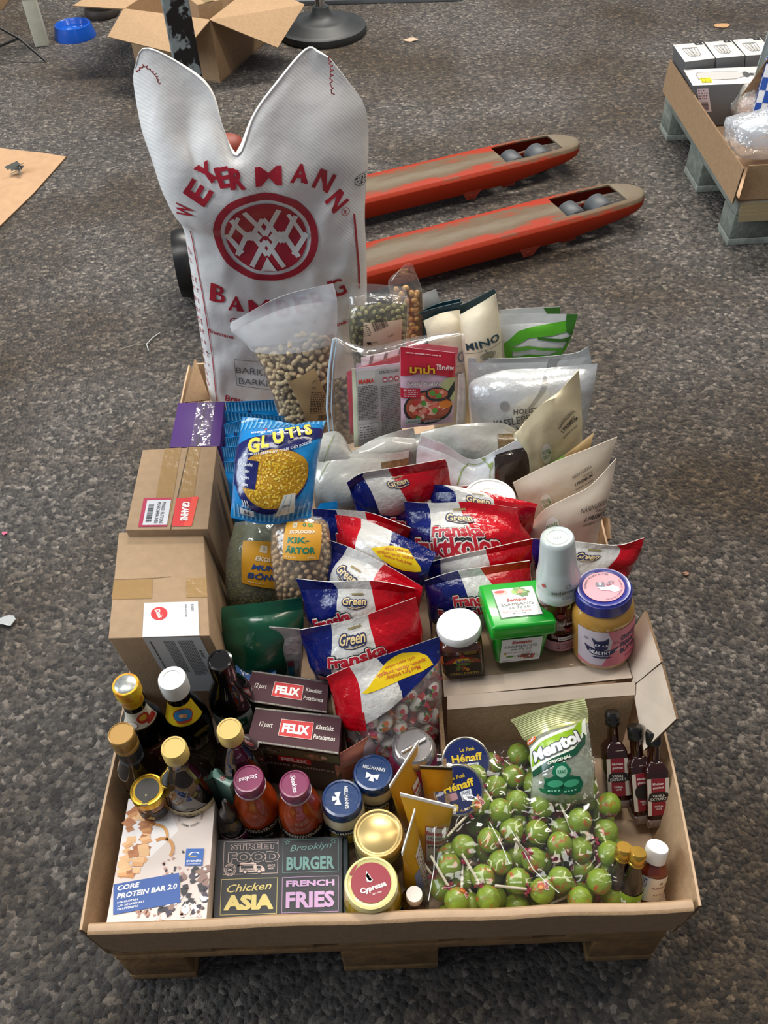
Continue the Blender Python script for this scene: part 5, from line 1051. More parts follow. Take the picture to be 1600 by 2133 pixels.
def sack_print(D, pj):
    inv = D.inv = pj.inv; L = D.frame(446, 492, 663, 492); r = L/2; k = r/.105
    D.ring(0, 0, r, r*.14, SR, 2, n=64); D.ell(0, 0, r*.78, r*.78, SR, 2, n=56); WHT = mat('sack_white_ink', 'e4e2de', .45, coat=.1)
    t = r*.10
    for dy in (0,):
        D.line([(-r*.60, r*.45), (-r*.33, -r*.10), (-r*.02, r*.42), (r*.30, -r*.12), (r*.60, r*.46)], t, WHT, 3); D.line([(-r*.34, r*.62), (-r*.02, r*.02), (r*.30, r*.62)], t, WHT, 3.2)
        D.line([(-r*.60, -r*.42), (-r*.33, r*.10), (-r*.02, -r*.42), (r*.30, r*.10), (r*.60, -r*.42)], t, WHT, 3.1); D.line([(-r*.34, -r*.66), (-r*.02, -r*.10), (r*.30, -r*.66)], t, WHT, 3.3)
        D.line([(-r*.78, r*.06), (-r*.5, -r*.38)], t, WHT, 3.4); D.line([(r*.78, r*.06), (r*.5, -r*.38)], t, WHT, 3.4); D.line([(-r*.74, -r*.06), (-r*.46, r*.5)], t*.8, WHT, 3.4); D.line([(r*.74, -r*.06), (r*.46, r*.5)], t*.8, WHT, 3.4)
        for (x, y) in ((-.18, -.02), (.14, -.02)): D.poly([(r*x, r*(y+.13)), (r*(x+.10), r*y), (r*x, r*(y-.13)), (r*(x-.10), r*y)], WHT, 3.6)
        D.poly([(-r*.17, -r*.76), (-r*.02, -r*.46), (r*.15, -r*.76)], WHT, 3.7)
    # arched name: every letter set on its own place
    for ch, px, py, hh, rot, sx, ww in (('W', 384, 438, 40, 78, 1, 30), ('E', 412, 400, 62, 52, .9, 48), ('Y', 430, 360, 52, 30, .9, 44), ('E', 466, 368, 52, 12, .85, 36), ('R', 494, 372, 56, 0, .85, 40), ('M', 560, 364, 50, -4, 1.2, 66), ('A', 626, 360, 50, -14, 1.05, 46), ('N', 676, 375, 52, -32, .95, 44), ('N', 703, 418, 52, -58, .95, 40)):
        a = inv(px, py); b = inv(px+6, py); c_ = inv(px, py-6); kx = math.hypot(b[0]-a[0], b[1]-a[1])/6; ky = math.hypot(c_[0]-a[0], c_[1]-a[1])/6; kk = (kx+ky)/2
        D.xf = (a[0], a[1], math.radians(rot), 1); w_ = ww*kk*.85; h_ = hh*kk*.78
        D.text(ch, 0, 0, h_, SR, 2, w=w_, bold=.03)
        if ch in 'EYRMAN': D.rect(-w_*.46, -h_*.5, -w_*.12, h_*.5, SR, 2.4) if ch in 'ER' else D.poly([(w_*.05, h_*.5), (w_*.5, -h_*.5), (w_*.1, -h_*.5)], SR, 2.4) if ch == 'A' else D.poly([(-w_*.5, -h_*.5), (-w_*.3, h_*.5), (-w_*.02, -h_*.1)], SR, 2.4) if ch == 'M' else D.poly([(-w_*.46, h_*.5), (-w_*.1, h_*.5), (w_*.4, -h_*.5), (w_*.2, -h_*.5)], SR, 2.4)
    D.frame(712, 440, 728, 440); D.ring(0, 0, .0075, .001, SR, 2); D.text('R', 0, 0, .007, SR, 2)
    for ch, px, py, hh, rot, ww in (('B', 454, 610, 50, -14, 34), ('A', 492, 632, 44, -10, 38), ('M', 540, 640, 46, -6, 50), ('B', 590, 640, 46, 0, 34), ('E', 628, 634, 46, 6, 32), ('R', 664, 622, 46, 10, 34), ('G', 702, 598, 50, 16, 34)):
        a = inv(px, py); b = inv(px+6, py); c_ = inv(px, py-6); kk = (math.hypot(b[0]-a[0], b[1]-a[1])+math.hypot(c_[0]-a[0], c_[1]-a[1]))/12; D.xf = (a[0], a[1], math.radians(rot), 1); w_ = ww*kk*.85; h_ = hh*kk*.8
        D.text(ch, 0, 0, h_, SR, 2, w=w_, bold=.01)
        if ch in 'BGE': D.rect(-w_*.48, -h_*.48, -w_*.12, h_*.48, SR, 2.4)
        elif ch == 'A': D.poly([(w_*.0, h_*.45), (w_*.5, -h_*.5), (w_*.05, -h_*.5)], SR, 2.4)
        elif ch == 'M': D.poly([(-w_*.5, -h_*.5), (-w_*.3, h_*.5), (0, -h_*.2)], SR, 2.4); D.poly([(w_*.1, -h_*.1), (w_*.3, h_*.5), (w_*.5, -h_*.5)], SR, 2.4)
    for ch, px, py, rot in (('G', 487, 668, -14), ('E', 520, 676, -8), ('R', 552, 680, -4), ('M', 585, 680, 0), ('A', 618, 672, 6), ('N', 650, 668, 10), ('Y', 680, 658, 14)):
        a = inv(px, py); D.xf = (a[0], a[1], math.radians(rot), 1); D.text(ch, 0, 0, .019, SR, 2, bold=0)
    L = D.frame(440, 684, 720, 678); D.xf = (0, 0, 0, 1)
    a = inv(456, 694); D.xf = (a[0], a[1], -.28, 1); D.text('Brennerei', 0.004, 0, .0095, SR, 2, bold=.02); a = inv(712, 672); D.xf = (a[0], a[1], .22, 1); D.text('mandeln', 0, 0, .0095, SR, 2, bold=.02)
    D.frame(462, 826, 520, 836); D.text('Brau-', 0, 0, .015, SR, 2, bold=.02); D.frame(525, 840, 640, 845); D.text('Rohstoffe', 0, 0, .015, SR, 2, bold=.02)
    D.xf = (0, 0, 0, 1); K = ink('6a6a6c'); q = D.P((488, 748), (640, 760), (640, 815), (494, 802)); D.line(q+[q[0]], .0012, K, 2)
    D.frame(492, 770, 560, 776); D.text('BARKE', 0, 0, .017, K, 2, bold=0); D.frame(497, 792, 565, 798); D.text('BARKE', 0, 0, .017, K, 2, bold=0); D.frame(575, 777, 632, 782); D.text('MALT', 0, 0, .017, K, 2, bold=0)
    D.xf = (0, 0, 0, 1); D.line(D.P((396, 480), (412, 560), (430, 660), (444, 760), (452, 835)), .0018, SR, 2); D.line(D.P((738, 445), (743, 500), (748, 560), (749, 600)), .0035, SR, 2)
    for k in range(13): a = inv(392+k*3.4, 530+k*22); D.xf = (a[0], a[1], -1.4, 1); D.text(random.Random(k).choice(['mälz', 'est', 'seit', '1879']), 0, 0, .006, SR, 2, bold=0)
    a = inv(755, 373); D.xf = (a[0], a[1], .1, 1); K2 = ink('3b3b40'); D.ring(0, 0, .014, .0012, K2, 2, ry=.011); D.small(-.011, -.008, .011, .008, 3, K2, 2)
sack, SS, SB = pouch('malt_sack', 'tall white woven malt sack with red lettering standing at the back of the tray', 'sack', rows, .080, M_SACK, None, seal=(.0, .0), vs=[0, .12, .25, .40, .52, .60, .72, .82, .91, 1.0], nu=44, nv=60, wr=.0060, seed=2, side=5, back=1.15, open_top=.10, flat_bottom=True, wscale=15, seal_part=False)
pj = Proj(SS, (1, 0, 0), (0, .06, 1)); D = Decal(); sack_print(D, pj); mb = MB(); bake(D, mb, pj, eps=.0006); mb.obj('printed_lettering', sack, off=SB)
# the mouth: hem bands and the red closing threads
def edge_tube(row, k0, k1, r, m, off=0): return [row[i] for i in range(k0, k1)]
mb = MB(); mb.tube([p for p in SS.F[-1]], .0009, mat('sack_hem', 'ecebe8', .4), 6); mb.obj('hem', sack, off=SB)
M_THR = mat('red_thread', '7e2a2c', .7)
def thread(pts, r, name):
    mb = MB(); P = []
    for i in range(len(pts)-1):
        for k in range(8):
            a = k/8; p = pts[i]*(1-a)+pts[i+1]*a; w_ = (i*8+k)*1.9; P.append(p+Vector((math.cos(w_)*r, -abs(math.sin(w_))*r, math.sin(w_)*r*.6)))
    mb.tube(P, .0011, M_THR, 5); mb.obj(name, sack, off=SB)
thread([Y(283, 150, 1.07), Y(300, 135, 1.05), Y(318, 148, 1.045), Y(328, 160, 1.04), Y(334, 178, 1.04)], .002, 'stitching_thread')
thread([Y(686, 118, 1.09), Y(691, 140, 1.07), Y(690, 165, 1.06), Y(694, 200, 1.055)], .003, 'stitching_thread')
for k in range(9):
    pass

# ------------------------------------------------------------------ nut and bean bags: each nut lies inside the clear film
def proto_mesh(mb): me = mb.obj('p'); d = me.data; bpy.data.objects.remove(me); return d
def cashew():
    mb = MB(); pts = []; rs = []
    for k in range(8): a = -1.25+2.5*k/7; pts.append(Vector((.0052*math.cos(a)-.0035, .0056*math.sin(a), 0))); rs.append([.0020, .0043, .0050, .0048, .0049, .0055, .0048, .0022][k])
    mb.tube(pts, rs, mat('cashew', 'e8cf9f', .5, noise_amt=.18, noise_scale=90), 8); return proto_mesh(mb)
def bean(r, sc3, m, groove=.0): 
    mb = MB(); mb.ball((0, 0, 0), r, m, seg=10, ring=7, sc=sc3, fn=lambda v: 1-groove*max(0, 1-abs(v.x)*5)*(1 if v.z > 0 else 0)); return proto_mesh(mb)
def chick():
    mb = MB(); mb.ball((0, 0, 0), .0047, mat('chickpea', 'c8a678', .55, noise_amt=.2, noise_scale=150), seg=10, ring=8, fn=lambda v: 1+.16*max(0, v.x)**4-.12*max(0, 1-abs(v.y)*6)*max(0, v.x)+.04*math.sin(v.z*7)); return proto_mesh(mb)
def fill(surf, mesh, name, label, cat, group, n, dist, region, depth, seed, tries=9000, layers=1, flat=.6):
    R = random.Random(seed); got = []; k = 0; root = None
    for _ in range(tries):
        if len(got) >= n: break
        u, v = R.random(), R.random()
        if not region(u, v): continue
        x, y = u*surf.W, v*surf.H; d = depth*(1+R.random()*.5)
        if any((x-g[0])**2+(y-g[1])**2 < dist*dist for g in got): continue
        got.append((x, y)); p, nn = surf.at(x, y); p = p-nn*d
        o = bpy.data.objects.new(name, mesh); COL.objects.link(o); o.location = p
        q = Vector((0, 0, 1)).rotation_difference(nn) @ Quaternion((0, 0, 1), R.uniform(0, 6.28)) @ Quaternion((1, 0, 0), R.uniform(-flat, flat)); o.rotation_mode = 'QUATERNION'; o.rotation_quaternion = q
        s_ = R.uniform(.88, 1.12); o.scale = (s_, s_, s_); tag(o, label, cat, group)
    return got
def core(surf, region, depth, m, parent_label, cat, name, v0, v1, u0=.02, u1=.98):
    """the mass of nuts behind the ones one can see"""
    nu, nv = surf.nu, surf.nv; mb = MB(); i0, i1 = round(u0*nu), round(u1*nu); j0, j1 = round(v0*nv), round(v1*nv); W = i1-i0+1
    for sg in (0, 1):
        vs = []
        for j in range(j0, j1+1):
            for i in range(i0, i1+1):
                a, b = surf.F[j][i], surf.B[j][i]; g = (a-b).length; f = min(depth/g, .45) if g > 1e-4 else .5; vs.append(a.lerp(b, f) if sg == 0 else b.lerp(a, min(f, .3)))
        fs = []
        for j in range(j1-j0):
            for i in range(W-1):
                q = j*W+i; u, v = (i+i0+.5)/nu, (j+j0+.5)/nv
                if region(u, v): fs.append((q, q+1, q+W+1, q+W) if sg == 0 else (q+1, q, q+W, q+W+1))
        mb.add(vs, fs, m, True)
    c = sum(mb.v, Vector())/len(mb.v); return tag(mb.obj(name, off=c, loc=c), parent_label, cat, kind='stuff')
CASH = cashew()
GN = bean(.0058, (1, .72, .62), mat('green_nut', 'b5ad74', .5, noise_amt=.45, noise_scale=70, hex2='86804a'), .25)
TN = bean(.0065, (1, .85, .8), mat('tan_nut', 'e0b56c', .5, noise_amt=.3, noise_scale=80, hex2='c28d42'))
CP = chick()
FILM = film('clear_film'); FILMM = film('milky_film', 'eef0f4', haze=.75, gloss=.12, bump=.5, scale=20)
KR = mat('kraft_label', 'c8a878', .6, noise_amt=.08, noise_scale=40)

# cashew bag
rows = [[Y(600, 925, .91), Y(640, 935, .91), Y(690, 925, .91)],
        [Y(578, 860, .90), Y(635, 885, .90), Y(692, 878, .91)],
        [Y(548, 780, .91), Y(620, 790, .91), Y(697, 780, .92)],
        [Y(515, 720, .93), Y(610, 710, .93), Y(702, 690, .94)],
        [Y(482, 690, .94), Y(590, 640, .95), Y(702, 622, .95)],
        [Y(480, 672, .95), Y(585, 618, .95), Y(694, 590, .96)]]
def cash_lab(D, W, H): 
    pass
cb_, cs, _b = pouch('cashew_bag', 'clear zip bag of pale cashew nuts leaning on the sack', 'nut bag', rows, .036, lambda u, v: FILM if v < .70 else FILMM, None, seal=(.04, .06), nu=26, nv=28, wr=.002, seed=11, vs=[0, .2, .45, .68, .9, 1], seal_name='zip_strip')
inreg = lambda u, v: .05 < u < .95 and .05 < v < .80-.14*abs(u-.65)
fill(cs, CASH, 'cashew', 'pale curved cashew nut inside the clear bag against the sack', 'nut', 'cashew nuts in the zip bag', 260, .0100, inreg, .006, 5)
core(cs, lambda u, v: v < .76, .011, mat('cashew_mass', 'a98a60', .6, noise_amt=.5, noise_scale=130, bump=.6, bump_scale=130), 'mass of cashew nuts behind the visible ones in the bag', 'nuts', 'cashew_heap', .05, .76)
def sticker(surf, quad, name, parent, m, fn, base, lift=.0012, th=0):
    D = Decal(); D.inv = finder(surf); q = D.P(*quad); D.poly(q, m, 1)
    # local frame along the sticker's lower edge
    a, b, c, d = q; ang_ = math.atan2(b[1]-a[1], b[0]-a[0]); W = math.hypot(b[0]-a[0], b[1]-a[1]); H = math.hypot(d[0]-a[0], d[1]-a[1]); D.xf = (a[0], a[1], ang_, 1); fn(D, W, H)
    class L: pass
    s2 = L(); s2.sl, s2.tl = surf.sl, surf.tl; s2.at = lambda x, y: (surf.at(x, y)[0]+surf.at(x, y)[1]*lift, surf.at(x, y)[1]); mb = MB(); bake(D, mb, s2); return mb.obj(name, parent, off=base)
def kraft1(D, W, H):
    K = ink('3c2c1c'); D.small(W*.06, H*.20, W*.48, H*.74, 13, K, 2, 1, .5); D.small(W*.54, H*.26, W*.94, H*.74, 11, K, 2, 2, .5); D.bars(W*.35, H*.04, W*.85, H*.16, K, 2); D.ring(W*.5, H*.90, W*.035, .0006, K, 2); D.text('Cashewkerne', W*.5, H*.83, H*.028, K, 2)
    for x, y, a in ((.12, .80, .6), (.85, .93, 2.2), (.14, .95, 1.1), (.88, .82, .2)): D.ring(W*x, H*y, W*.07, .0010, K, 2, a0=a, a1=a+2.4)
sticker(cs, [(640, 876), (692, 862), (655, 765), (600, 795)], 'label', cb_, KR, kraft1, _b)
# second cashew bag seen edge on
rows = [[Y(700, 935, .93), Y(728, 935, .92), Y(752, 925, .92)], [Y(690, 860, .93), Y(722, 860, .92), Y(750, 850, .92)], [Y(694, 775, .94), Y(724, 768, .93), Y(748, 770, .93)], [Y(690, 715, .95), Y(712, 712, .95), Y(745, 740, .95)]]
c2_, cs2, _ = pouch('cashew_bag', 'narrow clear bag of cashew nuts squeezed between zip bag and noodles', 'nut bag', rows, .022, FILM, None, seal=(.05, .08), nu=14, nv=18, wr=.002, seed=15)
fill(cs2, CASH, 'cashew', 'cashew nut in the narrow clear bag left of the noodle packets', 'nut', 'cashew nuts in the narrow bag', 50, .0105, lambda u, v: .15 < u < .85 and .05 < v < .72, .006, 6)
core(cs2, lambda u, v: v < .75, .010, MATS['cashew_mass'], 'mass of cashew nuts in the narrow clear bag', 'nuts', 'cashew_heap', .05, .76)

# tan nut bag (behind) and green nut bag
rows = [[Y(832, 790, 1.04), Y(862, 790, 1.04), Y(888, 780, 1.04)], [Y(828, 720, 1.04), Y(855, 720, 1.04), Y(882, 700, 1.04)], [Y(826, 650, 1.05), Y(850, 650, 1.05), Y(880, 635, 1.05)], [Y(808, 590, 1.06), Y(845, 585, 1.06), Y(878, 600, 1.06)], [Y(830, 565, 1.06), Y(848, 560, 1.06), Y(866, 568, 1.06)], [Y(842, 553, 1.06), Y(850, 549, 1.06), Y(860, 551, 1.06)]]
tb_, ts, _b = pouch('tan_nut_bag', 'clear twisted bag of tan roasted nuts behind the green nut bag', 'nut bag', rows, .030, FILM, None, seal=(.04, .06), nu=18, nv=26, wr=.0025, seed=21)
fill(ts, TN, 'roasted_nut', 'tan roasted nut in the twisted clear bag', 'nut', 'tan nuts in the twisted bag', 75, .0105, lambda u, v: .10 < u < .92 and .05 < v < .80, .006, 7)
core(ts, lambda u, v: v < .78, .010, mat('tan_mass', 'a87c42', .6, noise_amt=.5, noise_scale=130, bump=.6, bump_scale=130), 'mass of tan roasted nuts behind the visible ones', 'nuts', 'roasted_nut_heap', .05, .78)
rows = [[Y(738, 800, .98), Y(790, 805, .98), Y(842, 790, .99)], [Y(732, 745, .98), Y(790, 750, .97), Y(846, 735, .98)], [Y(722, 680, .98), Y(790, 690, .97), Y(850, 680, .98)], [Y(726, 640, .99), Y(790, 630, .98), Y(852, 632, .99)], [Y(730, 608, 1.0), Y(790, 612, 1.0), Y(848, 615, 1.0)], [Y(734, 592, 1.0), Y(785, 592, 1.01), Y(844, 598, 1.01)]]
gb_, gs, _b = pouch('green_nut_bag', 'clear sealed bag of green nuts with a pale paper label', 'nut bag', rows, .040, FILM, None, seal=(.04, .10), nu=26, nv=28, wr=.0018, seed=24, side=4)
fill(gs, GN, 'green_nut', 'dull green roasted nut in the sealed clear bag', 'nut', 'green nuts in the sealed bag', 200, .0092, lambda u, v: .05 < u < .95 and .05 < v < .83, .005, 8)
core(gs, lambda u, v: v < .82, .009, mat('green_mass', '6f6a3c', .6, noise_amt=.5, noise_scale=150, bump=.6, bump_scale=150), 'mass of green nuts behind the visible ones', 'nuts', 'green_nut_heap', .05, .82)
PL = mat('pale_kraft', 'cdb79b', .6)
def plab(D, W, H): K = ink('4a4038'); D.bars(W*.56, H*.66, W*.90, H*.86, K, 2); D.small(W*.08, H*.60, W*.48, H*.86, 6, K, 2, 4, .3); D.rect(W*.28, H*.36, W*.38, H*.44, ink('2a2420'), 2); D.ring(W*.43, H*.40, W*.03, .0006, K, 2); D.ring(W*.50, H*.40, W*.03, .0006, K, 2); D.small(W*.04, H*.04, W*.7, H*.24, 4, K, 2, 5, .3); D.text('150 g', W*.86, H*.42, H*.05, K, 2, rot=PI); D.small(W*.5, H*.90, W*.96, H*.95, 1, K, 2)
sticker(gs, [(757, 742), (835, 716), (836, 664), (758, 671)], 'label', gb_, PL, plab, _b)

# ------------------------------------------------------------------ noodle packets in a clear zip bag
NP = foil('noodle_pink', 'd3b3c4', .35, .3); NR = foil('noodle_red', 'c01f36', .3, .3); NG = mat('noodle_back', 'b9b7b3', .4)
def noodle_front(D, W, H):
    D.rect(0, H*.70, W, H, NR, 1); D.poly([(W*.0, H*.66), (W*.5, H*.72), (W, H*.66), (W, H*.72), (0, H*.72)], NR, 1.2)
    D.ell(W*.93, H*.50, W*.22, H*.17, ink('b7bf8a'), 1.1); D.ell(W*.50, H*.26, W*.46, H*.235, ink('1f2c2c'), 1.5); D.ell(W*.50, H*.27, W*.42, H*.20, ink('a85238'), 1.8); D.poly([(W*.78, H*.40), (W, H*.62), (W, H*.48), (W*.86, H*.34)], ink('1f2c2c'), 1.6)
    D.food(W*.48, H*.27, W*.36, H*.17, [ink('c9524a'), ink('e08a78'), ink('d96a55'), ink('e8b7a0'), ink('c23b33'), ink('efcfb4')], 46, 2.1, 11, .26); D.ell(W*.82, H*.30, W*.13, H*.055, ink('d67c28'), 2.9)
    D.ell(W*.66, H*.44, W*.22, H*.095, ink('20302c'), 3); D.ell(W*.67, H*.45, W*.19, H*.07, ink('c46a4c'), 3.1); D.food(W*.66, H*.45, W*.17, H*.055, [ink('d9584a'), ink('e9a592'), ink('c83e38')], 14, 3.2, 13, .4)
    for x, y in ((.58, .46), (.69, .42), (.62, .22), (.4, .33), (.30, .13)): D.poly(blob(W*x, H*y, W*.055, int(x*99), 9, .25), ink('4f9a3c'), 4.1)
    D.otext('มาม่า', W*.38, H*.76, H*.085, ink('e2b32c'), ink('8c1422'), 4.5, ow=.05, w=W*.46, bold=.03); D.text('โจ๊กคัพ', W*.80, H*.80, H*.055, ink('f1ece8'), 4.5, w=W*.32, bold=.02); D.otext('รสมาม่าต้มยำกุ้ง', W*.42, H*.58, H*.042, ink('f2f0ee'), ink('4a4448'), 4.5, ow=.05, w=W*.62, bold=.02); D.small(W*.1, H*.93, W*.9, H*.955, 1, ink('e8c9cf'), 4)
    D.rect(0, H*.40, W*.34, H*.52, ink('b01e33'), 4.2); D.small(W*.05, H*.41, W*.31, H*.51, 4, ink('ecd0d4'), 4.6); D.rect(W*.06, H*.06, W*.36, H*.13, ink('c9d0cc'), 4.2)
    for k in range(4): D.ring(W*(.10+.075*k), H*.095, W*.03, .001, ink('5c6e5c'), 4.6); 
    D.small(W*.42, H*.06, W*.95, H*.10, 2, ink('c7bcc4'), 4.3)
def noodle_back(D, W, H):
    K = ink('5a5655'); D.poly([(0, 0), (W*.10, 0), (W*.07, H), (0, H)], ink('c8ccb0'), 1); D.rect(W*.08, H*.02, W*.98, H*.96, NG, 1.3); D.rect(W*.08, H*.86, W*.98, H, ink('cfc3cb'), 1.2); D.text('MAMA', W*.28, H*.84, H*.055, ink('c4362a'), 3, w=W*.32, bold=.02)
    for k in range(3): D.ell(W*(.66+.12*k), H*.83, W*.05, H*.032, ink('b8324a'), 3); D.ell(W*(.66+.12*k), H*.825, W*.03, H*.015, ink('e4dcd8'), 3.4)
    D.small(W*.10, H*.36, W*.50, H*.79, 22, K, 3, 1, .5); D.small(W*.56, H*.10, W*.96, H*.76, 30, K, 3, 2, .38); D.rect(W*.10, H*.10, W*.50, H*.30, ink('cfcccb'), 2); D.line([(W*.10, H*.10), (W*.50, H*.10), (W*.50, H*.30), (W*.10, H*.30), (W*.10, H*.10)], .0004, K, 3); D.small(W*.12, H*.12, W*.48, H*.28, 5, K, 3, 3, .3); D.small(W*.55, H*.90, W*.96, H*.94, 2, K, 3, 7)
    D.ell(W*.57, H*.33, W*.015, H*.01, ink('c4362a'), 3)
def npack(label, q, thick, fn, m, seed, grp='noodle packets in the zip bag'):
    bl, br, tr, tl_ = [Vector(p) for p in q]
    return pouch('noodle_packet', label, 'food packet', [[bl, br], [bl.lerp(tl_, .5), br.lerp(tr, .5)], [tl_, tr]], thick, m, fn, group=grp, seal=(.03, .03), nu=16, nv=20, wr=.0012, seed=seed, seal_part=False, side=5)
npack('pink noodle packet showing its text covered grey back', [Y(738, 932, .80), Y(838, 914, .82), Y(834, 756, .865), Y(733, 768, .85)], .008, noodle_back, NP, 31)
npack('pink noodle packet with red header and shrimp bowl picture', [Y(836, 893, .80), Y(944, 880, .82), Y(948, 735, .86), Y(834, 722, .85)], .008, noodle_front, NP, 32)
for k, (a, b, c, d, mm) in enumerate((((730, 905), (800, 900), (836, 738), (722, 775), NR), ((850, 850), (940, 840), (955, 724), (845, 712), NR), ((760, 850), (850, 850), (852, 722), (752, 745), foil('packet_white', 'd9c7cc', .35)), ((745, 880), (850, 860), (846, 744), (742, 758), NP))):
    npack(['red edged noodle packet standing behind the grey backed one', 'red noodle packet standing behind the shrimp bowl packet', 'noodle packet with striped pale top, hindmost in the zip bag', 'pink noodle packet, its top edge showing over the grey backed one'][k], [Y(*a, .845+.012*k), Y(*b, .865+.012*k), Y(*c, .895+.012*k), Y(*d, .885+.012*k)], .007, (lambda D, W, H: [D.poly([(W*x, H*.86), (W*(x+.06), H*.86), (W*(x+.12), H), (W*(x+.05), H)], ink('7a5c58'), 1) for x in (.15, .45, .75)]) if k == 2 else None, mm, 40+k)
rows = [[Y(722, 1005, .80), Y(780, 990, .79), Y(850, 965, .79), Y(940, 925, .81)], [Y(688, 930, .82), Y(770, 930, .785), Y(850, 915, .79), Y(958, 870, .82)], [Y(683, 830, .85), Y(770, 830, .81), Y(860, 820, .82), Y(966, 790, .85)], [Y(688, 730, .88), Y(770, 735, .86), Y(860, 715, .87), Y(968, 705, .88)], [Y(696, 702, .90), Y(770, 722, .90), Y(860, 702, .91), Y(955, 690, .90)]]
zb_, zs, zb0 = pouch('zip_bag', 'large clear zip bag holding the pink noodle packets', 'plastic bag', rows, .010, film('zip_film', 'ffffff', haze=.05, gloss=.06, bump=.9, scale=28), None, seal=(.03, .03), nu=26, nv=26, wr=.003, seed=41, seal_part=False, back=7)
mb = MB(); mb.tube([Y(695, 706, .885), Y(685, 770, .865), Y(681, 850, .84), Y(688, 920, .82), Y(702, 970, .81), Y(722, 1004, .80)], .0022, mat('zip_blue_white', 'c3dcec', .25, coat=.5), 6); mb.tube([Y(702, 706, .885), Y(693, 770, .865), Y(690, 850, .84), Y(697, 920, .82), Y(711, 968, .81)], .0012, MATS['zip_blue_white'], 6); mb.obj('zip_strip', zb_, off=zb0)

# ------------------------------------------------------------------ pouches at the back right
CRM = foil('cream_pouch', 'd9cfb4', .5, .25, coat=0); TEAL = foil('teal_inside', '173f4a', .45, .3, coat=.1)
def mino(D, W, H, full=True):
    K = ink('1f3c46')
    if full: D.frame(972, 722, 1038, 700); D.text('MINO', 0, 0, .0150, K, 2, bold=.02); D.line([(-.033, -.014), (.033, -.014)], .0006, K, 2); D.frame(1002, 742, 1030, 732); D.ell(0, -.002, .009, .005, ink('8d8a70'), 2); D.ring(0, -.002, .011, .0008, K, 2.2, ry=.006); D.line([(0, 0), (-.004, .010)], .0009, K, 2)
    else: D.frame(935, 745, 965, 740); D.text('NO', .000, 0, .0165, K, 2, bold=.02); D.line([(-.02, -.014), (.02, -.014)], .0006, K, 2); D.ell(.004, -.034, .008, .005, ink('8d8a70'), 2)
def up_pouch(name, label, cat, cols, thick, m, dec, seed, **k): return pouch(name, label, cat, cols, thick, m, dec, seed=seed, **k)
pouch('protein_pouch', 'cream pouch with teal inside, dark capital lettering and a sketched bean', 'pouch', [[Y(985, 900, .93), Y(1015, 900, .925), Y(1060, 880, .94)], [Y(968, 760, .96), Y(1005, 760, .95), Y(1046, 745, .97)], [Y(960, 690, .98), Y(998, 680, .97), Y(1040, 660, .99)], [Y(957, 656, 1.0), Y(996, 634, .995), Y(1033, 612, 1.0)]], .022, CRM, mino, seal=(.04, .02), nu=18, nv=26, wr=.0012, seed=51, seal_part=False, side=4)
pouch('protein_pouch', 'cream pouch half hidden behind the noodles, dark O on its side', 'pouch', [[Y(905, 900, .95), Y(940, 900, .945), Y(985, 890, .95)], [Y(896, 760, .98), Y(930, 760, .97), Y(968, 750, .98)], [Y(890, 700, 1.0), Y(925, 690, .99), Y(962, 680, 1.0)], [Y(882, 668, 1.02), Y(920, 652, 1.015), Y(958, 645, 1.02)]], .022, CRM, lambda D, W, H: mino(D, W, H, False), seal=(.04, .02), nu=18, nv=26, wr=.0012, seed=52, seal_part=False, side=4)
for k, (pts, lb) in enumerate((([[(882, 668), (958, 645)], [(872, 652), (915, 640), (966, 628)]], 'dark teal upper flap of a cream pouch, the left one'), ([[(958, 655), (1033, 613)], [(946, 642), (985, 625), (1029, 602)]], 'dark teal upper flap of the cream pouch with the capital lettering'), ([[(880, 656), (958, 634)], [(878, 648), (915, 632), (960, 622)]], 'dark teal pouch top at the very back'))):
    rws = [[Y(px, py, 1.025+.012*k) for px, py in r] for r in pts]
    pouch('pouch_flap', lb, 'pouch', [[p-Vector((0, 0, .12)) for p in rws[0]], rws[0], rws[1]], .003, TEAL, None, seal=(.02, .02), nu=14, nv=10, wr=.0015, seed=53+k, seal_part=False)
WHP = foil('pearl_pouch', 'c9cccb', .28, .35, metal=.15); GRN = foil('leaf_green_print', '4d9a1e', .25, .3); GRD = foil('deep_green_print', '2f6416', .25, .3)
def swoosh(D, W, H):
    q = D.P((1203, 655), (1180, 668), (1140, 675), (1080, 690), (1050, 715), (1052, 742), (1065, 750), (1070, 722), (1100, 705), (1150, 700), (1185, 690), (1200, 680)); D.poly(q, GRN, 2)
    D.poly(D.P((1203, 655), (1180, 655), (1178, 690), (1190, 700), (1200, 680)), GRD, 2.3); D.poly(D.P((1062, 724), (1100, 720), (1170, 724), (1170, 730), (1110, 727), (1062, 732)), GRN, 2.5); D.poly(D.P((1190, 700), (1170, 728), (1120, 748), (1160, 748), (1182, 725)), GRN, 2.6); D.poly(D.P((1120, 702), (1170, 706), (1192, 698), (1180, 712), (1120, 707)), GRD, 2.7)
    D.poly(D.P((1058, 742), (1100, 738), (1140, 738), (1120, 748), (1060, 750)), GRN, 2.8)
pouch('green_swoosh_pouch', 'pearl white pouch with a big leaf green swoosh at the back right', 'pouch', [[Y(1050, 880, .96), Y(1110, 880, .955), Y(1170, 870, .96)], [Y(1045, 770, .98), Y(1110, 770, .975), Y(1170, 755, .98)], [Y(1042, 710, .99), Y(1110, 705, .985), Y(1190, 700, .99)], [Y(1040, 655, 1.01), Y(1110, 654, 1.01), Y(1204, 654, 1.01)]], .018, WHP, swoosh, seal=(.04, .08), nu=24, nv=26, wr=.0018, seed=61)
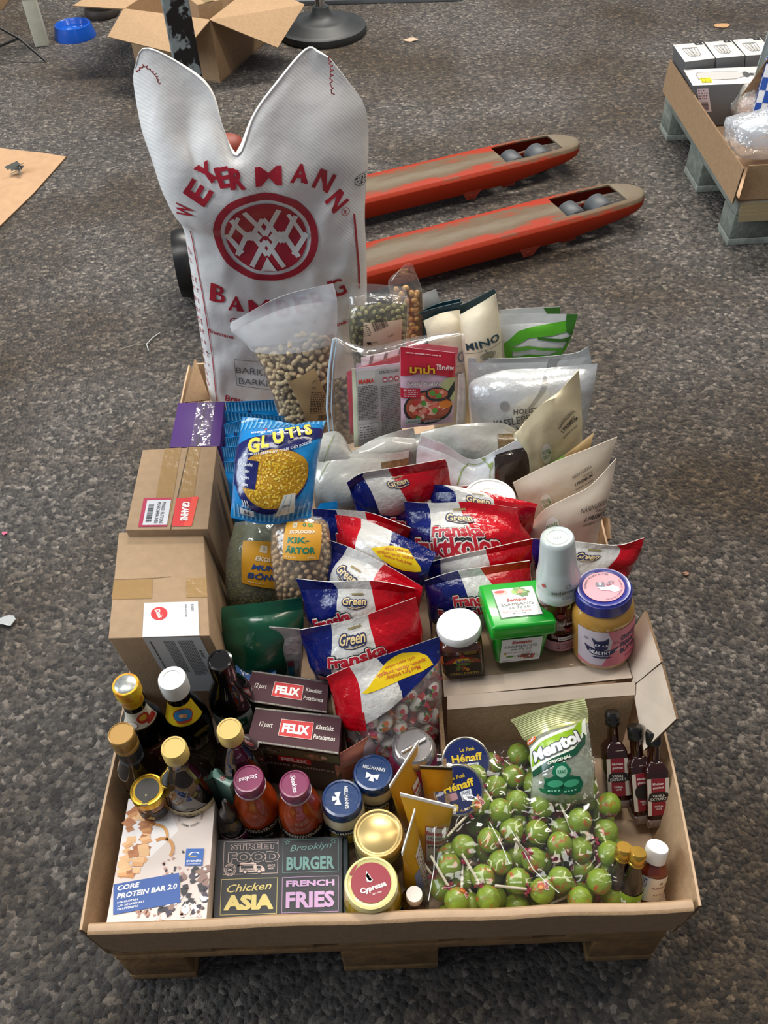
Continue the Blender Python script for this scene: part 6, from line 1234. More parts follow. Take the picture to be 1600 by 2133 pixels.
pouch('green_swoosh_pouch', 'pearl white pouch with green corner, hindmost behind the swoosh pouch', 'pouch', [[Y(1050, 850, 1.00), Y(1110, 850, 1.0), Y(1160, 840, 1.00)], [Y(1042, 720, 1.02), Y(1110, 720, 1.02), Y(1168, 710, 1.02)], [Y(1040, 646, 1.04), Y(1090, 642, 1.04), Y(1166, 639, 1.04)]], .012, WHP, lambda D, W, H: D.poly([(W*.78, H), (W*.86, H*.88), (W, H*.86), (W, H)], GRD, 2), seal=(.04, .06), nu=18, nv=20, wr=.0018, seed=62)
SIL = foil('silver_pouch', 'c3c6c8', .26, .45, metal=.25); SIL2 = foil('grey_stripe', '8f9192', .3, .3, metal=.2)
def holi(D, W, H):
    K = ink('4a4b4d'); D.poly(D.P((1150, 765), (1158, 762), (1140, 800), (1108, 850), (1090, 880), (1075, 882), (1100, 850), (1128, 805)), SIL2, 1.5); D.frame(1078, 857, 1128, 852); D.text('HOLISTIC', 0, 0, .0085, K, 2, bold=.01); D.frame(1052, 880, 1105, 868); D.text('VASSLEPROTEIN', .012, 0, .0115, K, 2, bold=.01); D.frame(1082, 893, 1112, 886); D.text('Vanilj', 0, 0, .0115, K, 2, bold=.01); a = D.inv(1051, 846); D.xf = (0, 0, 0, 1); D.ell(a[0], a[1], .008, .009, SIL2, 2)
pouch('whey_pouch', 'silvery white protein pouch with grey stripe and dark capital lettering', 'pouch', [[Y(990, 985, .84), Y(1080, 985, .835), Y(1200, 960, .85)], [Y(980, 880, .86), Y(1080, 885, .84), Y(1225, 860, .87)], [Y(976, 815, .88), Y(1080, 815, .86), Y(1238, 800, .89)], [Y(985, 792, .895), Y(1040, 775, .895), Y(1110, 772, .90), Y(1243, 768, .905)], [Y(1010, 782, .90), Y(1060, 772, .90), Y(1120, 768, .905), Y(1245, 757, .91)]], .026, SIL, holi, seal=(.04, .06), nu=26, nv=30, wr=.0028, seed=64, vs=[0, .42, .72, .92, 1])
pouch('whey_pouch', 'silvery pouch standing right behind the one with the grey stripe', 'pouch', [[Y(985, 950, .90), Y(1090, 950, .90), Y(1180, 930, .91)], [Y(977, 840, .92), Y(1090, 840, .915), Y(1215, 820, .93)], [Y(975, 770, .935), Y(1090, 772, .935), Y(1232, 765, .94)], [Y(975, 746, .94), Y(1080, 746, .94), Y(1190, 737, .945), Y(1226, 722, .95)]], .018, SIL, lambda D, W, H: D.poly(D.P((1145, 748), (1168, 746), (1158, 765), (1140, 770)), SIL2, 1.5), seal=(.04, .08), nu=22, nv=24, wr=.0025, seed=65)
pouch('white_strip_pouch', 'narrow crumpled white pouch edge right of the noodle packets', 'pouch', [[Y(950, 895, .90), Y(968, 890, .90)], [Y(953, 830, .92), Y(971, 828, .92)], [Y(955, 780, .93), Y(968, 778, .93)]], .006, foil('white_pouch', 'cfcdc6', .4, .4), None, seal=(.04, .04), nu=10, nv=14, wr=.002, seed=66, seal_part=False)
pouch('grey_pouch_corner', 'pale grey pouch corner sticking up beside the tan nut bag', 'pouch', [[Y(884, 700, 1.06), Y(918, 690, 1.06)], [Y(880, 640, 1.07), Y(916, 630, 1.07)], [Y(879, 612, 1.08), Y(908, 602, 1.08)]], .006, foil('grey_film', 'a7a8a6', .35, .4), None, seal=(.04, .06), nu=10, nv=12, wr=.0015, seed=67, seal_part=False)

# organic paper pouches
PAP = foil('paper_pouch', 'd2c5b2', .55, .25, 40, coat=0); PAP1 = foil('cream_paper_pouch', 'd3c6a3', .55, .25, 40, coat=0)
def organic(pr, logo, ang_=0):
    def f(D, W, H):
        K = ink('4b4440'); G_ = ink('5f8f45')
        for (s, a, b, h, bd) in pr: L = D.frame(*a, *b); D.text(s, 0, 0, h, K, 2, w=L*.98, bold=bd)
        (px, py), r = logo; a = D.inv(px, py); b = D.inv(px+10, py-2); D.xf = (a[0], a[1], math.atan2(b[1]-a[1], b[0]-a[0])*.7+.1, 1); D.ell(0, 0, r*.62, r, ink('dedad0'), 2); D.text('MOTHER', 0, r*.25, r*.42, G_, 3, w=r*.95, bold=0); D.text('EARTH', 0, -r*.3, r*.42, G_, 3, w=r*.75, bold=0); D.ell(r*.42, r*.0, r*.12, r*.12, G_, 3)
    return f
pouch('paper_pouch', 'cream paper pouch, rearmost of the three organic pouches', 'pouch', [[Y(1120, 1040, .76), Y(1160, 1030, .765), Y(1215, 980, .78)], [Y(1098, 985, .77), Y(1150, 965, .77), Y(1213, 920, .79)], [Y(1078, 915, .78), Y(1110, 870, .785), Y(1155, 840, .79), Y(1211, 845, .81)], [Y(1072, 903, .785), Y(1110, 868, .79), Y(1155, 825, .80), Y(1206, 771, .82)]], .016, PAP1,
   organic([('NÄRINGSRIKA', (1163, 893), (1196, 855), .006, 0), ('råvaror', (1180, 885), (1196, 866), .0055, 0), ('I PREMIUM', (1170, 900), (1202, 870), .0065, .02), ('varietéer av arten', (1172, 913), (1202, 885), .005, 0)], ((1138, 945), .017)), seal=(.03, .02), nu=20, nv=24, wr=.0018, seed=71, seal_part=False, vs=[0, .35, .8, 1])
pouch('paper_pouch', 'beige paper pouch, middle of the three organic pouches', 'pouch', [[Y(1110, 1120, .67), Y(1170, 1100, .675), Y(1255, 1060, .69)], [Y(1085, 1050, .69), Y(1160, 1030, .69), Y(1262, 990, .71)], [Y(1068, 1006, .70), Y(1110, 984, .705), Y(1165, 958, .71), Y(1225, 935, .72), Y(1286, 910, .735)]], .018, PAP,
   organic([('NÄRINGSRIKA', (1192, 995), (1232, 970), .006, 0), ('råvaror', (1214, 992), (1234, 980), .0055, 0), ('I PREMIUM', (1198, 1010), (1234, 988), .0065, .02), ('varietéer av arten', (1198, 1020), (1235, 998), .005, 0)], ((1138, 1047), .018)), seal=(.03, .02), nu=20, nv=22, wr=.0018, seed=72, seal_part=False)
pouch('kraft_pouch', 'brown kraft pouch edge with green band between two organic pouches', 'pouch', [[Y(1110, 1010, .74), Y(1220, 975, .75)], [Y(1108, 992, .745), Y(1150, 968, .75), Y(1232, 922, .76)], [Y(1120, 985, .75), Y(1160, 960, .755), Y(1238, 900, .77)]], .004, lambda u, v: foil('kraft_film', 'a88a5c', .5, .2) if not (.38 < u < .66) else foil('kraft_green', '6f9a35', .5, .2), None, seal=(.03, .03), nu=18, nv=10, wr=.001, seed=73, seal_part=False)
pouch('paper_pouch', 'beige paper pouch, front of the three organic pouches', 'pouch', [[Z(1115, 1240, .19), Z(1180, 1230, .19), Z(1240, 1195, .19)], [Y(1100, 1165, .62), Y(1170, 1155, .615), Y(1243, 1125, .63)], [Y(1094, 1125, .625), Y(1150, 1095, .62), Y(1210, 1070, .63), Y(1268, 1035, .65)], [Y(1089, 1112, .63), Y(1132, 1064, .63), Y(1175, 1040, .635), Y(1230, 1012, .65), Y(1284, 955, .675)]], .020, PAP,
   organic([('NÄRINGSRIKA', (1210, 1064), (1264, 1042), .007, 0), ('råvaror', (1242, 1062), (1264, 1053), .0062, 0), ('I PREMIUM', (1218, 1082), (1266, 1065), .0080, .02), ('varietéer av arten', (1214, 1094), (1268, 1076), .006, 0)], ((1150, 1100), .018)), seal=(.03, .02), nu=22, nv=26, wr=.0018, seed=74, seal_part=False, vs=[0, .45, .8, 1])

# frosted white pouches
FROST = foil('frosted_pouch', 'c4c3bb', .22, .5, coat=.5); WHI = foil('white_film', 'd4d9dd', .22, .5, coat=.5)
SEED1 = mat('dark_seed_window', '3a2f28', .25, coat=.5, noise_amt=.4, noise_scale=120); SEED2 = mat('tan_seed_window', '8d7450', .3, coat=.5, noise_amt=.5, noise_scale=120); TW = ink('8da05e')
def frost1(D, W, H): D.poly(D.P((1033, 948), (1090, 930), (1101, 965), (1098, 1030), (1030, 1032)), SEED1, 2); D.line(D.P((952, 1010), (962, 980), (975, 965), (1010, 962)), .0022, TW, 2); D.line(D.P((1010, 962), (1022, 975), (1020, 1000)), .0016, TW, 2.2); D.poly(D.P((1000, 955), (1015, 948), (1012, 962)), TW, 2.4); D.poly(D.P((1018, 968), (1028, 962), (1024, 978)), TW, 2.4)
pouch('frosted_pouch', 'white frosted pouch with dark seed window and green twig', 'pouch', [[Z(880, 1060, .20), Z(980, 1065, .20), Z(1095, 1060, .20)], [Y(868, 1005, .73), Y(980, 1030, .715), Y(1100, 1020, .74)], [Y(868, 940, .745), Y(925, 960, .735), Y(985, 985, .73), Y(1040, 960, .735), Y(1100, 955, .75)], [Y(874, 925, .75), Y(930, 945, .74), Y(985, 972, .74), Y(1040, 948, .745), Y(1088, 930, .755)], [Y(879, 908, .755), Y(930, 928, .745), Y(985, 958, .745), Y(1040, 935, .75), Y(1078, 916, .76)]], .015, WHI, frost1, seal=(.04, .09), nu=26, nv=26, wr=.0042, seed=81, vs=[0, .40, .78, .90, 1])
pouch('frosted_pouch', 'grey white frosted pouch with tan window, just behind the dark window one', 'pouch', [[Z(885, 1040, .24), Z(970, 1040, .24), Z(1080, 1040, .24)], [Y(872, 945, .775), Y(970, 950, .77), Y(1090, 930, .785)], [Y(876, 905, .79), Y(960, 895, .785), Y(1085, 912, .80)], [Y(880, 900, .795), Y(920, 890, .795), Y(960, 884, .795), Y(1045, 881, .805), Y(1085, 903, .805)]], .010, FROST, lambda D, W, H: D.poly(D.P((1037, 905), (1070, 903), (1072, 935), (1037, 945)), SEED2, 2), seal=(.04, .06), nu=24, nv=24, wr=.0042, seed=82, vs=[0, .5, .9, 1])
pouch('frosted_pouch', 'frosted pouch with brown seed window right of the blue pasta bag', 'pouch', [[Z(665, 1090, .20), Z(740, 1090, .20), Z(840, 1080, .20)], [Y(655, 1030, .70), Y(740, 1040, .685), Y(850, 1020, .715)], [Y(660, 970, .725), Y(740, 975, .715), Y(850, 975, .735)], [Y(664, 953, .735), Y(720, 945, .735), Y(790, 945, .74), Y(852, 940, .75)]], .012, FROST, lambda D, W, H: (D.poly(D.P((794, 963), (848, 960), (846, 975), (800, 990)), SEED2, 2), D.line(D.P((665, 1000), (680, 970), (700, 950)), .0014, TW, 2)), seal=(.04, .06), nu=22, nv=22, wr=.0042, seed=83)
pouch('frosted_pouch', 'frosted pouch with wavy raised top below the noodle packets', 'pouch', [[Z(700, 1040, .22), Z(780, 1040, .22), Z(860, 1030, .22)], [Y(690, 960, .76), Y(780, 960, .755), Y(866, 940, .77)], [Y(735, 943, .77), Y(770, 925, .775), Y(810, 912, .78), Y(866, 915, .785)], [Y(738, 940, .775), Y(772, 918, .78), Y(810, 903, .785), Y(862, 891, .79)]], .009, FROST, None, seal=(.04, .06), nu=20, nv=20, wr=.0042, seed=84)
pouch('frosted_pouch', 'frosted pouch with a thin green stem behind the pasta bag', 'pouch', [[Z(670, 1060, .25), Z(760, 1060, .25)], [Y(662, 960, .73), Y(740, 965, .73)], [Y(665, 905, .76), Y(705, 900, .76), Y(735, 945, .755)]], .008, FROST, lambda D, W, H: D.line([(W*.1, H*.7), (W*.4, H*.97)], .0014, TW, 2), seal=(.04, .04), nu=16, nv=16, wr=.0042, seed=85, seal_part=False)
pouch('frosted_pouch', 'frosted pouch filling the gap below the noodle packets, mostly hidden', 'pouch', [[Z(835, 1010, .20), Z(885, 1010, .20), Z(940, 1000, .20)], [Y(832, 950, .79), Y(885, 950, .785), Y(945, 930, .80)], [Y(836, 905, .815), Y(885, 902, .81), Y(945, 885, .82)]], .010, FROST, None, seal=(.04, .06), nu=16, nv=16, wr=.003, seed=86)
c = at(1020, 1034, z=.37); t = thing('white_tub', 'round white tub lid between candy bags and organic pouches', 'tub', (c.x, c.y, .235)); mb = MB(); mb.lathe([(0, 0), (.040, 0), (.043, .12)], mat('white_tub', 'd4d2ca', .4), 40); mb.obj('tub_body', t)
mb = MB(); mb.lathe([(.044, .118), (.0455, .12), (.0455, .132), (.043, .135), (.040, .135), (.0385, .133), (.022, .133), (.021, .134), (.020, .133), (0, .133)], mat('white_lid', 'e2e1dc', .4, coat=.2), 48); mb.obj('lid', t)
# ------------------------------------------------------------------ printed tricolour candy bags
FB = foil('bag_blue', '0d1a62', .2, .85, 62, coat=.3, spec=.4); FW = foil('bag_white', 'cbc9c4', .22, .85, 62, coat=.3, spec=.4); FR_ = foil('bag_red', 'b9081a', .2, .85, 62, coat=.3, spec=.4)
NAVY = ink('1a2250'); GOLD_ = ink('d9c08a')
def green_logo(D, a, b, hk=.30):
    L = D.frame(*a, *b); h = L*hk
    D.text('Green', 0, 0, h*1.05, NAVY, 2, w=L*1.10, bold=.12, shear=.25); D.text('Green', 0, 0, h, GOLD_, 3, w=L, bold=.02, shear=.25); D.line([(-L*.3, -h*.75), (0, -h*.95), (L*.45, -h*.70)], h*.22, NAVY, 2.2); D.line([(-L*.28, -h*.75), (0, -h*.93), (L*.42, -h*.70)], h*.08, GOLD_, 3.2)
    D.poly([(-L*.1, h*.85), (L*.45, h*.95), (L*.42, h*1.2), (-L*.13, h*1.1)], ink('8a7a4c'), 2.4)
def red_word(D, s, a, b, hk=.22):
    L = D.frame(*a, *b); h = L*hk; D.text(s, 0, 0, h*1.1, ink('16181f'), 2, w=L*1.05, bold=.14); D.text(s, 0, 0, h*1.04, ink('e9e4dd'), 3, w=L*1.025, bold=.09); D.text(s, 0, 0, h, ink('b3142a'), 4, w=L, bold=.04)
def tri(cuts=(.33, .63), rev=False):
    def f(u, v):
        k = 0 if u < cuts[0] else 1 if u < cuts[1] else 2
        return (FR_, FW, FB)[k] if rev else (FB, FW, FR_)[k]
    return f
def cbag(label, rows, dec, seed, thick=.024, cuts=(.33, .63), rev=False, **k):
    k.setdefault('seal', (.04, .10)); k.setdefault('nu', 24); k.setdefault('nv', 20); k.setdefault('wr', .0042)
    return pouch('candy_bag', label, 'candy bag', rows, thick, tri(cuts, rev), dec, group=None, seed=seed, **k)
cbag('blue white red candy bag, rearmost of the heap, red corner raised', [[Z(752, 1120, .20), Z(840, 1120, .20), Z(940, 1080, .20)], [Z(736, 1050, .33), Z(830, 1050, .35), Z(938, 1015, .34)], [Z(728, 1018, .38), Z(755, 992, .40), Z(835, 982, .41), Z(932, 966, .41)], [Z(722, 1005, .39), Z(757, 985, .41), Z(830, 973, .42), Z(927, 956, .42)]],
     lambda D, W, H: green_logo(D, (808, 1010), (848, 1000)), 101, cuts=(.32, .60), vs=[0, .5, .85, 1])
cbag('candy bag just before the rearmost, its white panel with blurred dark logo', [[Z(765, 1150, .19), Z(860, 1150, .19), Z(965, 1130, .19)], [Z(748, 1085, .31), Z(850, 1080, .32), Z(968, 1065, .31)], [Z(738, 1040, .355), Z(800, 1022, .37), Z(890, 1016, .37), Z(976, 1012, .37)]],
     lambda D, W, H: (green_logo(D, (850, 1036), (893, 1034)), red_word(D, 'Franska', (815, 1088), (890, 1086))), 102, cuts=(.48, .80))
cbag('candy bag with long white seal and red end, behind the big centred one', [[Z(912, 1150, .20), Z(1000, 1150, .20), Z(1108, 1150, .20)], [Z(898, 1075, .32), Z(1000, 1085, .33), Z(1110, 1100, .31)], [Z(895, 1030, .36), Z(960, 1030, .38), Z(1040, 1045, .38), Z(1116, 1062, .37)], [Z(892, 1010, .375), Z(930, 1011, .385), Z(1010, 1025, .385), Z(1120, 1050, .38)]],
     lambda D, W, H: green_logo(D, (972, 1038), (1020, 1046)), 103, cuts=(.30, .62), vs=[0, .5, .85, 1])
cbag('candy bag lying in the middle of the heap with its whole red title showing', [[Z(860, 1185, .24), Z(980, 1190, .24), Z(1105, 1165, .24)], [Z(850, 1130, .31), Z(970, 1145, .34), Z(1108, 1125, .31)], [Z(846, 1080, .355), Z(950, 1085, .37), Z(1085, 1090, .355)], [Z(842, 1045, .38), Z(900, 1048, .39), Z(980, 1046, .39), Z(1076, 1058, .38)]],
     lambda D, W, H: (green_logo(D, (930, 1080), (982, 1080), .34), red_word(D, 'Franska', (902, 1107), (1004, 1106), .17), red_word(D, 'Fruktkolor', (868, 1131), (1040, 1133), .12)), 104, thick=.034, cuts=(.30, .58), nu=28, nv=26)
cbag('candy bag with blue and white folded edge left of the yellow panelled bag', [[Z(668, 1170, .22), Z(740, 1180, .22), Z(830, 1160, .22)], [Z(655, 1110, .32), Z(745, 1115, .33), Z(850, 1120, .32)], [Z(651, 1060, .36), Z(700, 1062, .37), Z(770, 1068, .37), Z(856, 1100, .37)]],
     lambda D, W, H: red_word(D, 'Franska', (702, 1122), (780, 1125)), 105, cuts=(.35, .62))
def yellow_panel(D, q, lines, rot=PI):
    D.poly(D.P(*q), mat('bag_yellow', 'd9b90c', .25, coat=.5), 2); R_ = ink('b3401e')
    for s, a, b, h in lines:
        L = D.frame(*a, *b); D.text(s, 0, 0, h, R_, 3, w=L, bold=.004)
cbag('reversed candy bag, red at left, yellow panel with upside down print in the heap', [[Z(720, 1200, .25), Z(790, 1240, .25), Z(880, 1250, .26)], [Z(712, 1150, .33), Z(790, 1190, .34), Z(890, 1215, .33)], [Z(704, 1105, .37), Z(780, 1130, .39), Z(895, 1185, .37)], [Z(698, 1072, .385), Z(750, 1080, .395), Z(820, 1108, .40), Z(910, 1152, .38)]],
     lambda D, W, H: (yellow_panel(D, ((773, 1142), (790, 1140), (822, 1138), (850, 1145), (860, 1160), (875, 1180), (878, 1190), (862, 1191), (840, 1188), (815, 1178), (795, 1165)), [('Med fyra smaker:', (857, 1175), (797, 1158), .0036), ('apelsin, citron, jordgubb', (860, 1165), (785, 1150), .0036), ('och svart vinbär', (855, 1153), (800, 1145), .0036)]),), 106, cuts=(.35, .66), rev=True, thick=.030, nu=26)
cbag('candy bag below the yellow panelled one, turned, tilted logo on its white panel', [[Z(690, 1270, .24), Z(760, 1300, .24), Z(870, 1290, .25)], [Z(670, 1190, .32), Z(750, 1235, .34), Z(875, 1260, .33)], [Z(672, 1150, .36), Z(760, 1180, .38), Z(878, 1238, .37)], [Z(682, 1124, .385), Z(740, 1145, .395), Z(810, 1180, .395), Z(880, 1222, .38)]],
     lambda D, W, H: green_logo(D, (708, 1182), (742, 1212), .36), 107, cuts=(.25, .62), thick=.028)
cbag('blue white red candy bag with rolled blue edge, behind the big front one', [[Z(650, 1360, .20), Z(750, 1365, .20), Z(870, 1340, .20)], [Z(640, 1290, .31), Z(750, 1295, .33), Z(872, 1275, .31)], [Z(628, 1235, .36), Z(745, 1232, .38), Z(866, 1240, .36)], [Z(616, 1206, .385), Z(690, 1212, .395), Z(780, 1210, .395), Z(864, 1226, .385)]],
     lambda D, W, H: (green_logo(D, (714, 1252), (762, 1252), .34), red_word(D, 'Franska', (655, 1300), (730, 1280))), 108, cuts=(.33, .62))
cbag('blue white red candy bag with flat seal, directly behind the reversed one', [[Z(672, 1450, .19), Z(770, 1450, .19), Z(880, 1420, .19)], [Z(650, 1390, .28), Z(755, 1400, .30), Z(882, 1360, .28)], [Z(632, 1345, .34), Z(745, 1330, .365), Z(875, 1290, .35)], [Z(625, 1312, .375), Z(740, 1288, .39), Z(866, 1244, .385)]],
     lambda D, W, H: (green_logo(D, (708, 1334), (760, 1324), .36), red_word(D, 'Franska', (684, 1380), (800, 1348), .20), red_word(D, 'Fruktkolor', (668, 1410), (800, 1388), .13)), 109, cuts=(.28, .62), thick=.032, nu=28, nv=26)
# reversed bag in front, clear lower half full of wrapped candies
def rev_mf(u, v):
    if (u < .33 and v > .59) or (u >= .33 and v > .67+.24*(u-.33)/.67): return (FR_ if u < .33 else FW if u < .62 else FB)
    return FILM
rows = [[Z(722, 1600, .165), Z(810, 1600, .165), Z(905, 1580, .165)], [Z(716, 1545, .215), Z(810, 1555, .225), Z(918, 1520, .215)], [Z(704, 1490, .27), Z(805, 1490, .29), Z(920, 1440, .28)], [Z(690, 1440, .315), Z(790, 1420, .335), Z(917, 1370, .325)], [Z(680, 1410, .34), Z(730, 1388, .355), Z(800, 1365, .36), Z(915, 1326, .35)]]
fb, fs_, fb0 = pouch('candy_bag', 'reversed candy bag, yellow panel above a clear part full of wrapped candies', 'candy bag', rows, .030, rev_mf, lambda D, W, H: (D.poly([(0, H*.54), (W*.17, H*.525), (W*.34, H*.545), (W*.34, H*.68), (0, H*.68)], FR_, .5), D.poly([(W*.33, H*.60), (W*.48, H*.655), (W*.625, H*.705), (W*.625, H*.86), (W*.33, H*.76)], FW, .4), D.poly([(W*.62, H*.70), (W*.8, H*.765), (W, H*.84), (W, H*.97), (W*.62, H*.84)], FB, .45), yellow_panel(D, ((755, 1444), (779, 1415), (792, 1396), (806, 1378), (822, 1367), (837, 1360), (868, 1358), (889, 1366), (902, 1384), (878, 1399), (837, 1415), (796, 1434), (765, 1445)), [('Med fyra smaker:', (874, 1389), (803, 1415), .0050), ('apelsin, citron, jordgubb', (886, 1375), (786, 1410), .0050), ('och svart vinbär', (864, 1370), (802, 1393), .0050)])), seal=(.04, .09), nu=28, nv=30, wr=.003, seed=110, vs=[0, .22, .48, .78, 1], seal_part=False)
def candy(col, leaf):
    mb = MB(); mw = mat('candy_paper', 'e0dcd4', .35, coat=.4); mc = mat('candy_'+col, col, .3, coat=.4); ml = ink(leaf)
    mb.ball((0, 0, 0), 1, mw, seg=14, ring=10, sc=(.013, .0088, .0075), fn=lambda v: 1+.05*noise.noise(v*3)); body = proto_mesh(mb)
    mb = MB()
    for s_ in (-1, 1):
        vs = [(s_*.012, 0, 0)]+[(s_*(.019+.002*(k % 2)), .008*math.cos(k*PI/4), .006*math.sin(k*PI/4)) for k in range(8)]; mb.add(vs, [(0, 1+k, 1+(k+1) % 8) for k in range(8)], mc, False)
    tw = proto_mesh(mb)
    mb = MB()
    for (x, y, r, m_) in ((-.003, -.002, .0042, mc), (.004, .002, .0036, mc), (.0005, .0035, .0022, ml), (-.006, .003, .0018, ml)):
        B_ = blob(x, y, r, int(x*9999)+3, 8, .3); z = lambda a, b: .0075*math.sqrt(max(0, 1-(a/.013)**2-(b/.0088)**2))+.0005
        mb.add([(a, b, z(a, b)) for a, b in B_]+[(x, y, z(x, y)+.0001)], [(k, (k+1) % 8, 8) for k in range(8)], m_, True)
    pr = proto_mesh(mb); return body, tw, pr
CANDY = [candy('c22a2a', '4d8a3a'), candy('c4284e', '6a9a3a'), candy('3a2440', '4d7a3a'), candy('d8641e', '3f7f35')]
R = random.Random(12); got = []
for _ in range(6000):
    if len(got) >= 60: break
    u, v = R.uniform(.06, .95), R.uniform(.07, .80)
    if v > (.53 if u < .36 else .60+.22*(u-.33)/.67): continue
    x, y = u*fs_.W, v*fs_.H
    if any(math.hypot((x-a), (y-b)) < .0235 for a, b in got): continue
    got.append((x, y)); p, nn = fs_.at(x, y); p = p-nn*.0105; k = R.choice((0, 0, 1, 1, 2, 3))
    root = thing('wrapped_candy', ['white wrapped candy with red berry print and red twisted ends in the clear bag', 'white wrapped candy with pink twisted ends in the clear bag', 'white wrapped candy with dark currant print in the clear bag', 'white wrapped candy with orange twisted ends in the clear bag'][k], 'candy', p, group='wrapped candies, '+('red', 'pink', 'currant', 'orange')[k])
    root.scale = (1.3, 1.3, 1.2); root.rotation_mode = 'QUATERNION'; root.rotation_quaternion = Vector((0, 0, 1)).rotation_difference(nn) @ Quaternion((0, 0, 1), R.uniform(0, 3.14)) @ Quaternion((1, 0, 0), R.uniform(-.5, .5)); body, tw, pr = CANDY[k]
    for nm, me in (('candy_body', body), ('twisted_ends', tw), ('fruit_print', pr)): o = bpy.data.objects.new(nm, me); COL.objects.link(o); o.parent = root
core(fs_, lambda u, v: v < .8, .020, mat('candy_mass', 'a8988e', .6, noise_amt=.7, noise_scale=75, hex2='7c2a2a'), 'mass of wrapped candies behind the visible ones in the clear bag', 'candies', 'candy_heap', .05, .80)
cbag('candy bag with long white and red side, right below the centred one', [[Z(900, 1250, .26), Z(1000, 1230, .26), Z(1104, 1205, .26)], [Z(892, 1195, .33), Z(1000, 1180, .345), Z(1106, 1160, .34)], [Z(892, 1172, .36), Z(960, 1155, .375), Z(1030, 1140, .38), Z(1110, 1122, .38)]], None, 111, cuts=(.12, .60), thick=.022)
cbag('blue white red candy bag behind the green tub, title letters at its lower left', [[Z(900, 1330, .22), Z(1000, 1320, .22), Z(1100, 1290, .22)], [Z(890, 1260, .30), Z(1000, 1250, .32), Z(1105, 1225, .31)], [Z(884, 1210, .355), Z(940, 1192, .37), Z(1000, 1182, .375), Z(1104, 1168, .37)]],
     lambda D, W, H: (red_word(D, 'Franska', (945, 1252), (1030, 1245), .24), red_word(D, 'Fruktkolor', (915, 1275), (1030, 1270), .16)), 112, cuts=(.40, .68), thick=.030)
cbag('candy bag behind the soda syrup bottle, red end reaching over the tray side', [[Z(1120, 1240, .24), Z(1200, 1245, .25), Z(1290, 1240, .27)], [Z(1112, 1175, .31), Z(1200, 1190, .33), Z(1318, 1180, .33)], [Z(1108, 1140, .35), Z(1200, 1148, .37), Z(1290, 1150, .37), Z(1334, 1150, .37)], [Z(1106, 1122, .365), Z(1195, 1128, .385), Z(1285, 1136, .385), Z(1342, 1120, .395)]],
     lambda D, W, H: (green_logo(D, (1200, 1157), (1248, 1160), .34),), 113, cuts=(.22, .66), thick=.022, vs=[0, .5, .85, 1])
cbag('candy bag lowest behind the peanut butter jar, mostly red', [[Z(1140, 1290, .22), Z(1220, 1290, .23), Z(1285, 1280, .24)], [Z(1125, 1210, .31), Z(1215, 1215, .325), Z(1300, 1215, .32)], [Z(1120, 1172, .34), Z(1210, 1182, .35), Z(1308, 1176, .345)]],
     lambda D, W, H: (green_logo(D, (1190, 1212), (1225, 1212), .36),), 114, cuts=(.15, .50), thick=.020)

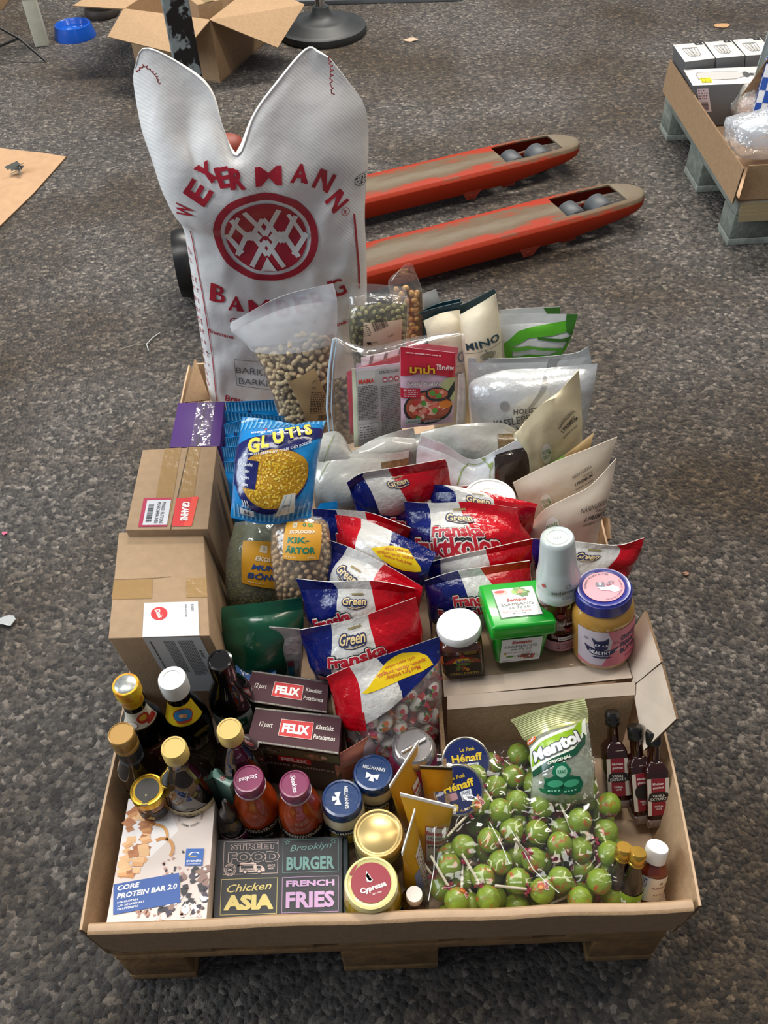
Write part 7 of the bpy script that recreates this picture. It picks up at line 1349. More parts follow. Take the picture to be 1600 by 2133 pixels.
# ------------------------------------------------------------------ blue pasta bags
PB_ = foil('pasta_blue', '1583c8', .22, .5, 45, coat=.5); PBL = foil('pasta_light_blue', '6fb4de', .25, .5, 45, coat=.5); PN = foil('pasta_navy', '1a2060', .22, .5, 45, coat=.5)
PASTA = [ink('dcae1e'), ink('e8c544'), ink('c8911a'), ink('f0d468'), ink('b67c14')]
def glutis(D, W, H):
    for k in range(0, 18): D.rect(W*(.02+k*.056), H*.84, W*(.042+k*.056), H*.99, PBL, .9); D.rect(W*(.04+k*.056), H*.02, W*(.062+k*.056), H*.15, PBL, .9)
    n = 16; top = [(W*(k/n), H*(.66+.13*math.sin(k/n*PI*.55))) for k in range(n+1)]; bot = [(W*(k/n), H*(.50+.20*math.sin(k/n*PI*.5)-.04*math.sin(k/n*PI))) for k in range(n+1)]
    D.poly(top+bot[::-1], PN, 1); D.ell(W*.46, H*.38, W*.40, H*.27, PN, 1.2, n=40); D.ell(W*.50, H*.40, W*.35, H*.235, ink('b98a1c'), 1.6, n=40)
    R = random.Random(3)
    for i in range(330):
        a, q = R.uniform(0, 2*PI), math.sqrt(R.random())*.97; x, y = W*(.50+.34*q*math.cos(a)), H*(.40+.225*q*math.sin(a)); t = R.uniform(0, PI); L = W*.034; w_ = W*.0085
        for s_ in (0, 1): D.ell(x+(s_-.5)*L*.5*math.cos(t), y+(s_-.5)*L*.5*math.sin(t), L*.42, w_, PASTA[(i+s_) % 5], 2+(i % 9)*.12, n=6, rot=t+.5)
    D.rect(W*.06, H*.31, W*.34, H*.54, PN, 4)
    for k, s in enumerate(('Glutenfri', 'Sojafri', 'Äggfri', 'Vegan')): D.text(s, W*.20, H*(.505-.055*k), H*.026, ink('e4e8f0'), 5, bold=.02)
    for ch, x, y, s in (('G', .27, .655, 1.15), ('L', .38, .685, 1), ('U', .50, .715, 1.05), ('T', .62, .745, 1.05), ('I', .70, .755, .95), ('S', .80, .765, 1.15)): D.otext(ch, W*x, H*y, H*.082*s, ink('e8cf2e'), PN, 4.5, ow=.05, bold=.05, rot=.12)
    D.text('glutenfri pasta av majs och potatis', W*.50, H*.625, H*.022, ink('dfe6f2'), 5, w=W*.66, bold=.01, rot=.17); D.text('SEMPERS MATRIKE', W*.38, H*.765, H*.018, ink('e8e4ea'), 5, w=W*.34, bold=.02, rot=.14); D.text('II', W*.36, H*.80, H*.03, ink('c0302e'), 5, bold=.04)
    # chef's apron and ladle instead of the printed figure
    D.poly([(W*.62, H*.27), (W*.74, H*.27), (W*.78, H*.10), (W*.56, H*.10)], ink('dcdcd4'), 5); D.line([(W*.60, H*.12), (W*.645, H*.26)], .001, ink('8fb3c8'), 5.4); D.line([(W*.70, H*.12), (W*.70, H*.26)], .001, ink('8fb3c8'), 5.4); D.text('Spira', W*.66, H*.185, H*.022, ink('4a5560'), 5.6, shear=.2)
    D.poly([(W*.14, H*.075), (W*.32, H*.075), (W*.32, H*.135), (W*.14, H*.135)], ink('e0e2e4'), 5); D.text('5-6', W*.23, H*.108, H*.030, ink('2a2c3c'), 6, bold=.03); D.small(W*.18, H*.08, W*.29, H*.09, 1, ink('2a2c3c'), 6)
    for k in range(3): D.line([(W*(.19+.03*k), H*.15), (W*(.20+.03*k), H*.18), (W*(.185+.03*k), H*.21)], .0016, ink('e0e2e4'), 5)
    D.text('260 g', W*.86, H*.13, H*.022, ink('bfe0f4'), 5, bold=0)
rows = [[Y(480, 1078, .565), Y(560, 1092, .56), Y(648, 1078, .57)], [Y(484, 1020, .60), Y(565, 1030, .59), Y(655, 1015, .61)], [Y(492, 945, .65), Y(580, 950, .635), Y(666, 935, .66)], [Y(500, 895, .69), Y(585, 900, .68), Y(676, 885, .70)], [Y(504, 868, .71), Y(560, 874, .705), Y(625, 884, .705), Y(681, 876, .72)]]
pouch('pasta_bag', 'bright blue pasta bag in front with yellow lettering and pasta picture', 'pasta bag', rows, .034, PB_, glutis, seal=(.05, .06), nu=28, nv=30, wr=.0030, seed=121, seal_part=False, side=4)
def edge_art(D, W, H):
    for k in range(0, 16): D.rect(W*(.03+k*.06), H*.86, W*(.055+k*.06), H*.99, PBL, 1)
    D.text('II', W*.4, H*.84, H*.06, ink('1c2450'), 2, bold=.03); D.ring(W*.36, H*.72, .012, .0012, ink('bcd8ea'), 2, ry=.008); D.text('po', W*.37, H*.72, .010, ink('1c2450'), 2)
for k, (a, b, yy, zb_) in enumerate((((470, 838), (586, 832), .93, .26), ((468, 856), (602, 868), .88, .24), ((466, 884), (520, 872), .83, .22), ((468, 912), (540, 905), .785, .20), ((462, 932), (540, 925), .745, .20), ((466, 962), (540, 958), .70, .20))):
    a_, b_ = Y(*a, yy), Y(*b, yy+.005); lo = Vector((0, -.035, -.16))
    pouch('pasta_bag', ['blue pasta bag edge touching the sack, hindmost of the row', 'blue pasta bag edge second from the sack', 'blue pasta bag corner third from the sack', 'blue pasta bag corner fourth from the sack', 'blue pasta bag corner fifth from the sack', 'blue pasta bag corner nearest the tan carton top'][k], 'pasta bag', [[a_+lo, b_+lo], [a_+lo*.5, b_+lo*.5], [a_+lo*.12, b_+lo*.12+Vector((0, 0, -.004))], [a_, b_]], .018, PB_, edge_art, seal=(.05, .12), nu=18, nv=18, wr=.0035, seed=125+k, seal_part=False)
pouch('pasta_bag', 'blue pasta bag corner peeping out beside the chickpea bag', 'pasta bag', [[Z(655, 1110, .26), Z(700, 1110, .26)], [Z(652, 1075, .33), Z(704, 1072, .33)], [Z(668, 1048, .35), Z(702, 1044, .355)]], .010, PB_, None, seal=(.05, .12), nu=12, nv=12, wr=.003, seed=133, seal_part=False)
pouch('pasta_bag', 'blue pasta bag bottom lying flat under the front pasta bag', 'pasta bag', [[Z(490, 1115, .21), Z(560, 1120, .21), Z(630, 1110, .21)], [Z(495, 1085, .26), Z(560, 1088, .26), Z(640, 1080, .26)]], .010, PB_, None, seal=(.1, .1), nu=14, nv=8, wr=.002, seed=134, seal_part=False)

# ------------------------------------------------------------------ bean bags
OL = mat('orange_label', 'd79a22', .5)
def bean_lab(l1, l2, l3, c):
    def f(D, W, H):
        D.rect(W*.14, H*.80, W*.30, H*.94, ink('d8cdb0'), 2); D.text('G', W*.22, H*.87, H*.06, ink('a8843a'), 3); D.ell(W*.56, H*.88, W*.06, H*.05, ink('1f6a4e'), 2); D.text('1', W*.56, H*.88, H*.05, ink('e8d8a0'), 3); D.rect(W*.68, H*.83, W*.88, H*.93, ink('6f9a2a'), 2)
        D.text(l1, W*.52, H*.68, H*.085, ink('f2e8d0'), 3, w=W*.84, bold=.03); D.text(l2, W*.40, H*.47, H*.135, c, 3, w=W*.62, bold=.034); D.text(l3, W*.48, H*.24, H*.135, c, 3, w=W*.82, bold=.034); D.small(W*.1, H*.06, W*.5, H*.10, 1, ink('efe0b8'), 3); D.text('500 g', W*.78, H*.08, H*.05, ink('efe0b8'), 3)
    return f
rows = [[Z(585, 1285, .22), Z(635, 1290, .22), Z(690, 1275, .22)], [Z(576, 1218, .315), Z(632, 1228, .325), Z(690, 1212, .315)], [Z(568, 1150, .365), Z(630, 1160, .38), Z(690, 1145, .37)], [Z(566, 1100, .40), Z(628, 1095, .415), Z(684, 1095, .40)], [Z(578, 1080, .41), Z(628, 1073, .42), Z(668, 1076, .41)]]
kb, ks, kb0 = pouch('chickpea_bag', 'clear bag of chickpeas with orange label on top of the mung bean bag', 'bean bag', rows, .030, FILM, None, seal=(.03, .03), nu=24, nv=26, wr=.0012, seed=141, seal_part=False, side=5)
fill(ks, CP, 'chickpea', 'tan chickpea in the clear bag with the orange label', 'chickpea', 'chickpeas in the clear bag', 230, .0084, lambda u, v: .04 < u < .96 and .10 < v < .95, .005, 9)
core(ks, lambda u, v: True, .008, mat('chick_mass', '9a7c52', .6, noise_amt=.5, noise_scale=180, bump=.5, bump_scale=180), 'mass of chickpeas behind the visible ones', 'chickpeas', 'chickpea_heap', .06, .95)
sticker(ks, [(590, 1163), (663, 1165), (668, 1093), (600, 1088)], 'label', kb, OL, bean_lab('EKOLOGISKA', 'KIK-', 'ÄRTOR', ink('1f7a62')), kb0)
rows = [[Z(478, 1285, .19), Z(530, 1290, .19), Z(590, 1290, .19)], [Z(474, 1225, .27), Z(530, 1235, .28), Z(592, 1235, .27)], [Z(476, 1160, .32), Z(530, 1165, .335), Z(588, 1160, .325)], [Z(484, 1110, .35), Z(530, 1105, .365), Z(580, 1105, .355)], [Z(490, 1088, .36), Z(530, 1084, .37), Z(572, 1086, .365)]]
MUNG = mat('mung_beans', '5e6a2c', .5, noise_amt=.3, noise_scale=300)
kb, ms_, kb0 = pouch('mung_bean_bag', 'clear bag of green mung beans with orange label beside the tan cartons', 'bean bag', rows, .030, film('dusty_film', 'd8d8c8', haze=.35, gloss=.2), None, seal=(.03, .03), nu=24, nv=26, wr=.0012, seed=142, seal_part=False, side=5)
core(ms_, lambda u, v: True, .010, MUNG, 'green mung beans filling the bag', 'mung beans', 'mung_beans', .04, .96)
# the beans one can make out at the bottom of the bag, too small to pick apart
mb = MB(); R = random.Random(2); vs0 = [(1, 0, 0), (0, 1, 0), (-1, 0, 0), (0, -1, 0), (0, 0, 1), (.7, .7, .6), (-.7, .7, .6)]
for _ in range(900):
    u, v = R.uniform(.06, .94), R.uniform(.06, .60 if R.random() < .7 else .95); p, nn = ms_.at(u*ms_.W, v*ms_.H); p = p-nn*R.uniform(.004, .007); r = R.uniform(.0019, .0025)
    mb.add([p+Vector(q)*r for q in ((1, 0, 0), (0, 1, 0), (-1, 0, 0), (0, -1, 0), (0, 0, 1), (0, 0, -1))], [(0, 1, 4), (1, 2, 4), (2, 3, 4), (3, 0, 4), (1, 0, 5), (2, 1, 5), (3, 2, 5), (0, 3, 5)], mat('mung_green', '87914a', .45), True)
c = sum(mb.v, Vector())/len(mb.v); tag(mb.obj('mung_bean_layer', off=c, loc=c), 'small green mung beans pressed against the film of their bag', 'mung beans', kind='stuff')
sticker(ms_, [(505, 1213), (592, 1218), (575, 1130), (508, 1127)], 'label', kb, OL, bean_lab('EKOLOGISKA', 'MUNG', 'BÖNOR', ink('2a4a8c')), kb0)
# dark green pouch, clear pouch with teal label
GP = foil('dark_green_film', '0b4a32', .25, .45, 40, coat=.4)
pouch('green_pouch', 'dark green plastic pouch behind the black capped bottle', 'pouch', [[Z(478, 1440, .19), Z(550, 1440, .19), Z(625, 1430, .19)], [Z(466, 1380, .25), Z(545, 1385, .27), Z(630, 1370, .25)], [Z(462, 1310, .32), Z(545, 1310, .335), Z(632, 1295, .32)], [Z(461, 1283, .345), Z(540, 1275, .355), Z(630, 1262, .345)], [Z(462, 1264, .355), Z(545, 1255, .365), Z(628, 1245, .36)]], .024, GP, None, seal=(.04, .12), nu=22, nv=24, wr=.0030, seed=151)
pouch('clear_snack_pouch', 'greyish clear pouch with a teal label leaning on the green pouch', 'pouch', [[Z(600, 1430, .21), Z(625, 1430, .21)], [Z(588, 1370, .28), Z(629, 1365, .29)], [Z(578, 1330, .32), Z(628, 1322, .33)], [Z(561, 1306, .345), Z(590, 1308, .345), Z(625, 1311, .345)]], .008, film('grey_snack_film', 'c9bfc0', haze=.75, gloss=.15), lambda D, W, H: (D.rect(W*.30, H*.05, W*.62, H*.42, ink('1c5c66'), 1), D.rect(W*.30, H*.42, W*.62, H*.52, ink('6b2f38'), 1.2), D.text('0', W*.46, H*.25, H*.08, ink('7fb8bf'), 2)), seal=(.04, .08), nu=14, nv=18, wr=.0025, seed=152, seal_part=False)

# ------------------------------------------------------------------ menthol bag
GS = foil('gold_green_foil', 'cdd193', .25, .25, 40, metal=.45, coat=.3); CF = film('mint_film', 'e4ead8', haze=.45, gloss=.3, bump=.9, scale=60)
LIME = ink('8fb81e', .25); DG = ink('0f4a34', .25)
def mentol(D, W, H):
    P = D.P
    for k in range(11): D.rect(0, H*(.80+.0175*k), W, H*(.806+.0175*k), ink('9da163'), .6); D.rect(0, H*(.806+.0175*k), W, H*(.810+.0175*k), ink('eff2c2'), .6)  # seal ridges put into colour: shaded sides as dark lines, lit sides pale
    D.poly(P((1104, 1585), (1106, 1560), (1125, 1540), (1165, 1522), (1200, 1510), (1222, 1495), (1222, 1530), (1205, 1560), (1160, 1580), (1110, 1612)), ink('e6eadc'), 1.6)
    D.poly(P((1110, 1598), (1110, 1568), (1128, 1546), (1165, 1528), (1195, 1518), (1213, 1500), (1211, 1528), (1190, 1552), (1150, 1572)), LIME, 2)
    D.poly(P((1110, 1608), (1150, 1580), (1195, 1560), (1214, 1535), (1213, 1526), (1219, 1532), (1218, 1550), (1200, 1572), (1160, 1590), (1112, 1620)), DG, 2.2)
    L = D.frame(1114, 1578, 1204, 1532); D.text('Mentol', 0, .0, .0150, ink('3a4440'), 3, w=L*1.08, bold=.12, shear=.1); D.text('Mentol', 0, .0, .0145, ink('eceef0'), 4, w=L, bold=.055, shear=.1)
    D.frame(1143, 1590, 1187, 1574); D.text('ORIGINAL', 0, 0, .0034, ink('e4ead8'), 4, w=.030, bold=.03, shear=.15)
    L = D.frame(1095, 1553, 1117, 1535); D.ell(0, 0, L*.52, L*.30, ink('e0a01e'), 2.5, n=20); D.ell(0, 0, L*.46, L*.25, ink('cf2a1c'), 3); D.text('KRAG', 0, 0, L*.26, ink('f2ece4'), 4, w=L*.7, bold=.04)
    C_ = D.inv(1170, 1607); r = .0118; D.xf = (C_[0], C_[1], 0, 1); D.poly([(r*math.cos(k*PI/3+.1), r*math.sin(k*PI/3+.1)) for k in range(6)], ink('14684a', .2), 3); D.ell(0, 0, r*.55, r*.55, ink('8fc0a4'), 3.5); D.text('KRAG', 0, 0, r*.35, ink('14684a', .2), 4, w=r*.8)
    for (px, py, rr) in ((1157, 1637, .0125), (1190, 1636, .0125)): C_ = D.inv(px, py); D.xf = (C_[0], C_[1], .1, 1); D.poly([(rr*1.25*math.cos(k*PI/4), rr*math.sin(k*PI/4)) for k in range(8)], ink('0f5a3c', .2), 4.2+rr*10); D.ell(0, rr*.25, rr*.75, rr*.35, ink('3f9a72', .2), 5); D.small(-rr*.8, -rr*.6, rr*.8, -rr*.3, 1, ink('8fd0b0'), 5.2)
    D.poly(P((1138, 1640), (1134, 1618), (1146, 1622), (1152, 1635)), ink('14683a'), 4); D.poly(P((1145, 1655), (1128, 1648), (1124, 1641), (1140, 1642)), ink('14683a'), 4)
rows = [[Z(1105, 1672, .235), Z(1165, 1680, .235), Z(1238, 1668, .235)], [Z(1106, 1650, .245), Z(1165, 1655, .26), Z(1238, 1650, .25)], [Z(1107, 1600, .262), Z(1165, 1600, .285), Z(1237, 1590, .27)], [Z(1100, 1548, .275), Z(1155, 1530, .298), Z(1226, 1520, .285)], [Z(1090, 1540, .280), Z(1150, 1516, .297), Z(1226, 1494, .287)], [Z(1076, 1515, .290), Z(1140, 1490, .300), Z(1224, 1478, .294)], [Z(1063, 1500, .298), Z(1130, 1475, .305), Z(1217, 1453, .300)]]
mp_, mps, mp0 = pouch('menthol_bag', 'clear and gold candy bag with lime green menthol print on the lollipops', 'candy bag', rows, .016, lambda u, v: GS if v > .72 else CF, mentol, seal=(.05, .24), nu=28, nv=30, wr=.0022, seed=161, vs=[0, .10, .36, .66, .74, .88, 1], back=.8)
for o in mp_.children:
    if o.name.startswith('top_seal'):
        pass
core(mps, lambda u, v: v < .70, .006, mat('mint_sweets', 'a9b79a', .3, noise_amt=.5, noise_scale=70, coat=.4), 'pale green wrapped menthol sweets filling the bag', 'sweets', 'menthol_sweets', .06, .70)

# ------------------------------------------------------------------ lollipops in a clear bag
LG = mat('lolly_green', '7d962a', .4, coat=.25, noise_amt=.5, noise_scale=55, hex2='b4552e', bump=.3, bump_scale=120)
LG.node_tree.nodes['Color Ramp'].color_ramp.elements[0].position = .36; LG.node_tree.nodes['Color Ramp'].color_ramp.elements[1].position = .43
LST = mat('lolly_stick', 'd8d0b8', .6); LMG = mat('lolly_magenta', 'a81f4a', .3, coat=.4)
mb = MB()
def lf(v):
    a = math.atan2(v.y, v.x); f = 1+.035*math.sin(a*9+v.z*2)*(.3+.7*max(0, -v.z))+.03*noise.noise(v*2.2); return f
mb.ball((0, 0, 0), .0174, LG, seg=32, ring=18, fn=lf); L_BALL = proto_mesh(mb)
mb = MB(); vs = []; n = 12
for j, (z, r) in enumerate(((-.0145, .0036), (-.017, .0028), (-.020, .0030), (-.025, .0075))):
    for k in range(n): rr = r*(1+(.35 if k % 2 else -.2)*(j == 3)); vs.append((rr*math.cos(2*PI*k/n), rr*math.sin(2*PI*k/n), z+(.003 if k % 2 and j == 3 else 0)))
mb.add(vs, [(j*n+k, j*n+(k+1) % n, (j+1)*n+(k+1) % n, (j+1)*n+k) for j in range(3) for k in range(n)], LMG, True); L_TW = proto_mesh(mb)
mb = MB(); mb.tube([(0, 0, -.014), (0, 0, -.068)], .0019, LST, 10); L_ST = proto_mesh(mb)
def sph_at():
    class S: pass
    s = S(); s.sl = [k*.004 for k in range(-4, 5)]; s.tl = [k*.004 for k in range(-4, 5)]
    def f(x, y):
        a, b = x/.0174, y/.0174; v = Vector((math.sin(a)*math.cos(b), -math.cos(a)*math.cos(b), math.sin(b))); q = v*.0174*lf(v); return q, v
    s.at = f; return s
D = Decal(); D.rect(-.0075, -.003, .0075, .003, ink('e2c8bc'), 1); D.text('FUXO', 0, 0, .0038, ink('a81f2e'), 2, w=.0125, bold=.03); D.poly(blob(.002, -.008, .0055, 5, 9, .3), ink('b8502e'), 1); D.poly(blob(.004, -.008, .003, 6, 8, .3), ink('d8903a'), 1.4); mb = MB(); bake(D, mb, sph_at()); L_PR = proto_mesh(mb)
R = random.Random(31); pts = []
def ok(p, d=.0308): return all((p-q).length > d for q in pts)
# corners of the heap: from the tubes to the right wall
def inside(x, y): 
    if y < .020 or y > (.235 if x < .53 or x > .60 else .222): return False
    xl = .468 if y < .10 else .528 if y < .2 else .535; xr = .722 if y < .085 else .735 if y < .15 else .715
    return xl+.012 < x < xr
for zc, dens in ((.224, 9000), (.200, 5000), (.176, 2500)):
    for _ in range(dens):
        x, y = R.uniform(.46, .74), R.uniform(.012, .262)
        if not inside(x, y): continue
        p = Vector((x, y, zc+R.uniform(-.006, .008)+.010*(y > .12)))
        if ok(p): pts.append(p)
for i, p in enumerate(pts[:150]):
    root = thing('lollipop', 'green wrapped lollipop with magenta twist and pale stick in the clear bag', 'lollipop', p, group='green lollipops in the clear bag')
    d = Vector((R.uniform(-1, 1), R.uniform(-1, 1), R.uniform(-.1, .4) if i % 4 == 0 or p.z < .19 else R.uniform(-2.2, -.25))).normalized()
    if p.y < .09 and d.y < 0: d.y *= -1
    if p.x > .69 and d.x > 0: d.x *= -1
    root.rotation_mode = 'QUATERNION'; root.rotation_quaternion = Vector((0, 0, -1)).rotation_difference(d) @ Quaternion((0, 0, 1), R.uniform(0, 6.28))
    for nm, me in (('wrapped_candy_ball', L_BALL), ('twisted_wrapper', L_TW), ('stick', L_ST), ('printed_label', L_PR)): o = bpy.data.objects.new(nm, me); COL.objects.link(o); o.parent = root
# the clear bag over them
def lz(x, y):
    e = min((x-.44)/.05, (.755-x)/.045, (y-.004)/.03, (.275-y)/.05, 1); e = max(0, e)
    return .170+.080*math.sin(e*PI/2)**.6+.004*noise.noise(Vector((x*38, y*38, 1)))+.0025*(1-abs(noise.noise(Vector((x*55, y*40, 7))))*2)
nx, ny = 60, 52; mb = MB(); vs = []
for j in range(ny+1):
    for i in range(nx+1): x = .452+.296*i/nx; y = .010+.243*j/ny; vs.append(Vector((x, y, lz(x, y)+.003)))
mb.add(vs, [(j*(nx+1)+i, j*(nx+1)+i+1, (j+1)*(nx+1)+i+1, (j+1)*(nx+1)+i) for j in range(ny) for i in range(nx)], film('lolly_film', 'ffffff', haze=.02, gloss=.05, bump=.8, scale=22, rough=.06), True)
lb = thing('lollipop_bag', 'large clear plastic bag over the green lollipops by the front wall', 'plastic bag', (.60, .14, .158)); mb.obj('bag_film', lb, off=Vector((.60, .14, .158)))
mb = MB(); mb.tube([Vector((.46, .02, .24)), Vector((.47, .06, .246)), Vector((.475, .12, .25))], .0006, mat('film_edge', 'e8ece8', .2, coat=.5), 5)
mb.tube([at(1065, 1730, z=.252), at(1090, 1770, z=.252), at(1110, 1810, z=.250), at(1130, 1830, z=.248), at(1165, 1860, z=.246)], .0007, MATS['film_edge'], 5); mb.tube([at(1020, 1712, z=.252), at(1045, 1760, z=.252), at(1062, 1800, z=.250)], .0007, MATS['film_edge'], 5); mb.obj('film_fold', lb, off=Vector((.60, .14, .158)))

# ------------------------------------------------------------------ items on the carton shelf
def shelf_z(x): return SHL+(SHR-SHL)*(x-.503)/.289+.002
TILT = -math.atan2(SHR-SHL, .289)
LB = .13      # they lean back a little with the sagging shelf
def on_shelf(px, py, h): 
    for _ in range(4): pass
    z = .30+h; p = at(px, py, z=z)
    for _ in range(3): z = shelf_z(p.x)+h; p = at(px, py, z=z)
    zb = shelf_z(p.x); return Vector((p.x+math.sin(-TILT)*h*1.0, p.y-LB*h, zb+.002)), (-LB, TILT*1.0, 0)
# jar of chilli paste
p, rt = on_shelf(955, 1300, .092); t = thing('chilli_paste_jar', 'small square jar with white lid at the left end of the carton shelf', 'jar', p, rt)
mb = MB(); mb.box((0, 0, .037), (.066, .066, .074), mat('chilli_paste', '2e1a16', .08, coat=.7, noise_amt=.5, noise_scale=60, hex2='5a2a1c'), bev=.010); mb.obj('glass_jar', t)
def lobo(D, W, H):
    D.rect(0, 0, W, H*.92, ink('241613'), 1); D.poly([(0, H*.66), (W*.2, H*.82), (W*.42, H*.86), (W*.5, H), (W*.58, H*.86), (W*.8, H*.82), (W, H*.66), (W, H*.60), (0, H*.60)], ink('a3221c'), 1.5); D.poly([(W*.2, H*.62), (W*.35, H*.80), (W*.65, H*.80), (W*.8, H*.62)], ink('d9b52a'), 2); D.text('Lobo', W*.5, H*.70, H*.13, ink('1f3a8a'), 3, bold=.03)
    D.rect(W*.68, H*.66, W*.95, H*.78, ink('7a4a1c'), 3); D.food(W*.5, H*.38, W*.28, H*.16, [ink('b8452a'), ink('d88a3a'), ink('8a2a1c'), ink('4a7a34')], 14, 2.4, 3, .4); D.text('CHILI PASTE', W*.5, H*.14, H*.10, ink('d9b52a'), 3, w=W*.8, bold=.01); D.ell(W*.5, H*.55, W*.22, H*.05, ink('4a8a3a'), 2.2)
D = Decal(); lobo(D, .056, .052); mb = MB(); bake(D, mb, Flat((-.028, -.0334, .008), (1, 0, 0), (0, 0, 1))); mb.obj('label', t)
mb = MB(); mb.lathe([(.028, .070), (.0345, .076), (.0350, .079), (.0350, .088), (.0335, .0915), (.031, .092), (.029, .0905), (.0, .0905)], mat('white_gloss_lid', 'dcdcda', .3, coat=.4), 44); mb.obj('lid', t)
# green tub
p, rt = on_shelf(1062, 1262, .098); t = thing('green_tub', 'bright green square tub of soybean paste on the carton shelf', 'tub', p+Vector((0, 0, .005)), (rt[0]-.06, rt[1]+.14, .10))
GT = mat('tub_green', '0c9a26', .28, coat=.4)
def frust(mb, w0, w1, z0, z1, m, bev=.006, d0=None, d1=None):
    bm = bmesh.new(); d0 = d0 or w0; d1 = d1 or w1; v = [bm.verts.new((sx*(w0 if z == z0 else w1)/2, sy*(d0 if z == z0 else d1)/2, z)) for z in (z0, z1) for sx, sy in ((-1, -1), (1, -1), (1, 1), (-1, 1))]
    for f in ((3, 2, 1, 0), (4, 5, 6, 7), (0, 1, 5, 4), (1, 2, 6, 5), (2, 3, 7, 6), (3, 0, 4, 7)): bm.faces.new([v[i] for i in f])
    bmesh.ops.bevel(bm, geom=bm.edges[:], offset=bev, segments=3, affect='EDGES', profile=.5); bm.verts.index_update(); mb.add([x.co.copy() for x in bm.verts], [[x.index for x in f.verts] for f in bm.faces], m, True); bm.free()
mb = MB(); frust(mb, .074, .090, 0, .078, GT, .008); mb.obj('tub_body', t)
mb = MB(); frust(mb, .102, .100, .066, .094, GT, .005); mb.obj('lid', t)
mb = MB(); mb.add([(-.034, -.034, .0944), (.034, -.034, .0944), (.034, .034, .0944), (-.034, .034, .0944)], [(0, 1, 2, 3)], ink('0a6a1e'), False); mb.obj('recessed_rim', t)
def ssam(D, W, H, q=0):
    D.rect(0, 0, W, H, ink('e8e9e6'), 1); D.text('Sempio', W*.5, H*(.58 if not q else .86), H*.11, ink('b3261e'), 3, w=W*.5, bold=.03, shear=.15); D.text('SSAMJANG', W*.48, H*(.42 if not q else .68), H*.10, ink('4a4a44'), 3, w=W*.8, bold=.0); D.text('샘표 양념 쌈장', W*.5, H*(.29 if not q else .54), H*.065, ink('4a4a44'), 3, w=W*.52, bold=.01); D.text('Savory, Sweet & Spicy', W*.42, H*(.18 if not q else .42), H*.045, ink('a33a2a'), 3, w=W*.7)
    if not q:
        D.food(W*.70, H*.84, W*.28, H*.16, [ink('5a8a34'), ink('88b04a'), ink('3f7028')], 22, 1.6, 2, .4); D.food(W*.68, H*.84, W*.14, H*.09, [ink('c8553a'), ink('e08a5e')], 8, 2.6, 3, .5); D.rect(W*.03, H*.78, W*.36, H*.95, ink('b8a098'), 1.5); D.ell(W*.16, H*.90, W*.13, H*.05, ink('b3261e'), 2)
        D.small(W*.3, H*.08, W*.7, H*.12, 1, ink('4a4a44'), 3)
    else:
        D.food(W*.66, H*.20, W*.28, H*.12, [ink('8a2a1c'), ink('a8402a'), ink('6a1e14')], 26, 2, 4, .35); D.ring(W*.66, H*.20, W*.30, .0015, ink('c9c2b4'), 2.6, ry=H*.13); D.ell(W*.25, H*.24, W*.10, H*.04, ink('5a8a34'), 2); D.ell(W*.12, H*.36, W*.04, H*.03, ink('d8b84a'), 2); D.text('VEGAN', W*.6, H*.32, H*.04, ink('4a8a3a'), 3); D.small(W*.06, H*.05, W*.5, H*.08, 1, ink('4a4a44'), 3)
D = Decal(); ssam(D, .064, .064); mb = MB(); bake(D, mb, Flat((-.032, -.032, .0948), (1, 0, 0), (0, 1, 0))); mb.obj('lid_label', t)
D = Decal(); ssam(D, .064, .055, 1); mb = MB(); bake(D, mb, Flat((-.032, -.0385-.0006, .006), (1, 0, 0), (0, -.104, 1))); mb.obj('front_label', t)
# soda syrup bottle
h = .225; p, rt = on_shelf(1161, 1116, h); t = thing('soda_syrup_bottle', 'pale grey syrup bottle with ringed cap and dark berry liquid on the shelf', 'bottle', p, rt)
P = [(0, 0), (.026, 0), (.0295, .004), (.0300, .030), (.0300, .048), (.0288, .052), (.0300, .056), (.0310, .090), (.0318, .112)]
mb = MB(); mb.lathe(P, mat('berry_syrup', '4a0f10', .1, coat=.6), 48); mb.obj('bottle_body', t)
LGR = mat('pale_grey_plastic', 'c6d0cd', .3, coat=.3)
mb = MB(); mb.lathe([(.0320, .110), (.0335, .112), (.0335, .128), (.0325, .130), (.0325, .133), (.0335, .135), (.0330, .150), (.0290, .168), (.0285, .172), (.0250, .218), (.0240, .223), (.0220, .225), (.0205, .2235), (.0, .2235)], LGR, 56); mb.obj('cap', t)
D = Decal(); D.ell(0, 0, .0, .0, LGR, 1) if False else None; D.ring(0, 0, .0155, .0006, ink('9fa9a6'), 1); D.text('02S', 0, .0, .006, ink('7a827f'), 1, bold=0, rot=.2); mb = MB(); bake(D, mb, Flat((0, 0, .2237), (1, 0, 0), (0, 1, 0))); mb.obj('embossed_top', t)
s1 = Cyl(lambda z: .0338, -PI/2+.12, zl=[.115, .12, .125, .13, .14, .145, .15], rr=.0338); D = Decal(); K = ink('4c4a4a'); D.text('sodastream', .004, .141, .0078, K, 1, w=.046, bold=.005); D.text('classics', .012, .129, .0065, K, 1, w=.030, bold=0); D.ring(.006, .1515, .004, .0008, K, 1); D.ell(-.032, .150, .0035, .0035, ink('c0302e'), 1); mb = MB(); bake(D, mb, s1); mb.obj('cap_print', t)
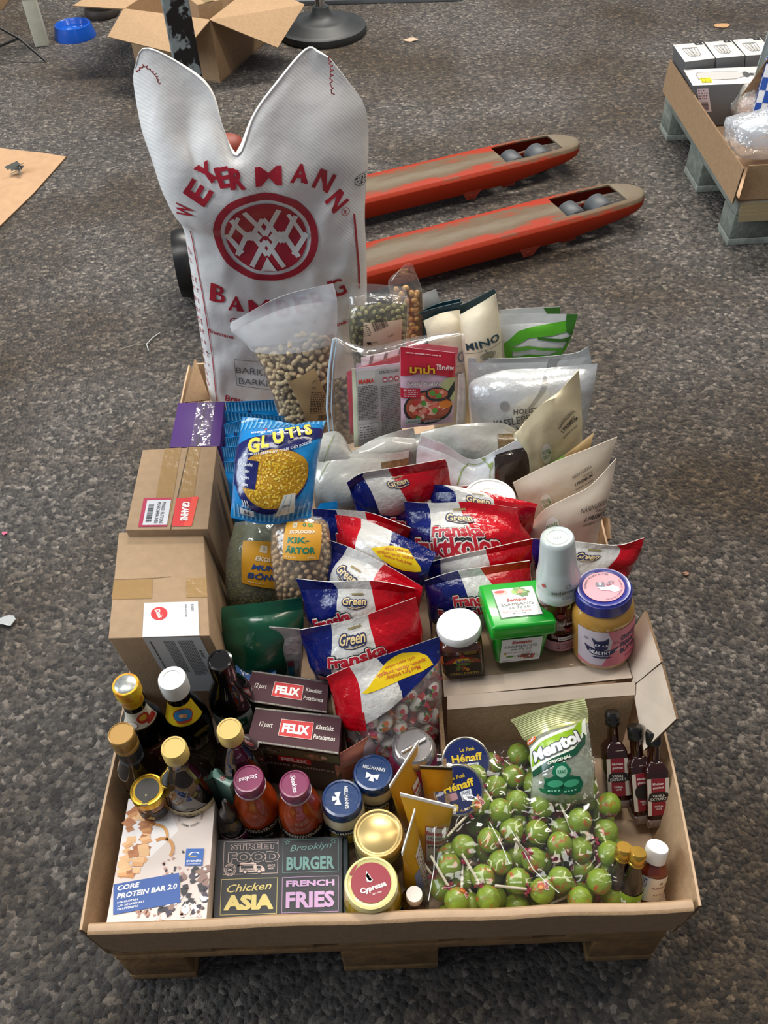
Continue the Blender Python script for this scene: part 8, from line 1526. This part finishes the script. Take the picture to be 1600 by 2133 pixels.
s2 = Cyl(lambda z: .0320, -PI/2+.12, zl=[k*.008 for k in range(1, 16)], rr=.0320); D = Decal(); D.rect(-.045, .008, .045, .030, ink('b8828a'), 1); D.text('red berries', .008, .070, .0060, ink('e8dcd8'), 2, w=.036, bold=.01); D.rect(-.010, .033, .014, .041, ink('e8e4e0'), 2); D.text('NO SUGAR', .002, .037, .0034, ink('5a2a2e'), 3, w=.020, bold=.02); D.small(-.012, .012, .018, .026, 3, ink('6a3038'), 2); D.ell(.014, .047, .009, .006, ink('3a1a2a'), 1.6); D.ell(.008, .055, .008, .005, ink('8a1c20'), 1.5); D.poly([(.004, .104), (.012, .114), (.010, .102)], ink('7a9a3a'), 2); D.ell(-.006, .088, .006, .005, ink('7a1418'), 1.3); D.ell(.02, .092, .007, .005, ink('7a1418'), 1.3)
mb = MB(); bake(D, mb, s2); mb.obj('label', t)
# peanut butter
h = .140; p, rt = on_shelf(1257, 1222, h); t = thing('peanut_butter_jar', 'big peanut butter jar with blue ribbed lid and pink label on the shelf', 'jar', p, rt)
PBM = mat('peanut_butter', 'b98a3c', .1, coat=.8, noise_amt=.2, noise_scale=30)
P = [(0, 0), (.040, 0), (.046, .005), (.0475, .015), (.0475, .094), (.0455, .106), (.0405, .114), (.0385, .118)]
mb = MB(); mb.lathe(P, PBM, 56); mb.obj('jar_body', t)
LB = mat('ribbed_blue_lid', '23277e', .35, coat=.2); mb = cap_ribbed(.0420, .026, LB, 70, c=(0, 0, .114), amp=.022); mb.obj('lid', t)
PK = ink('cf6f80'); NV = ink('20244e'); D = Decal(); D.ell(0, 0, .0305, .0305, PK, 1, n=44); D.arc('CRUNCHY PEANUT BUTTER', 0, 0, .0265, PI*.68, .0034, NV, 2, span=2.1, bold=.03); D.arc('CRUNCHY PEANUT BUTTER', 0, 0, .0265, -.6, .0028, NV, 2, span=2.1); D.poly([(-.011, .006), (-.009, .012), (-.005, .008), (0, .009), (.002, .012), (.003, .005), (.001, -.003), (-.008, -.004)], NV, 2); D.ell(.011, .006, .007, .0035, NV, 2.2, rot=.5); D.line([(.006, .004), (.016, .008)], .001, PK, 3); D.line([(.007, .002), (.016, .005)], .001, PK, 3)
D.poly([(-.010, .0), (.004, -.002), (.013, .001), (.021, -.004), (.022, -.012), (.014, -.014), (.006, -.009), (-.004, -.008)], ink('c9ccda'), 2.6); D.ell(-.004, .005, .0022, .0022, ink('c9ccda'), 3)
mb = MB(); bake(D, mb, Flat((0, 0, .1395), (1, 0, 0), (0, 1, 0))); mb.obj('lid_print', t)
s3 = Cyl(lambda z: .0478, -PI/2+.05, zl=[.02, .04, .06, .08], rr=.0478); D = Decal(); LK = ink('c9bcc6')
D.rect(-.052, .014, .060, .092, PK, 1); D.poly([(-.052, .024), (-.030, .016), (-.012, .016), (-.002, .040), (.003, .070), (-.004, .092), (-.052, .092)], LK, 1.4)
for k, s in enumerate(('CRUNCHY', 'PEANUT', 'BUTTER')): D.text(s, .034, .072-.0145*k, .0098, NV, 2, w=.036, bold=.04, shear=.05)
D.text('PLANT POWER', .034, .028, .003, NV, 2, w=.018)
D.poly([(-.024, .064), (-.028, .078), (-.020, .071), (-.010, .073), (-.002, .079), (-.003, .066), (-.004, .055), (-.013, .048), (-.022, .053)], NV, 2); D.poly([(-.040, .060), (-.030, .056), (-.014, .050), (.004, .052), (.014, .057), (.006, .044), (-.006, .038), (-.026, .040), (-.034, .046)], NV, 2.2); D.ell(-.012, .035, .014, .0022, NV, 2.3)
for x, r_ in ((-.019, .3), (-.008, -.3)): D.ell(x, .063, .0042, .0026, ink('e8e2ea'), 3, rot=r_); D.ell(x, .0628, .0016, .0018, NV, 3.5); D.line([(x-.005, .066+(.002 if r_ < 0 else 0)*-1), (x+.005, .066)], .0018, NV, 3.6)
D.arc('HEALTHY', -.012, .098, .052, -PI/2-.06, .0072, ink('e8e2ea'), 4, span=.62, inside=True, bold=.04); D.text('CO', .0105, .0505, .0035, ink('e8e2ea'), 4, bold=.02); D.text('LIVE', -.036, .075, .0022, NV, 2); D.text('HAPPY', -.036, .072, .0022, NV, 2); D.text('STAY', .008, .068, .0022, NV, 2); D.text('YOUNG', .009, .065, .0022, NV, 2)
mb = MB(); bake(D, mb, s3); mb.obj('label', t)

# ------------------------------------------------------------------ vanilla extract bottles
VG = mat('vanilla_liquid', '2c0c08', .08, coat=.7); CLR = mat('clear_glass_foot', '6e5a50', .06, coat=.9, spec=.8, alpha=None)
def vanilla(label, px, py, zt, h=.150, yaw=0, torn=False, group=None, lean=(0, 0, 0)):
    p = at(px, py, z=zt); t = thing('vanilla_bottle', label, 'bottle', (p.x, p.y, zt), (lean[0], lean[1], yaw), group)
    mb = MB(); frust(mb, .034, .034, .0, .014, CLR, .003); frust(mb, .034, .034, .012, .094, VG, .004); frust(mb, .034, .020, .092, .104, VG, .003); mb.lathe([(.0095, .100), (.0092, .128), (.0100, .129)], VG, 28); mb.obj('bottle_body', t)
    c = MB(); c.lathe([(.0102, .128), (.0112, .129), (.0114, .136), (.0110, .137), (.0114, .138), (.0114, .145), (.0100, .1495), (0, .150)], mat('black_screw_cap', '161412', .3, coat=.3), 30); c.obj('cap', t)
    D = Decal(); W, H = .0325, .060; D.rect(0, 0, W, H, ink('cfc3b2'), 1); D.rect(W*.18, 0, W*.82, H, ink('8a1c28'), 1.4); D.text('khoisan', W*.5, H*.86, .0040, ink('efe4dc'), 2, w=W*.5, bold=.02); D.text('gourmet', W*.5, H*.76, .0040, ink('efe4dc'), 2, w=W*.5, bold=.02)
    D.poly(blob(W*.5, H*.50, W*.40, 3, 14, .12) if torn else [(W*.02, H*.42), (W*.08, H*.60), (W*.3, H*.63), (W*.7, H*.63), (W*.92, H*.60), (W*.98, H*.42), (W*.7, H*.37), (W*.3, H*.37)], ink('1c1816'), 2.4)
    if not torn: D.text('VANILJ-', W*.5, H*.54, .0042, ink('e4dcd0'), 3, w=W*.56, bold=.01); D.text('EXTRAKT', W*.5, H*.45, .0042, ink('e4dcd0'), 3, w=W*.74, bold=.01)
    D.text('VANILJA-', W*.5, H*.25, .0030, ink('efe4dc'), 3, w=W*.42); D.text('UUTE', W*.5, H*.18, .0030, ink('efe4dc'), 3, w=W*.26)
    mb = MB(); bake(D, mb, Flat((-W/2, -.0174, .022), (1, 0, 0), (0, 0, 1))); mb.obj('label', t); return t
vanilla('tall square vanilla bottle with intact label, left of the three', 1284, 1676, .172, yaw=.03, lean=(-.70, -.02, 0))
vanilla('square vanilla bottle with torn label, middle of the three', 1338, 1705, .168, yaw=.10, torn=True, lean=(-.68, -.02, 0))
vanilla('square vanilla bottle tucked under the carton flap, right of the three', 1366, 1712, .170, yaw=.04, lean=(-.62, -.03, 0))
# aroma bottles
for k, (px, py, lb) in enumerate(((1302, 1762, 'slim aroma bottle with gold cap and green label, the left one'), (1331, 1772, 'slim aroma bottle with gold cap and green label, the right one'))):
    P = [(0, 0), (.0125, 0), (.0140, .003), (.0140, .050), (.0125, .060), (.0082, .074), (.0080, .082)]
    def lab(D):
        D.rect(-.021, .006, .021, .044, ink('8fb52e'), 1); D.poly([(-.021, .016), (.0, .019), (.021, .014), (.021, .028), (-.021, .030)], ink('4f8f2a'), 1.3); D.rect(-.021, .006, -.016, .044, ink('d8dcd8'), 1.4); D.text('Menthol', .001, .0335, .0070, ink('eef2ea'), 2, w=.030, bold=.01); D.text('arom', .009, .0255, .0056, ink('eef2ea'), 2, w=.018, bold=.01); D.poly([(-.016, .006), (-.016, .018), (-.006, .012), (.004, .012), (.018, .006)], ink('c43a2e'), 2); D.line([(-.010, .010), (-.006, .018), (-.001, .010)], .0012, ink('22301c'), 3); D.line([(-.016, .018), (0, .0125), (.02, .013)], .0012, ink('e8e8e0'), 2.6)
    c = MB(); c.lathe([(.0088, .080), (.0098, .081), (.0098, .0835), (.0094, .0840), (.0098, .0845), (.0098, .0955), (.0088, .0975), (0, .0975)], mat('gold_cap_bright', 'c9a046', .25, .8), 32)
    bottle('aroma_bottle', lb, 'bottle', px, py, .2680+.004*k, P, mat('dark_aroma', '1a0e08', .06, coat=.7), c, zb=.160+.004*k, lean=(-.42, .12), labels=[('label', lab, Cyl(rof(P), -PI/2+.05, zl=[.01, .02, .03, .04], rr=.014))], scale=1.2)
# flavour bottle with white cap
P = [(0, 0), (.0195, 0), (.0225, .003), (.0225, .052), (.0200, .060), (.0125, .068), (.0120, .072)]
def lab(D):
    D.rect(-.034, .014, .020, .054, ink('dcd2c2'), 1); D.rect(-.034, .014, -.010, .054, ink('c9d3da'), 1.3); D.small(-.031, .036, -.013, .052, 4, ink('3f5f9a'), 2, 4, .5); D.ell(-.026, .026, .004, .0035, ink('d8c03a'), 2); D.ell(-.018, .030, .003, .003, ink('6fae5a'), 2); D.small(-.031, .016, -.013, .022, 2, ink('5a6a7a'), 2)
    D.text('FLAVOUR', .006, .038, .0034, ink('7a5a4c'), 2, w=.024); D.text('M', .006, .046, .0040, ink('7a5a4c'), 2); D.small(-.002, .024, .014, .028, 1, ink('9a7a6a'), 2)
c = MB(); c.lathe([(.0145, .070), (.0155, .0705), (.0155, .090), (.0145, .0920), (0, .0920)], mat('white_cap2'), 36)
bottle('flavour_bottle', 'small amber bottle with white cap and two part label in the front right corner', 'bottle', 1371, 1762, .249, P, mat('amber_liquid', '6a2a12', .07, coat=.7), c, zb=.166, lean=(-.45, .16), labels=[('label', lab, Cyl(rof(P), -PI/2+.05, zl=[.02, .03, .04, .05], rr=.0225))])
